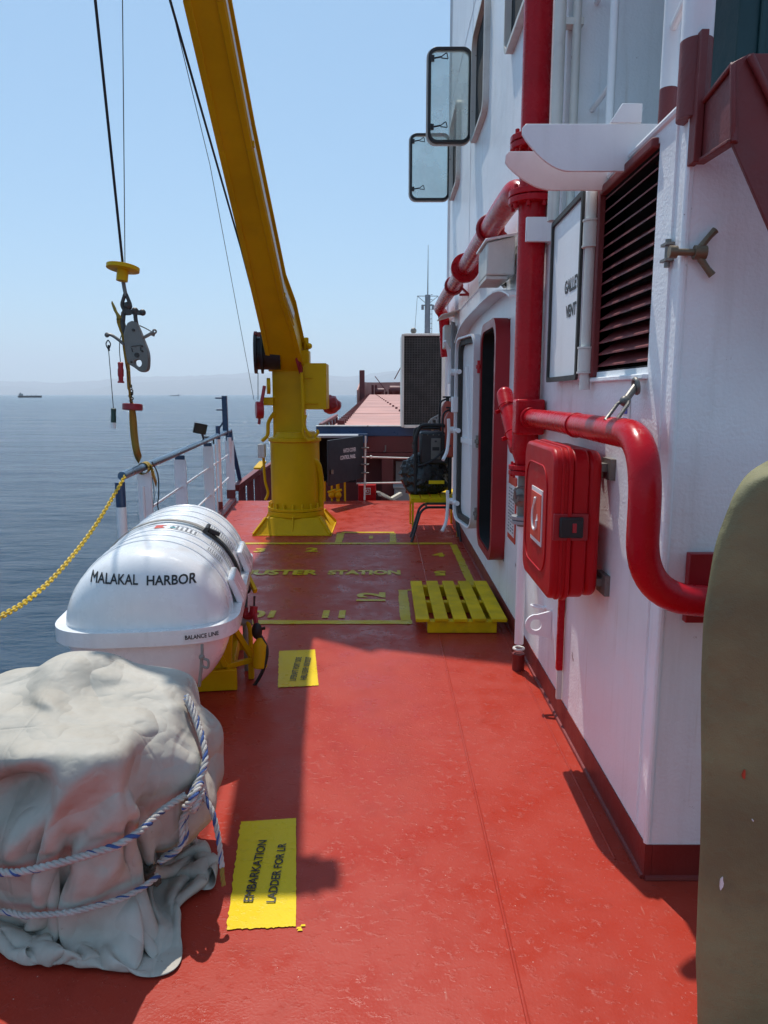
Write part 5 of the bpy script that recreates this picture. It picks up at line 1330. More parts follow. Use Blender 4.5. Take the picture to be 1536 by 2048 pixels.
TARP = (
-275,-178,8,-27,-7,0,-27,-8,1,-26,-9,5,-20,-13,13,-27,-11,8,-11,18,-20,9,26,-7,9,26,0,11,26,0,11,25,10,-25,5,-10,-28,5,1,4,3,27,8,2,27,24,6,12,4,18,-21,-15,15,-19,5,20,-19,16,23,-8,18,21,0,22,19,0,24,16,0,3,0,29,-28,1,2,-24,10,-11,-27,1,6,-29,-3,2,-6,-2,-28,28,4,0,28,5,0,8,1,27,-24,-3,16,-11,-15,21,6,-24,13,16,-25,2,1,-25,-14,-2,-16,-23,0,-18,-22,2,-22,-17,4,-27,-3,8,-28,0,-10,-17,19,-26,9,-5,-17,20,-12,-9,21,18,7,22,16,19,22,2,11,24,-12,-5,23,-18,-12,24,-8,-13,26,0,-8,27,0,-8,28,0,-6,28,2,-4,28,5,1,25,13,18,11,19,28,-1,3,23,1,-18,17,6,-21,27,-5,-3,27,-5,1,11,3,26,-12,23,13,-7,27,-5,-6,26,-7,6,7,-27,16,-24,-1,16,-22,7,4,6,27,-3,27,8,-2,20,-21,7,-17,-21,10,-26,0,11,-26,0,11,-25,4,12,-18,19,
-267,-206,9,-27,-7,1,-26,-6,8,-24,-10,-10,-26,-8,0,-27,-8,4,11,27,-4,10,26,0,9,26,3,4,26,14,-21,15,13,-19,-3,-22,-27,4,-4,6,3,27,15,2,23,26,13,-5,-9,17,-21,2,18,-21,16,22,-7,16,22,0,14,21,12,21,15,-10,26,16,-1,-19,-7,22,-26,8,-9,-27,6,-6,-22,-1,18,-28,-4,3,-3,-1,-29,28,4,0,28,5,0,3,1,28,-28,3,-3,-21,-8,17,16,-21,9,28,-2,0,17,-23,1,3,-25,-13,-1,-15,-24,3,-24,-15,4,-27,1,-2,-22,20,-22,-5,17,-24,11,-10,-2,14,-26,-19,21,-2,-16,20,12,3,22,20,14,22,10,17,22,-6,6,22,-16,-3,24,-13,-9,26,-7,-7,27,0,-6,27,0,-5,27,0,-4,28,1,3,24,18,20,8,19,29,-3,-2,20,4,-19,24,0,-14,27,-5,-3,24,-6,14,-2,12,27,-10,27,4,-5,26,-9,4,12,-25,16,-21,-11,16,-22,1,8,-6,27,-2,25,14,-3,23,-17,6,-12,-25,10,-26,0,11,-26,0,11,-25,1,6,-9,26,
-260,-229,24,-26,-7,4,-26,-9,-2,-22,-11,-16,-27,-8,8,-19,11,17,12,27,-6,11,25,-1,9,27,4,-16,18,17,-28,4,-2,-16,-3,-23,-28,3,-9,14,2,24,25,6,14,18,17,-14,-4,18,-22,16,21,-9,16,22,0,17,22,0,10,17,18,16,23,8,18,0,-23,-29,0,-2,-26,5,-1,-28,3,3,-15,-2,24,-28,-4,3,-1,-1,-29,28,5,-1,27,5,0,-4,0,28,-26,5,-13,-28,1,5,24,-15,7,27,5,-5,28,-7,4,18,-23,3,2,-25,-15,4,-24,-14,-1,-24,17,-18,-6,22,-25,-1,12,-23,10,-11,9,9,-25,-14,19,-15,-18,21,0,-18,21,8,-5,21,19,12,21,15,19,21,2,15,21,-10,8,22,-15,-2,25,-14,-5,26,-5,-5,27,0,-4,27,0,-4,28,1,4,23,19,24,4,18,28,-3,-6,22,3,-18,26,-2,-9,28,-8,1,13,-2,26,-7,21,18,-6,27,-7,2,16,-23,13,-15,-20,17,-22,0,12,-16,20,0,20,21,-3,26,-13,4,-7,-27,10,-26,-1,10,-26,0,12,-25,0,-1,2,28,
-253,-248,45,-25,-12,-2,-24,-13,-8,-24,-8,-12,-18,13,19,-16,18,15,-13,25,1,3,30,-4,28,13,7,-28,3,4,-25,-1,-12,-24,-1,-15,-11,-1,-26,24,11,10,21,5,16,8,18,-20,16,21,-10,16,21,0,17,22,0,17,22,0,11,19,17,10,18,20,-3,-9,-27,-27,2,-10,-27,4,0,-28,3,1,-8,0,27,-28,-6,3,-2,-1,-28,28,5,-3,28,5,1,-13,1,25,-28,3,-3,-27,4,-13,27,-1,-10,27,-2,0,28,0,0,29,-4,0,21,-22,4,3,-28,12,-22,-7,19,-28,2,5,-16,-3,22,-26,7,-10,15,9,-22,1,13,-26,-19,21,-4,-18,20,0,-19,21,4,-9,21,17,8,21,18,19,20,8,18,20,-4,16,20,-11,10,21,-15,1,25,-15,-5,27,-2,-3,28,0,-3,28,1,7,21,21,26,2,14,28,-3,-7,25,-2,-11,26,-3,-9,25,-12,11,4,8,29,-7,28,1,0,19,-21,11,-7,-25,16,-23,-4,14,-21,11,3,10,27,-3,28,-6,4,0,-28,8,-27,-4,11,-25,0,12,-25,2,-11,16,22,
-242,-274,35,-24,-1,-15,-24,8,-12,-26,13,4,-9,8,26,-11,12,23,-16,15,18,-18,24,7,25,-13,-14,-20,3,-24,-26,-3,-2,-26,-2,-10,1,3,-28,24,14,2,23,7,15,12,20,-16,18,21,-1,17,21,0,17,22,0,16,21,7,3,16,22,-7,15,22,-14,-6,-24,-16,-5,-22,-27,4,-5,-28,3,0,2,1,29,-27,-6,3,-5,-2,-28,28,5,-4,28,6,2,-21,0,20,-26,6,-8,-28,2,-6,26,-3,-8,28,-2,0,27,0,0,22,0,17,24,12,15,13,-23,10,-26,10,-8,-25,1,10,-15,-3,24,-27,5,-5,2,8,-26,23,9,-15,-8,17,-22,-19,21,0,-17,21,0,-19,21,2,-12,21,15,5,20,20,18,20,10,19,20,-2,19,19,-5,19,17,-11,13,21,-15,-1,27,-11,-4,26,-3,-3,30,1,12,19,20,29,0,11,28,-6,0,27,-6,-6,26,-6,-8,20,-10,21,-5,25,17,-1,22,-20,8,-2,-26,16,-21,-10,15,-23,4,6,-2,28,-2,28,4,5,1,-27,-4,-26,11,8,-27,8,21,-15,-14,-16,23,-4,
-228,-261,12,-25,11,-4,-26,11,0,-25,9,0,-11,11,25,-23,10,11,-25,4,8,-24,-7,15,22,-20,6,7,-1,-29,-26,0,-13,-27,-7,1,11,8,-24,23,14,0,23,15,0,19,18,0,18,20,0,17,22,0,18,21,2,5,18,21,-5,15,23,-20,14,16,-21,1,-19,-8,-12,-24,-22,0,-18,-29,3,-1,16,4,26,-27,-8,7,-10,-2,-27,27,3,-6,27,7,3,-28,4,4,-27,1,8,-20,10,12,28,9,-1,22,14,3,20,18,-11,14,-12,21,21,-7,16,26,1,12,-10,18,-21,-28,4,5,-18,-2,20,-29,3,-1,-7,8,-26,25,9,-8,16,10,-22,-16,20,-14,-17,21,0,-18,21,0,-19,20,0,-14,21,14,2,21,20,16,20,11,20,20,-3,17,16,-14,22,15,10,19,19,-6,12,22,-13,4,21,-19,1,30,0,22,15,7,26,2,14,27,-5,9,26,-9,2,25,-13,-6,11,6,27,-4,28,-9,7,3,-28,14,-18,-16,15,-24,0,9,-15,23,0,23,19,6,-6,-28,-11,-24,-14,7,1,31,20,-19,-4,-11,21,-18,
-217,-234,9,-25,11,-1,-25,11,0,-26,11,1,-30,1,1,-27,-8,7,-24,-10,12,-20,-11,16,8,-21,19,21,-10,-17,-11,1,-26,-28,-9,4,22,13,-13,24,14,-3,23,16,-1,20,20,0,19,20,0,19,23,0,11,20,17,-8,15,23,-17,13,19,-21,13,12,-24,6,-12,-12,-9,-23,-21,15,-9,-13,-22,-17,27,4,11,-26,-5,11,-18,-6,-23,27,5,4,23,13,10,-24,14,9,-20,12,12,-22,16,11,4,25,-15,21,17,-8,25,13,3,21,-7,18,14,-12,20,26,1,12,7,20,-20,-26,9,-6,-23,0,16,-28,3,1,-16,6,-23,20,9,-17,27,7,-4,5,14,-25,-17,22,-7,-18,21,0,-18,20,0,-19,21,0,-17,20,11,-1,22,20,18,21,9,20,17,-10,19,13,15,22,14,4,6,22,-19,19,19,-2,27,6,-4,17,-2,-23,25,12,-1,25,13,1,25,9,9,26,-2,14,23,-16,12,3,26,11,3,12,-26,13,-16,-21,15,-23,0,12,-19,17,0,0,30,-4,-19,-21,-1,-11,-26,1,27,12,15,-10,24,-21,17,-6,
-213,-215,32,-28,-2,5,-28,-3,-1,-27,-5,-9,-23,-5,-18,-27,-6,-1,-27,-7,6,-28,-8,9,-1,-16,26,24,-20,4,10,-2,-27,-16,12,21,5,29,-6,29,3,-3,25,10,-5,25,14,-6,23,16,-5,18,23,-3,-8,16,24,-13,14,20,-22,12,12,-21,13,13,-24,10,-7,-21,0,-20,-21,20,-7,8,-25,-6,28,-12,-6,-26,-9,-2,-26,13,4,26,17,6,24,8,11,1,30,-2,-19,19,7,-22,10,14,-12,24,-6,6,26,-15,25,12,3,24,-3,15,13,-12,21,26,-2,12,16,19,-13,-18,16,-15,-28,3,0,-27,1,6,-23,6,-17,16,11,-20,27,4,-1,23,8,-15,-6,21,-18,-18,21,-5,-18,20,-3,-19,20,-1,-19,20,0,-19,22,7,-2,23,18,21,21,9,21,14,9,20,14,14,28,5,4,25,-9,-12,21,-2,-18,25,4,-14,24,8,-11,26,11,-6,26,11,0,25,12,0,23,10,12,17,1,24,6,28,-7,10,-6,-28,14,-25,-1,8,-14,22,7,-19,20,-3,-25,-13,0,-4,-28,-5,27,-1,7,12,26,-20,20,2,
-210,-240,49,-27,-6,-8,-26,-3,-10,-24,-2,-14,-25,-6,-9,-27,-7,0,-27,-6,0,-23,-9,12,12,25,16,18,-8,19,16,-21,-13,-16,13,19,-16,23,9,29,8,-2,22,14,-7,21,18,-8,12,21,-13,3,8,-30,-7,3,28,-1,-2,28,-17,12,18,-22,13,14,-26,14,0,-22,19,-10,0,28,-9,19,-23,-7,10,-26,-1,-27,-10,-2,-22,19,4,11,27,0,24,7,12,19,21,3,-6,28,-1,-22,15,10,-10,24,-6,-17,23,-4,18,20,-4,26,2,11,14,-13,21,24,-4,14,21,17,-9,-13,19,-17,-25,8,-9,-26,4,-6,-29,2,-3,14,13,-21,26,5,-7,28,0,-2,8,18,-19,-15,22,-10,-15,21,-9,-18,20,-7,-19,21,-2,-19,18,0,-18,24,1,13,25,10,23,14,12,25,12,11,24,9,10,29,-3,9,26,-11,-1,25,-9,-9,26,-5,-10,26,1,-11,26,4,-9,27,9,-7,26,13,-2,19,20,10,13,18,19,12,16,-22,13,-22,-11,8,-26,11,7,-17,21,0,-27,-4,-1,1,-28,-5,27,0,-10,26,5,-10,21,15,
-201,-261,31,-25,-3,-11,-26,-6,-7,-26,-7,-5,-27,-8,0,-26,-7,0,-28,-9,0,-4,12,27,6,23,-19,12,20,16,22,-14,15,-24,17,1,-24,17,-1,10,13,24,25,11,6,12,15,-21,5,10,-26,9,-23,-19,13,-6,27,-14,5,26,-21,12,15,-21,23,-2,-1,28,-7,2,28,11,-8,21,18,-10,-28,1,13,-24,0,-25,-12,-1,-16,23,2,-3,28,0,17,23,2,25,7,13,11,26,1,-10,27,-2,-17,22,-1,-25,13,2,5,27,-5,25,13,3,19,-9,18,21,-10,16,23,16,-4,-9,21,-17,-25,7,-9,-27,-5,-2,-23,13,-12,12,17,-20,26,3,-7,28,-5,-1,15,17,-16,-10,23,-12,-21,18,-6,-25,12,-3,-27,6,-3,-16,24,1,10,26,-6,13,11,-23,19,19,1,20,18,7,22,16,9,23,10,12,26,0,12,26,-8,8,26,-10,1,26,-8,-3,27,-4,-6,28,-1,-7,28,3,-6,26,13,-4,17,22,2,12,27,5,19,-8,-19,9,-27,-3,5,-22,18,3,-28,-1,-1,10,-26,-9,27,0,-10,26,1,-10,24,9,
-191,-280,11,-27,-9,-3,-26,-8,0,-26,-9,0,-27,-7,0,-27,-7,0,-21,-1,19,11,28,7,4,18,-21,6,28,-2,13,10,26,-23,14,-3,-22,18,0,-10,17,22,13,10,23,-1,-3,-30,9,-8,-25,12,-27,-3,19,-14,16,-19,23,7,-6,25,5,13,21,17,0,22,18,-8,20,18,-9,20,18,-23,-15,8,8,-28,2,-25,-13,-2,-7,27,1,-4,26,1,-2,29,-1,23,10,11,19,20,5,-1,28,-1,-17,22,-1,-25,12,1,1,27,-4,13,24,-1,24,-4,13,19,-11,17,25,13,-1,-5,22,-17,-25,6,-9,-27,-7,-1,-13,19,-16,9,18,-20,27,1,-5,27,-8,0,18,16,-15,-15,22,-11,-27,4,-4,-28,0,-5,-21,20,0,5,28,-6,16,9,-23,7,2,-27,20,19,-1,20,19,0,20,20,0,20,19,4,22,15,11,24,5,16,24,-3,13,25,-8,9,27,-7,3,27,-6,-1,26,-5,0,29,-1,-2,25,12,-4,14,27,2,22,3,-16,17,-18,-16,6,-27,-1,4,-27,5,-3,16,-22,-9,28,-1,-10,25,0,-12,26,3,
-183,-308,8,-26,-9,0,-27,-8,0,-26,-9,0,-27,-7,0,-27,-6,8,-2,19,22,9,24,-15,8,25,-9,6,28,-4,-2,29,5,-19,21,7,-20,17,10,-15,21,11,4,12,27,18,-15,-20,10,-25,-6,-17,-22,9,0,-29,1,-16,23,8,0,26,12,15,17,18,9,19,17,3,23,18,-5,21,17,-27,3,11,-6,-28,3,-24,-14,0,-18,22,-3,-2,28,1,1,28,2,18,19,6,22,15,9,8,27,1,-12,25,-2,-25,12,0,-10,26,-5,10,26,-1,25,6,9,21,-12,16,25,12,2,-1,24,-15,-24,6,-11,-27,-7,-2,-4,20,-19,8,20,-17,27,-3,-3,26,-10,0,18,17,-14,-24,13,-9,-25,-11,-5,-26,13,-4,-2,28,-7,15,9,-23,2,-9,-27,14,7,-24,20,19,-5,20,19,0,20,19,0,20,19,0,20,19,0,20,19,5,22,11,14,24,0,14,23,2,13,25,-3,9,26,-6,4,22,-5,14,27,-6,5,28,9,-4,24,2,-15,21,-8,-17,13,-19,-15,6,-30,-7,-5,26,-9,-11,25,-2,-9,26,-4,-10,26,-2,
-174,-336,8,-26,-8,0,-27,-9,0,-27,-9,0,-26,-6,11,-21,6,18,13,28,1,4,28,1,-2,28,0,-3,28,1,-2,27,4,-9,27,5,-17,22,5,-8,27,-13,6,8,27,6,-28,5,9,-26,-6,-12,-23,7,-11,-25,8,-25,10,7,-8,25,10,2,25,13,14,14,19,12,16,19,5,21,19,-19,18,13,-24,-15,2,-19,-20,2,-23,16,-3,-3,28,1,2,28,2,14,23,5,21,15,8,14,25,4,-6,27,-2,-22,17,-1,-17,21,-3,4,28,-3,24,12,6,22,-9,14,26,12,3,2,24,-14,-23,9,-12,-28,-5,-4,-6,20,-19,19,16,-14,26,-9,0,27,-8,-1,14,19,-15,-27,0,-7,-27,-10,-4,-8,26,-11,13,14,-19,6,-13,-25,7,-1,-26,12,2,-26,19,17,-12,20,19,0,20,19,0,20,19,0,20,19,0,20,19,0,20,19,0,19,19,7,22,9,15,23,5,15,25,-1,13,24,-5,11,16,-20,-12,20,-20,-1,25,-10,9,28,-4,2,26,-8,-8,21,-5,-18,-16,25,2,-12,25,-2,-8,26,-6,-6,26,-7,
-165,-363,8,-27,-9,0,-26,-8,7,-25,-1,14,-22,6,15,-20,14,16,-12,26,6,-5,28,-3,-6,27,-4,-6,27,-3,-7,26,-5,-7,26,-13,12,24,-15,19,22,13,7,11,26,6,-18,25,-11,-27,8,-11,-25,6,-12,-23,9,-28,-3,7,-11,24,10,-12,23,10,5,21,17,16,10,20,14,14,19,-7,23,16,-29,3,4,-20,-20,2,-26,11,-2,-5,28,1,1,27,2,10,26,3,21,17,7,16,22,5,0,28,0,-17,22,-2,-21,18,-3,-2,27,-2,20,19,3,24,-7,12,25,13,3,4,25,-12,-20,11,-14,-27,-5,-6,-4,22,-18,24,11,-11,25,-13,2,28,-3,-2,8,20,-18,-27,-9,-3,-24,7,-11,21,4,-21,12,3,-24,7,7,-26,-1,11,-26,16,-20,-12,16,-3,-23,20,18,-9,19,19,0,20,19,0,20,19,0,20,19,0,20,20,0,19,19,0,20,20,1,20,17,11,23,9,15,25,0,14,22,-16,6,15,-20,-13,15,-22,-5,16,-23,3,23,-15,-7,21,17,-18,10,26,4,0,26,15,-8,26,8,-11,26,4,
-159,-392,16,-23,6,17,-24,12,9,-23,15,2,-25,13,-3,-26,3,-7,-27,9,2,-18,20,9,-10,26,4,1,27,-11,2,24,-12,19,23,-11,20,18,12,1,16,25,-16,11,20,-1,15,27,-12,-24,11,0,-24,14,5,-24,14,-21,-18,7,-22,17,8,-18,19,9,-3,24,14,13,15,19,18,7,20,5,21,19,-22,16,8,-25,-13,1,-26,7,-1,-4,27,1,-3,27,2,6,27,3,18,20,6,18,20,5,4,28,1,-12,25,-2,-22,17,-2,-6,26,-3,14,24,1,26,-4,11,22,16,1,7,25,-10,-17,14,-16,-27,-6,-6,5,22,-17,24,8,-9,23,-15,3,27,4,-6,1,20,-19,-27,-4,-8,-10,12,-24,16,5,-22,22,0,-19,1,9,-26,17,-2,-24,15,-20,-12,12,-23,-12,20,6,-18,20,15,-13,20,21,0,20,19,0,20,19,0,20,19,0,20,20,0,19,19,0,20,20,0,20,18,5,23,13,11,24,-2,15,22,-21,9,15,-21,-10,8,-23,-17,-8,-26,-13,10,24,0,12,24,0,13,25,0,10,25,7,4,25,13,
-144,-372,31,-25,13,1,-26,10,-4,-26,6,-8,-26,9,-5,-26,9,-2,-26,11,2,-25,9,1,-25,13,6,17,21,-14,19,20,0,18,16,17,9,17,20,4,17,23,-6,16,23,0,15,25,-21,2,21,-17,-20,13,1,-24,13,-5,-25,12,-29,-3,5,-20,19,8,-11,22,12,5,22,18,18,5,21,13,14,20,-10,24,12,-28,5,0,-27,-2,0,-13,25,0,5,27,4,4,27,3,14,24,4,18,19,6,5,28,1,-6,27,-1,-19,20,-2,-14,23,-3,11,26,0,26,-1,8,18,22,-1,8,24,-8,-9,19,-17,-24,-11,-4,12,19,-16,20,13,-12,22,-17,7,23,12,-12,-5,16,-22,-21,5,-18,5,12,-25,22,-2,-17,9,9,-25,19,-1,-22,16,-19,-14,6,-26,-9,18,-17,-14,21,0,-19,20,7,-17,22,14,-10,21,18,-6,19,20,-2,19,20,0,20,18,0,20,19,0,19,20,0,14,16,19,23,9,-12,23,18,-4,24,2,18,-2,-24,-20,-14,-25,-1,-11,-26,1,12,24,13,11,25,-6,12,25,-8,11,25,0,12,25,0,
-136,-353,9,-25,11,0,-25,12,-1,-25,12,0,-26,10,0,-26,11,3,-25,10,4,-26,10,8,-24,8,15,-12,18,-19,17,22,-10,11,2,27,11,0,24,15,5,24,10,13,23,3,15,25,-7,13,24,-23,1,20,-19,-19,12,0,-25,13,-20,-18,8,-26,8,6,-13,22,11,-9,22,14,15,11,21,17,8,20,-1,23,16,-23,16,3,-28,1,0,-16,23,1,6,27,3,4,27,4,10,25,3,17,21,5,3,28,1,0,27,0,-13,24,-2,-18,21,-2,4,27,-2,26,5,7,10,25,-7,9,23,-7,-3,23,-14,-25,-4,-11,28,7,-7,14,18,-15,22,-16,7,14,16,-18,-15,9,-23,0,18,-23,16,7,-22,18,2,-21,21,-3,-20,18,-17,-15,4,-25,-10,16,-21,-12,21,-3,-18,9,13,-23,6,12,-24,27,2,7,27,5,-2,26,10,-6,24,9,-9,22,14,-13,21,19,-4,20,21,7,6,15,23,26,14,-4,21,5,-20,-12,11,25,-8,9,-29,-12,-26,-2,-10,-26,1,11,24,12,11,24,-10,11,25,-3,12,26,0,11,25,0,
-124,-328,20,-26,10,3,-26,10,4,-26,8,3,-27,8,2,-25,8,3,-25,11,3,-22,13,4,-23,15,7,-21,12,-4,-13,15,-22,15,11,21,13,0,26,8,-8,26,12,-4,25,14,2,25,8,9,26,-8,14,26,-24,2,18,-21,-17,11,-7,-25,11,-26,-9,5,-19,19,11,-19,17,11,9,18,20,18,6,20,6,21,17,-16,22,8,-27,8,-1,-17,22,2,6,27,4,6,26,3,6,27,3,15,23,5,0,28,0,-1,27,0,-1,27,-1,-18,22,0,-4,27,-3,24,12,2,3,25,-9,4,24,-10,7,24,-9,-22,6,-15,26,5,-4,21,7,-18,18,-2,8,1,9,-27,11,12,-22,9,15,-21,17,6,-22,21,-4,-19,18,-16,-14,6,-25,-12,15,-20,-13,22,-5,-18,12,10,-24,-5,15,-23,5,12,-24,25,4,-12,26,6,8,28,5,5,28,5,-2,28,0,-7,26,1,-9,27,16,-6,11,13,27,11,2,-24,-8,18,-20,-16,16,21,-9,27,-3,-5,-28,8,-16,-19,-16,10,25,-10,11,25,0,11,25,0,11,26,1,13,23,11,
-126,-339,47,-26,9,3,-26,8,3,-26,9,3,-27,8,3,-26,9,3,-25,11,3,-27,10,2,-26,10,0,-28,12,-11,-13,21,-15,8,22,19,13,11,23,15,3,26,10,-6,26,8,-15,24,12,-8,24,10,4,28,-7,12,26,-25,4,18,-23,-15,9,-15,-23,9,-29,1,4,-20,18,11,1,21,19,16,10,20,10,18,19,-9,24,10,-22,17,2,-17,21,3,6,27,3,6,27,4,4,27,3,10,26,3,3,27,1,1,28,0,0,28,0,-12,24,-1,-8,27,-2,20,19,-1,1,26,-9,2,24,-10,2,24,-11,-13,14,-17,26,7,-7,9,13,-20,25,-1,-1,25,-3,-17,16,2,-21,8,16,-22,17,7,-21,17,-18,-14,7,-24,-13,17,-18,-14,21,-6,-18,15,8,-23,4,13,-24,-3,15,-23,2,14,-24,16,7,-23,27,2,-9,27,5,4,25,-4,-11,27,2,-6,26,12,5,16,4,23,14,-28,6,4,7,-30,-10,22,-13,-13,27,1,-14,24,8,-2,-11,27,-15,-17,-21,6,24,-15,11,27,2,14,23,12,20,15,13,24,9,12,
-136,-368,47,-25,10,5,-26,8,4,-27,9,5,-26,9,5,-28,10,3,-26,10,-2,-26,12,-9,-22,14,-12,-9,24,-16,7,27,11,-10,0,29,-7,9,25,-1,15,25,5,6,28,12,-2,27,11,-11,24,9,-17,23,9,-2,28,-6,12,28,-25,4,16,-26,-12,8,-23,-15,5,-27,7,8,-7,21,17,12,16,20,11,17,19,-6,24,11,-14,23,5,-12,24,4,4,27,4,6,27,4,4,28,3,5,28,2,4,28,1,2,29,1,1,28,0,-4,28,-1,-7,27,-1,9,25,-5,5,26,-7,1,25,-10,1,23,-13,-8,20,-14,15,15,-18,12,11,-18,21,5,-16,25,-5,-13,29,-7,-13,20,9,-19,15,-11,-16,6,-25,-13,20,-14,-15,21,-5,-19,17,4,-23,8,12,-24,0,14,-24,1,14,-24,6,12,-24,10,11,-24,16,5,-22,25,-2,-15,27,-2,-7,27,7,11,12,-5,25,12,-23,14,10,-23,-15,4,3,-28,-6,26,-7,-15,24,4,-14,20,12,-5,20,21,-16,-18,-18,19,19,4,25,11,8,26,9,1,25,11,-2,24,12,-1,
-144,-377,21,-25,9,4,-26,8,4,-26,9,6,-26,7,5,-25,8,3,-26,7,1,-24,13,-11,-5,25,-12,6,29,5,0,15,24,-6,7,27,-8,5,27,-10,1,26,-16,0,23,-5,6,28,5,4,28,11,-5,28,8,-17,22,9,-6,28,-8,9,27,-26,5,16,-26,-9,6,-28,-7,6,-16,18,15,7,19,19,8,19,18,-8,24,10,-5,26,10,-3,27,7,3,28,4,5,28,3,4,29,3,4,29,2,3,29,2,3,30,0,1,30,0,0,29,-1,-2,29,-2,3,29,-5,3,27,-7,1,27,-11,1,25,-13,0,23,-17,7,18,-20,10,16,-23,18,7,-21,26,-4,-15,37,-22,-9,12,-13,-5,20,-14,-16,24,-9,-18,19,-2,-21,18,0,-23,16,3,-22,4,14,-23,-1,15,-23,7,12,-25,11,8,-25,15,2,-23,6,17,-21,12,9,-23,25,-5,-15,4,-17,28,10,-20,16,13,-25,4,8,-20,-18,3,4,-28,-7,26,-2,4,14,25,-2,21,16,-18,19,15,6,-21,-19,25,13,-11,20,14,-10,22,16,-8,21,17,-5,23,17,-3,
-137,-352,8,-27,9,1,-26,9,7,-25,10,9,-23,7,12,-26,11,7,-24,3,-15,-16,-16,-21,6,27,5,3,18,22,-10,5,26,-5,8,27,-6,7,26,-13,1,26,-16,-3,23,-13,0,25,-9,4,27,-4,5,28,1,-2,30,10,-15,24,5,-6,27,-10,8,28,-26,4,13,-28,-6,5,-19,12,16,2,19,19,-1,22,16,-2,26,12,0,26,10,0,30,8,3,29,4,5,31,4,4,29,2,3,32,2,4,30,2,3,33,1,2,30,0,1,33,-1,1,30,-3,1,32,-5,1,28,-7,2,30,-11,2,26,-13,3,25,-19,6,20,-20,11,18,-25,14,11,-23,23,-1,-26,25,-12,-14,36,-31,-10,13,-5,-19,21,-8,-19,23,-5,-17,23,-3,-16,23,-3,-17,1,18,-22,6,9,-26,11,3,-25,11,8,-24,13,6,-22,13,5,-25,3,-12,-25,-18,-7,-24,14,-20,14,0,-12,27,13,-23,10,4,-12,-26,-2,14,-25,0,27,1,1,3,29,5,10,25,5,14,24,23,1,-17,22,9,-13,22,9,-13,23,10,-13,22,13,-12,21,15,-11,
-128,-325,14,-26,6,8,-24,2,14,-24,12,8,-24,16,-1,-25,4,-17,-16,-18,-17,-10,-27,-1,2,23,17,-1,16,22,-13,0,25,-9,5,26,-6,7,26,-6,7,28,-14,-1,24,-15,-2,23,-10,3,26,-5,2,27,-24,-8,19,-6,-1,30,3,-5,27,3,-4,30,-13,6,25,-27,1,11,-18,12,17,-2,20,20,-2,23,16,0,28,14,0,28,10,1,33,8,2,30,5,5,33,3,5,30,3,4,34,2,3,31,1,3,35,1,3,31,0,1,35,-1,1,32,-2,1,34,-5,1,30,-8,2,33,-12,2,27,-14,7,27,-19,9,21,-21,15,17,-26,16,10,-25,20,3,-29,21,-6,-21,40,-38,-16,17,-10,-8,23,-13,-14,23,-5,-17,24,-1,-18,20,4,-19,10,15,-29,9,0,-25,10,-3,-26,9,-3,-26,14,5,-23,2,-9,-27,-23,-8,-19,-24,9,-13,5,-26,-10,12,-20,15,4,-19,22,0,1,-29,-3,21,-17,0,28,3,10,20,19,3,7,27,13,20,15,28,7,-5,26,6,-4,26,6,-7,25,7,-7,26,7,-9,25,8,-9,
-118,-318,41,-25,12,6,-24,16,-1,-23,11,-14,-23,-7,-17,-19,-23,1,-20,-14,17,7,-8,-25,-3,20,22,-9,0,28,-10,4,26,-10,5,26,-6,9,26,-15,-4,25,-12,1,25,-12,2,26,-10,4,25,-19,-9,22,-17,-6,22,-17,-4,26,-11,-1,27,-5,1,30,-5,0,28,-22,3,20,-8,15,24,-3,22,23,-1,24,17,0,31,14,0,30,10,0,35,8,2,32,6,7,36,3,5,32,2,5,36,2,4,32,2,3,38,1,2,32,1,2,38,-1,0,33,-2,0,38,-5,1,32,-7,2,36,-11,5,28,-14,10,28,-21,15,19,-21,20,15,-28,18,8,-24,21,5,-31,18,-1,-26,21,-14,-28,33,-34,-12,19,-9,-17,13,2,-25,13,-4,-24,11,-10,-23,19,-21,-17,17,-6,-21,16,-2,-24,14,-2,-24,15,3,-25,-24,2,-14,-22,18,-11,-21,-11,-12,-6,-22,-17,10,-24,-12,8,-25,17,-7,27,-3,-3,18,-20,8,22,16,3,26,9,12,26,4,25,12,1,24,12,1,26,11,1,26,9,0,27,7,-2,27,7,-3,26,7,-4,
-108,-294,54,-21,14,-13,-22,2,-19,-23,-13,-13,-21,-20,4,-17,-10,22,-18,-21,4,13,13,-23,-4,15,25,-10,6,28,-10,2,26,-10,-3,27,-10,3,26,-14,-2,26,-13,-1,25,-13,0,27,-12,3,25,-18,-7,23,-18,-7,23,-18,-7,24,-16,-7,24,-16,-2,29,-12,2,28,-14,6,30,-8,15,25,-5,24,26,-1,26,18,-1,34,15,1,32,11,2,39,8,2,34,7,8,38,2,7,32,2,6,38,2,4,33,2,3,39,1,0,34,2,0,40,-1,0,35,-2,-1,40,-5,0,34,-6,3,39,-12,7,30,-15,16,28,-22,19,17,-22,25,11,-29,21,6,-26,22,4,-31,17,0,-28,20,-6,-31,31,-34,-19,21,-13,-15,16,-1,-23,14,-2,-25,13,-10,-24,16,-20,-15,17,-6,-22,16,-2,-24,15,-1,-25,-11,18,-24,-27,-2,-5,-27,-12,-5,-11,-20,-16,-8,-20,-16,-8,-22,-15,2,-19,-21,-9,27,3,-3,31,2,9,27,-6,18,25,-7,21,19,1,24,18,2,23,15,2,25,14,4,24,13,3,26,11,3,26,10,2,26,9,2,
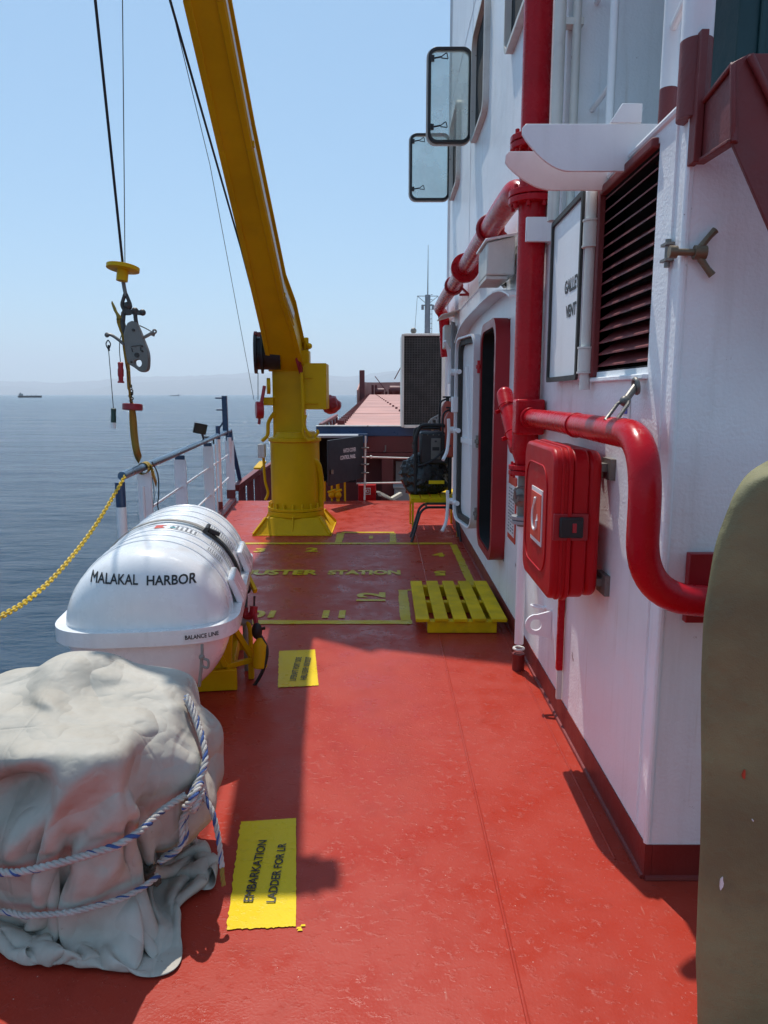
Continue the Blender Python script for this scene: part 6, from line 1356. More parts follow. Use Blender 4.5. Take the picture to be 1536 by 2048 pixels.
-90,-281,35,-22,-2,-19,-23,-15,-8,-22,-17,0,-18,-11,20,-17,-13,18,-14,-22,-12,14,24,-4,-7,11,25,-7,9,27,-9,7,26,-11,4,28,-11,0,27,-13,-2,27,-14,-1,25,-14,-2,27,-14,-2,26,-18,-5,25,-18,-6,23,-19,-8,25,-16,-7,25,-17,-8,28,-16,-3,27,-16,2,32,-11,12,28,-9,21,30,-4,26,20,2,40,15,3,35,9,5,43,7,6,34,5,9,40,0,6,34,3,5,40,3,2,34,3,2,41,3,1,36,2,0,43,0,0,36,0,-2,44,-4,-1,37,-4,1,44,-11,9,31,-14,23,28,-25,24,12,-24,30,8,-31,23,4,-26,24,2,-33,18,1,-29,19,-2,-34,15,-8,-27,27,-33,-21,18,-9,-16,15,-5,-25,13,-8,-23,14,-7,-24,7,2,-27,9,1,-26,16,1,-24,-27,-7,3,-19,-21,-6,-11,-20,-16,-4,-17,-22,-3,-16,-21,-2,-12,-24,-4,-1,-29,-19,18,-10,-15,23,0,23,19,0,19,17,0,20,19,0,21,17,0,22,17,0,22,17,0,23,16,0,22,16,0,23,16,1,23,15,2,
-73,-291,13,-22,-15,-5,-23,-16,0,-22,-17,2,-19,-10,18,-13,-9,26,-8,-18,-21,9,26,11,-12,5,25,-9,7,25,-9,5,26,-9,5,26,-14,-3,25,-12,0,26,-13,-2,26,-14,-1,27,-15,-4,25,-15,0,28,-15,-2,25,-17,-2,28,-16,-3,26,-18,-7,29,-15,-6,27,-17,1,33,-14,5,29,-14,16,34,-4,29,21,5,45,13,7,37,5,8,44,3,8,34,2,6,42,4,4,34,5,2,41,5,4,36,3,3,42,2,2,36,2,1,45,0,0,37,0,-3,46,-2,-2,38,-2,-1,47,-8,8,34,-13,25,28,-27,27,10,-25,32,6,-33,24,2,-27,26,2,-35,19,0,-29,19,0,-35,15,-4,-29,24,-31,-26,18,-11,-15,16,-5,-24,12,-3,-25,10,0,-26,7,2,-27,13,-6,-24,5,-25,-14,-28,-12,3,-12,-20,-15,-5,-15,-22,-2,-12,-25,-2,-9,-26,-4,-2,-27,-10,10,-25,-19,19,-6,-18,5,24,24,-5,-14,21,17,-12,15,20,14,22,15,-7,22,16,-7,22,16,0,23,16,0,22,16,0,23,16,0,23,15,0,
-56,-314,8,-22,-16,0,-23,-16,3,-21,-5,19,-19,14,20,0,-29,6,-9,-15,-23,-8,7,27,-6,11,24,-7,11,25,-5,14,24,-10,2,26,-15,-9,23,-14,-4,26,-13,1,26,-12,3,28,-18,-8,23,-17,-5,27,-16,-2,26,-15,0,29,-15,0,27,-15,1,31,-14,-1,28,-13,0,34,-11,1,30,-11,14,36,-2,30,18,3,45,7,6,37,1,6,43,4,5,35,4,4,41,7,2,34,7,5,42,4,5,36,2,5,43,2,4,37,1,3,44,0,2,37,1,0,46,0,0,38,-1,1,48,-3,5,37,-8,21,34,-23,26,11,-27,34,5,-34,24,1,-29,27,1,-35,19,0,-30,20,0,-37,13,-2,-30,19,-28,-33,15,-9,-22,16,-9,-19,11,-1,-26,8,3,-27,9,-2,-26,7,-22,-18,-16,-23,-2,-10,-24,-11,-4,-12,-25,-2,-8,-26,-3,-4,-27,-4,-1,-28,-5,3,-27,-15,17,-16,-21,16,0,-22,13,15,24,-16,6,21,-17,-13,15,22,13,21,20,-3,23,11,-12,23,9,-11,23,15,-8,23,16,0,23,16,0,23,15,0,
-39,-336,8,-23,-18,1,-20,-7,20,-18,9,20,-17,18,13,-3,-19,-25,-29,2,-10,8,2,31,1,2,27,-3,1,30,-6,3,28,-13,-4,27,-14,-3,25,-14,-3,27,-13,-3,25,-15,-4,26,-16,-6,24,-19,-5,26,-16,-4,25,-17,-2,28,-14,0,28,-14,4,31,-11,6,29,-11,7,33,-9,2,30,-8,16,31,-2,30,15,2,42,6,4,35,3,5,42,6,4,34,5,4,40,8,2,33,7,5,43,3,6,35,2,5,44,1,5,36,1,4,44,0,3,37,1,3,45,0,2,37,-1,2,46,-1,5,37,-6,17,38,-16,23,16,-25,34,7,-35,24,1,-29,27,0,-36,19,0,-31,20,0,-37,14,-1,-31,18,-25,-36,13,-7,-25,16,-12,-18,10,0,-27,9,2,-26,7,-12,-24,-7,-27,-5,-6,-25,-13,-4,-17,-23,-2,-5,-27,-3,-5,-28,-4,0,-27,-4,0,-28,-11,14,-22,-19,19,-7,-23,12,9,-20,18,-11,18,-19,-12,23,-18,-9,22,-12,16,18,13,20,20,20,3,22,16,-8,24,4,-14,24,11,-11,23,15,-6,23,15,-1,
-26,-365,8,-16,3,24,-19,17,13,-21,18,1,-24,12,-4,-21,-10,-18,-26,2,6,-4,-2,28,5,5,27,1,3,29,-4,1,29,-10,-2,30,-10,-3,26,-12,-4,28,-12,-3,26,-13,-5,28,-13,-7,25,-14,-8,26,-13,-6,26,-13,-7,26,-12,-4,27,-13,1,30,-8,4,29,-7,1,32,-4,3,31,-5,19,29,-3,30,13,0,40,4,2,33,5,4,39,6,4,33,7,3,37,8,2,33,7,6,41,3,7,35,2,6,43,2,6,35,1,5,43,3,5,36,2,6,43,1,5,36,0,10,43,-3,10,33,-7,14,43,-10,18,25,-18,30,13,-34,24,3,-30,26,0,-38,18,0,-31,19,0,-38,13,0,-32,14,-2,-39,11,-26,-29,13,-13,-22,8,0,-25,7,-3,-27,2,-20,-20,-5,-26,-7,-3,-20,-20,-3,-11,-26,-3,-6,-27,-3,-3,-28,-4,2,-28,-8,12,-25,-18,19,-13,-22,16,0,-23,18,-1,-14,11,-22,18,-23,5,20,-9,-17,21,-18,-6,21,-14,16,19,6,20,19,19,12,22,18,-5,24,7,-13,24,5,-13,23,11,-11,
-3,-353,23,-22,17,8,-25,10,-7,-25,8,-6,-24,14,-3,-28,9,5,-23,1,15,-20,-5,21,-8,-8,27,0,-4,28,-6,-9,25,-9,-2,28,-9,4,26,-11,-3,26,-12,-2,26,-12,-3,27,-12,-2,26,-10,-1,29,-7,-1,28,-5,-2,31,0,-5,28,3,-9,31,-4,-4,29,-4,-3,33,-3,3,30,-4,19,28,-4,30,11,-1,37,6,2,31,5,4,37,8,4,31,6,3,37,9,2,31,7,7,41,3,6,34,2,6,41,3,5,35,3,6,42,4,6,35,4,6,43,2,8,35,1,10,43,-3,12,32,-7,19,37,-14,15,32,-13,28,21,-30,22,5,-30,27,1,-39,17,0,-32,19,0,-40,13,0,-32,14,-1,-40,9,-25,-31,11,-11,-26,8,-1,-23,6,-10,-26,0,-24,-14,-2,-23,-17,-3,-15,-23,-3,-9,-27,-3,-5,-28,-4,2,-28,-8,10,-26,-15,18,-17,-21,16,-4,-22,19,-5,-16,17,-18,-11,1,-27,13,-14,24,21,-18,-6,19,-6,-20,21,-19,-6,21,-13,14,18,0,23,19,15,17,24,17,-2,22,13,-10,23,11,-11,
9,-331,8,-25,13,0,-23,14,1,-25,14,7,-24,9,11,-26,3,13,-23,1,15,-23,1,17,-21,-2,18,-5,-4,28,-10,-12,22,-21,-15,14,-10,2,26,-9,3,27,-6,3,28,-5,2,29,-4,0,29,-1,-2,30,-1,-3,29,0,-6,30,1,-6,29,1,-7,29,-1,-5,29,0,-6,29,-1,3,28,-1,17,25,-1,24,15,1,31,11,3,29,7,4,33,8,4,30,7,4,34,9,2,30,7,7,38,3,5,33,3,6,39,5,6,33,5,6,41,7,7,34,6,9,42,7,8,35,3,15,42,0,14,33,-7,24,37,-17,20,26,-18,25,35,-24,21,12,-30,24,3,-41,17,0,-34,17,0,-41,11,0,-34,12,-1,-41,6,-24,-33,8,-9,-30,3,-1,-24,2,-16,-22,0,-22,-17,-2,-22,-19,-2,-14,-24,-3,-6,-29,-5,1,-28,-8,9,-27,-13,15,-20,-21,17,-8,-17,18,-11,-15,14,-22,-13,-6,-24,-15,-14,-21,10,24,14,19,-12,20,22,-15,-11,16,-9,-21,22,-17,0,21,-14,14,16,-9,22,24,8,17,22,17,-4,24,15,-4,
22,-304,8,-23,10,11,-25,4,13,-25,2,11,-26,1,11,-25,-3,10,-23,-2,13,-23,-4,14,-24,-12,10,-31,1,3,-17,18,15,-4,10,29,1,1,28,0,1,30,0,-2,28,0,-4,30,-1,-5,29,0,-6,29,0,-7,28,0,-6,29,0,-6,28,1,-7,30,-1,-6,28,0,-2,29,-1,7,27,-1,14,24,1,22,18,2,27,12,3,27,9,4,31,9,3,29,7,4,33,8,3,29,6,6,37,5,4,31,4,6,38,6,5,32,7,6,40,9,7,32,9,8,42,10,8,35,7,10,47,6,16,38,-5,32,32,-25,23,24,-23,27,35,-25,21,20,-28,24,6,-43,15,0,-35,17,0,-43,11,0,-35,12,0,-42,4,-25,-34,4,-7,-30,4,-2,-24,1,-19,-21,-1,-23,-16,-1,-20,-23,-3,-6,-28,-7,2,-29,-7,5,-27,-12,11,-23,-17,17,-14,-15,16,-18,-12,7,-24,-16,-10,-23,-22,-19,-4,-4,-1,-27,8,27,0,10,19,20,24,-14,9,15,-8,-25,21,-16,-4,18,-12,21,22,-14,5,16,-24,4,22,17,-5,26,3,8,
33,-311,34,-26,-1,9,-27,-1,6,-26,-1,7,-27,-1,8,-26,-3,7,-27,-3,5,-28,-1,0,-27,12,-3,-12,26,13,-1,11,28,0,0,31,0,-3,28,0,-4,30,0,-5,28,-2,-6,29,0,-7,28,-1,-7,29,0,-6,28,0,-5,29,0,-4,28,2,-3,29,0,0,29,0,3,28,0,5,27,1,11,26,1,20,20,4,24,14,4,26,11,4,28,8,4,28,7,5,31,7,3,29,5,4,32,6,4,31,5,5,35,7,5,30,9,6,36,12,6,32,13,4,37,21,11,36,10,21,50,7,20,40,-3,36,44,-24,25,18,-32,31,32,-35,22,31,-22,23,13,-46,13,1,-36,14,0,-46,9,0,-36,9,0,-44,-1,-27,-35,-2,-5,-30,1,0,-22,-2,-21,-20,-1,-20,-21,-4,-9,-28,-16,6,-23,-13,4,-25,-7,2,-27,-5,11,-24,-8,9,-25,-11,0,-26,-16,-11,-21,-22,-16,-7,-21,-17,-10,5,10,-26,6,27,-1,8,28,0,10,18,20,25,-16,-9,20,-17,-7,18,-24,-4,12,-25,0,11,-26,0,22,-9,16,18,2,22,
30,-340,27,-27,4,-1,-28,2,3,-28,2,4,-26,-1,9,-24,-8,13,-27,4,-3,-22,19,-5,-10,26,11,-2,13,27,-2,-1,28,-1,-3,30,0,-5,28,-1,-5,29,-1,-5,28,-1,-6,29,0,-5,28,0,-4,29,0,-4,28,1,-1,29,1,2,28,1,3,29,1,2,29,0,-1,28,1,1,28,1,8,26,2,16,21,3,22,16,4,25,11,5,28,9,4,27,7,5,29,6,3,29,5,4,31,5,3,29,5,4,34,8,3,28,11,5,34,15,5,29,13,6,37,22,13,35,11,23,50,4,24,40,0,36,50,-18,27,27,-32,30,28,-40,25,34,-24,24,19,-44,11,2,-39,13,0,-47,8,0,-38,10,0,-46,-5,-29,-35,3,17,-28,-6,-19,-22,-4,-20,-23,-4,-10,-27,-13,2,-26,-10,0,-26,-8,-14,-25,-6,4,-26,-6,12,-25,-10,-1,-27,-16,-12,-22,-21,-15,-10,-25,-15,-2,-12,-13,-23,10,22,-18,8,27,-7,-1,22,18,-10,14,26,20,-17,-9,10,-21,-16,8,-18,-19,11,-24,0,15,-20,17,21,3,19,20,17,12,
26,-368,27,-27,3,-2,-28,3,2,-24,3,15,-27,-3,-1,-26,7,-13,-15,24,-5,-8,27,10,-4,17,23,-2,2,29,-2,-3,27,-2,-5,29,-1,-5,28,-1,-5,28,-1,-5,28,0,-4,29,0,-3,28,1,-3,29,0,0,29,1,2,29,1,6,28,1,7,29,1,4,28,1,-2,29,1,-4,28,2,1,26,2,12,24,5,19,17,6,24,12,5,25,8,6,27,7,4,27,5,4,28,4,3,28,5,2,29,4,2,29,5,1,23,18,2,28,16,6,29,12,11,37,14,14,31,13,29,47,8,28,39,1,48,60,-9,28,36,-29,28,36,-47,29,37,-22,26,29,-45,8,3,-41,8,0,-51,7,0,-39,-7,-31,-48,3,-2,-37,-3,22,-24,-11,-17,-22,-8,-11,-28,-9,-4,-27,-10,-5,-28,-8,-10,-25,-10,-18,-22,-5,8,-27,-7,1,-29,-15,-11,-22,-22,-15,-12,-24,-13,-4,-20,-17,-12,-2,2,-29,5,29,6,5,25,-10,-23,2,18,-26,13,4,13,6,-27,9,-22,-11,7,-28,-3,14,-17,19,23,4,18,25,14,-3,26,7,-9,
24,-379,54,-28,0,-3,-26,-6,-4,-26,-4,-14,-18,14,-18,-12,27,-7,-9,26,7,-6,23,16,-3,11,26,-2,-2,28,-3,-6,27,-2,-6,28,-2,-6,27,-1,-4,29,0,-4,28,0,-3,29,1,-3,28,0,-2,29,1,2,28,1,5,30,1,11,28,1,15,29,1,9,28,1,-2,29,1,-11,28,2,-7,28,3,5,24,4,16,19,6,22,12,7,26,9,5,26,5,5,27,5,4,27,3,3,28,4,1,27,3,1,28,6,-5,4,24,3,27,14,4,28,10,7,34,10,12,30,6,19,39,9,24,31,7,77,90,-11,28,40,-30,32,44,-41,33,43,-20,29,34,-44,5,4,-43,7,0,-53,6,0,-40,-9,-35,-51,-1,-2,-37,-2,24,-22,-14,-13,-25,-10,-5,-29,-9,-6,-28,-9,-11,-27,-9,-14,-24,-10,-18,-21,-5,3,-29,-15,-12,-23,-21,-13,-14,-24,-13,-7,-19,-15,-14,-12,-6,-23,4,22,-16,-7,17,-24,-27,12,-4,-23,0,22,-24,14,3,1,22,-22,6,-29,-1,12,-18,19,24,5,15,26,11,-5,22,1,-18,25,5,-11,
19,-405,67,-21,-3,-19,-20,1,-18,-15,15,-20,-10,27,-2,-10,26,0,-10,26,4,-5,20,19,-3,5,27,-3,-8,27,-3,-9,26,-3,-7,27,-1,-5,28,-1,-4,28,0,-3,29,0,-2,28,1,-6,29,1,-2,29,0,2,28,1,10,30,1,18,28,1,25,30,2,18,28,1,0,30,1,-18,28,3,-19,28,3,-5,26,6,10,20,8,21,13,8,24,7,7,26,5,5,26,3,4,26,3,3,26,3,1,27,1,-1,26,7,-9,7,25,2,28,8,3,28,6,7,32,6,12,31,6,24,33,11,29,27,11,77,84,-27,26,42,-23,49,59,-29,43,50,-14,28,39,-45,3,4,-45,-1,0,-56,-3,-1,-40,-21,-38,-50,-1,-3,-36,-5,29,-22,-13,-7,-25,-11,-7,-30,-10,-12,-26,-10,-16,-25,-9,-14,-23,-11,-16,-24,-16,-12,-22,-25,-11,-12,-19,-13,-15,-15,-14,-21,-12,-6,-24,-10,2,-28,-13,11,-23,-27,9,-6,-26,10,-1,-25,13,0,-22,18,0,-18,22,1,15,-9,25,23,-5,15,24,13,-11,24,6,-11,26,6,-10,26,5,-8,
34,-424,50,-21,-2,-20,-13,17,-20,-10,27,-2,-10,25,0,-10,26,0,-9,27,1,-4,15,23,-3,-4,28,-5,-14,24,-3,-9,26,-2,-6,27,-1,-4,28,-1,-3,29,0,-3,28,0,-2,28,1,-5,29,1,-10,29,1,-3,28,1,16,30,1,28,29,1,37,29,1,31,29,1,4,30,1,-25,29,2,-33,29,3,-16,27,7,6,22,8,20,12,9,25,7,8,26,4,7,26,2,4,27,2,3,25,2,1,27,2,-3,25,7,-9,13,22,-1,29,-1,3,28,3,7,30,6,11,30,6,26,31,12,34,26,11,64,82,-32,37,45,-15,53,60,-23,46,53,-13,27,37,-47,2,5,-45,-5,0,-57,-9,-1,-40,-27,-41,-48,-8,2,-30,3,25,-29,-12,-12,-24,-18,-16,-19,-16,-14,-20,-15,-15,-23,-13,-14,-22,-14,-15,-23,-14,-13,-21,-11,-13,-25,-10,-6,-26,-11,2,-28,-13,8,-23,-19,16,-16,-26,10,-5,-29,-3,4,-26,10,-2,-10,24,-17,-18,17,-10,-20,22,0,0,-1,29,17,-8,23,29,4,2,28,2,-10,26,-2,-7,27,-2,-7,
41,-400,33,-2,-24,-20,-12,26,-5,-9,24,1,-10,26,0,-9,25,-1,-10,26,0,-3,7,27,-4,-11,25,-6,-17,21,-2,-7,27,-2,-4,28,-1,-4,28,-1,-4,29,0,-3,28,-1,-4,28,0,-4,29,0,-18,29,0,-13,28,1,15,30,1,35,29,2,52,31,2,45,29,2,12,31,2,-28,29,3,-46,31,2,-29,28,7,0,25,12,21,11,12,27,5,10,26,2,8,28,1,5,26,1,3,26,1,1,26,2,-4,24,9,-15,25,5,0,28,0,3,28,2,8,30,4,12,30,3,30,30,6,33,29,4,77,74,-20,37,44,-12,66,65,-12,34,46,-20,9,29,-51,1,8,-44,-10,1,-54,-13,-1,-41,-28,-38,-47,10,40,-25,-16,-12,-24,-12,-16,-19,-16,-13,-23,-16,-13,-21,-16,-19,-20,-15,-16,-20,-13,-13,-27,-10,-5,-27,-11,1,-28,-14,6,-24,-17,11,-20,-21,10,-14,-27,5,2,-26,4,-1,-27,5,0,-25,10,-7,-11,23,-13,-6,20,-17,-9,21,-17,1,-3,27,4,-30,-2,15,-17,18,28,-1,8,27,-1,-5,23,-3,-16,
52,-386,8,14,-24,3,-17,18,17,-8,26,-3,-5,25,-11,-9,26,-6,-10,26,0,-3,-6,28,-6,-19,19,-4,-12,26,-2,-4,27,-1,-4,28,-1,-4,28,-1,-4,28,-1,-5,28,0,-6,29,-1,-7,28,-1,-9,29,-1,-24,28,-2,-3,30,-1,32,29,0,60,31,2,55,30,5,26,31,4,-24,29,2,-55,33,3,-38,30,8,-1,27,14,23,11,14,29,3,11,28,1,9,30,1,6,27,0,5,27,0,0,27,2,-4,28,5,-17,26,-1,0,27,1,5,27,2,7,30,2,12,29,1,23,37,0,23,33,-2,94,65,-9,43,43,-5,63,64,-16,15,36,-27,1,25,-53,3,9,-40,-9,2,-53,-34,-32,-37,-6,1,-42,11,31,-30,-7,-3,-29,-10,-7,-22,-15,-9,-23,-16,-11,-21,-19,-14,-22,-24,-14,-19,-12,-6,-20,-11,-3,-26,-9,2,-24,-25,12,-10,-19,8,-14,-21,11,-13,-23,7,-12,-26,3,-10,-24,-3,-12,-23,-12,-14,4,27,1,-8,19,-19,-4,28,-1,1,-11,26,0,-25,-14,2,-29,3,13,-17,18,26,-7,8,13,5,-26,
77,-372,8,12,-21,14,-17,7,21,-4,27,-10,-6,26,-9,-6,25,-8,-12,26,-6,-2,-26,20,-5,-9,25,-4,-10,27,-2,-6,27,-1,-2,28,-1,-4,28,-1,-8,28,-1,-9,28,-1,-9,29,0,-1,28,-2,3,29,-1,-6,28,-2,-28,29,-2,16,28,0,58,31,3,57,29,5,35,31,4,-16,30,6,-52,32,6,-41,30,11,-10,28,14,19,12,15,28,4,12,27,1,9,30,0,7,28,0,5,29,0,1,27,1,-2,30,0,-21,29,-2,3,29,2,7,27,1,12,30,0,14,29,-2,28,38,0,27,32,-1,110,66,-8,37,44,-12,16,52,-32,-6,31,-33,9,23,-48,-1,14,-38,-29,-29,-48,-7,3,-38,11,34,-34,3,0,-30,-8,17,-31,-19,3,-20,-27,-7,-20,-24,-8,-16,-29,-12,-15,-21,-10,-14,-21,-17,-18,3,6,-27,6,6,-26,-14,1,-23,-19,0,-20,-22,0,-18,-26,-4,-12,-26,-7,-5,-28,-12,1,-11,10,-26,3,27,0,1,28,0,-2,28,3,-1,-16,23,0,-24,-15,-1,-26,-10,-1,-28,6,2,-22,20,7,10,-27,
105,-359,8,-1,-11,26,-11,-4,26,-13,27,-1,-14,22,-7,-14,24,-5,-23,16,-12,27,4,7,-2,-14,24,2,-15,22,4,-20,23,-4,-2,27,-1,-10,28,-2,-8,29,-1,-4,28,-1,3,29,-2,7,28,-1,7,29,-1,-3,29,-2,-24,29,1,-17,27,1,18,25,3,55,29,5,47,31,5,0,29,7,-37,32,8,-39,28,11,-16,28,14,12,16,15,26,7,12,26,1,10,29,0,7,28,0,5,31,0,3,31,0,-1,33,-2,-22,30,-2,5,26,2,11,26,1,14,29,1,17,29,-1,30,38,0,31,35,-1,105,68,-21,16,43,-19,-8,48,-41,-2,29,-29,11,26,-48,-7,16,-30,-40,-18,-53,-10,4,-33,7,28,-34,-2,0,-24,7,-3,-30,2,1,-29,-26,-12,-11,-34,-9,-4,-33,-11,-5,-23,-11,-15,5,-1,-32,1,0,-26,-4,1,-30,-14,1,-26,-22,-2,-21,-24,-3,-13,-28,-5,-5,-27,-6,2,-19,-3,-23,4,28,-10,1,27,0,1,28,0,0,28,5,-2,-16,23,-1,-26,-12,0,-24,-15,-1,-27,8,3,-25,15,-9,-14,-24,
88,-336,15,-11,-20,17,-10,-22,15,-13,17,19,-14,24,-5,-10,18,-20,14,10,-24,26,5,13,11,-1,26,4,-5,27,0,-11,28,-2,-9,28,-2,-3,28,-2,2,29,-2,6,28,-2,8,29,-1,7,29,-2,0,30,0,-11,28,1,-17,28,0,-27,23,1,-22,24,3,31,28,5,45,31,7,11,28,10,-20,30,11,-27,27,16,-18,27,15,5,20,17,19,11,11,21,2,10,26,1,7,27,0,6,38,0,5,38,0,3,40,-3,4,31,-6,20,22,3,21,23,1,30,32,-1,25,31,-5,38,50,-12,26,42,-16,15,59,-32,-9,41,-23,-2,58,-32,1,38,-25,-13,32,-53,-36,-24,-31,7,35,-52,-20,15,-5,-23,3,-21,-2,1,-30,0,-11,-29,-2,1,-29,-1,-18,-28,-11,-25,-7,-36,-17,1,-21,-19,1,-19,-1,-25,0,0,-28,2,-2,-28,-5,1,-28,-17,-1,-21,-26,-3,-10,-28,-5,0,-22,-4,-19,0,22,-19,4,27,7,1,28,-2,2,27,-5,1,27,6,-3,-15,23,-1,-25,-14,0,-25,-13,-2,-27,-1,2,-25,14,-9,-22,-15,
59,-330,8,-6,-26,8,-9,-22,14,-13,2,26,-12,23,-9,9,13,-24,26,5,-10,23,3,15,18,2,22,9,-2,30,4,-3,28,0,-3,30,-1,6,28,-2,4,29,-1,6,28,-3,7,29,-2,3,28,-1,-8,28,-1,-16,27,1,-14,25,3,-10,25,2,-11,26,2,-13,27,4,16,28,7,4,28,10,-6,28,13,-15,25,17,-14,27,17,2,24,18,20,16,12,27,5,10,35,1,6,33,-1,7,47,0,6,43,0,7,39,-3,8,25,-8,22,17,0,25,21,-1,27,34,-6,19,34,-10,24,53,-23,13,44,-20,14,59,-30,4,51,-13,2,68,-29,-13,38,-32,-57,-10,-56,-13,5,-33,5,34,-39,-18,0,-17,-26,-2,-8,-20,10,-14,-4,3,-31,-2,-10,-27,-6,-18,-23,-13,-29,-15,14,-17,-18,-18,-21,1,-22,-15,-7,-17,-2,-24,-1,0,-28,6,-1,-27,-17,-1,-22,-28,-3,-3,-22,-3,-18,-5,14,-24,5,28,-3,2,27,0,3,28,0,2,28,0,1,26,9,-3,-16,23,-4,-27,-6,2,-23,-16,0,-26,-10,-4,-27,0,-6,-27,0,
31,-322,8,-6,-28,1,-7,-26,10,-10,-13,24,-3,24,-18,24,0,-17,28,0,4,24,3,16,16,3,24,-1,-1,30,-1,-4,27,-1,-4,28,-2,3,27,-1,3,28,-3,5,28,-4,7,28,-4,6,27,-3,3,28,-5,-6,27,0,-16,27,7,-20,23,11,-18,24,14,-6,24,17,-3,28,15,-8,25,16,1,27,17,-4,23,20,2,26,21,16,24,24,35,23,13,33,10,9,39,2,5,33,-1,7,38,-2,8,32,-2,9,34,-7,10,17,-14,30,19,-4,20,23,-9,16,38,-20,4,35,-17,15,46,-23,18,40,-12,36,70,-19,22,58,-22,-17,80,-49,-74,-3,-41,-16,53,-52,-16,3,-30,-13,-2,-25,-23,-1,-10,-25,-4,-3,-31,-9,4,-23,15,-16,-3,1,-29,-2,-16,-27,-7,-28,-12,13,-6,-26,9,-23,-12,-3,-28,-1,-17,-23,-6,-17,-7,-22,3,1,-29,-22,-2,-15,-19,-1,-19,-8,10,-26,4,26,-10,4,27,0,3,28,0,2,27,0,3,28,0,1,26,10,-3,-18,22,-6,-28,3,-5,-27,-6,5,-23,-16,-1,-26,-10,-6,-28,-3,
2,-315,8,-5,-27,0,-6,-21,17,-11,-22,10,18,-3,-27,28,-7,5,22,8,18,12,20,18,12,24,6,-5,-7,25,-1,-1,28,-1,-5,27,-2,-7,27,1,-3,28,1,9,27,-5,6,29,-6,0,26,-7,-7,27,4,-12,22,20,-14,20,18,-13,19,21,-5,25,16,3,25,15,7,28,15,9,25,17,9,26,19,1,23,21,0,26,23,1,23,27,8,26,16,22,14,8,39,3,3,33,-2,6,38,-4,5,31,-7,5,30,-12,12,21,-14,30,20,-8,18,25,-13,18,34,-19,9,29,-17,12,40,-12,10,41,-15,35,73,-32,36,61,-31,-73,50,-55,-5,71,-39,-30,21,-50,-22,1,-22,-30,-4,-22,-29,-3,-7,-30,-4,2,-30,-10,4,-31,-3,4,-17,12,-21,-5,1,-30,0,-20,-23,10,-16,-23,13,-18,-19,15,-26,-10,6,-28,0,-13,-28,-5,-16,-9,-23,-17,2,-25,-10,8,-25,0,22,-19,5,27,-2,5,28,0,3,27,0,2,28,0,2,28,0,1,26,10,-4,-23,17,-5,-27,3,-5,-26,8,-7,-28,-2,0,-24,-12,4,-25,-14,
-28,-312,8,-3,-27,0,-1,-27,0,-1,-29,0,19,-17,15,23,16,16,14,24,4,16,23,-5,12,22,11,-4,0,28,3,4,27,1,0,27,-2,-5,28,-6,-7,29,-7,-11,26,-3,-18,24,5,-19,21,16,1,21,18,19,21,16,1,25,19,-19,19,15,0,26,9,6,28,17,5,25,21,-1,20,22,2,23,21,5,21,24,6,23,23,2,20,26,1,21,13,16,13,2,33,5,0,32,-1,3,35,-5,4,28,-9,14,28,-13,22,24,-13,33,26,-15,22,19,-14,21,22,-20,19,15,-10,7,32,-25,-5,41,-26,-25,64,-52,52,65,-39,-4,90,-65,-4,51,-41,-61,27,-30,-82,-30,-8,-34,5,-2,0,21,3,-27,-3,7,-29,-10,11,-24,-10,10,-23,11,-12,-19,9,-17,16,-26,-9,15,-13,-23,-2,-14,-25,5,-17,-23,15,-15,-18,21,-23,-5,-5,-20,-20,-20,-8,-21,-12,9,-25,7,29,-7,6,27,0,4,28,0,4,28,0,2,28,0,4,29,0,-2,22,17,-12,-26,-10,-10,-28,0,-1,-26,11,4,-21,18,-4,-28,2,-6,-27,-5,
-58,-311,8,-1,-28,0,-2,-28,3,6,-25,15,23,-3,17,19,19,-9,18,18,-10,12,25,6,9,21,16,3,8,27,1,3,28,-4,-2,28,-6,-10,26,-2,-18,24,6,-25,20,15,-31,20,18,-8,20,20,23,22,17,20,23,16,-2,24,11,-4,26,4,4,30,16,2,24,24,-10,14,20,0,19,23,8,22,21,6,20,23,-2,22,20,-6,19,18,2,18,4,18,12,-1,29,4,0,29,0,4,30,-6,11,26,-8,22,26,-11,26,26,-14,27,26,-15,22,17,-16,24,12,-15,18,13,-18,10,34,-30,-32,38,-32,46,71,-54,-23,53,-42,2,87,-70,-73,20,-35,-38,31,-19,-28,9,0,-28,7,1,-22,8,7,-17,3,8,-23,-6,13,-24,-6,7,-8,21,-17,-19,15,-17,-15,-25,-2,12,-27,3,18,-21,-11,6,-17,-23,5,-15,-21,3,-10,-25,12,19,-21,6,-10,-23,3,-17,-24,11,25,0,5,28,0,3,28,0,3,27,3,3,29,3,-7,23,16,-20,11,19,6,-22,-17,0,-20,-19,-7,-28,-1,8,-18,22,-2,-27,4,-5,-27,0,
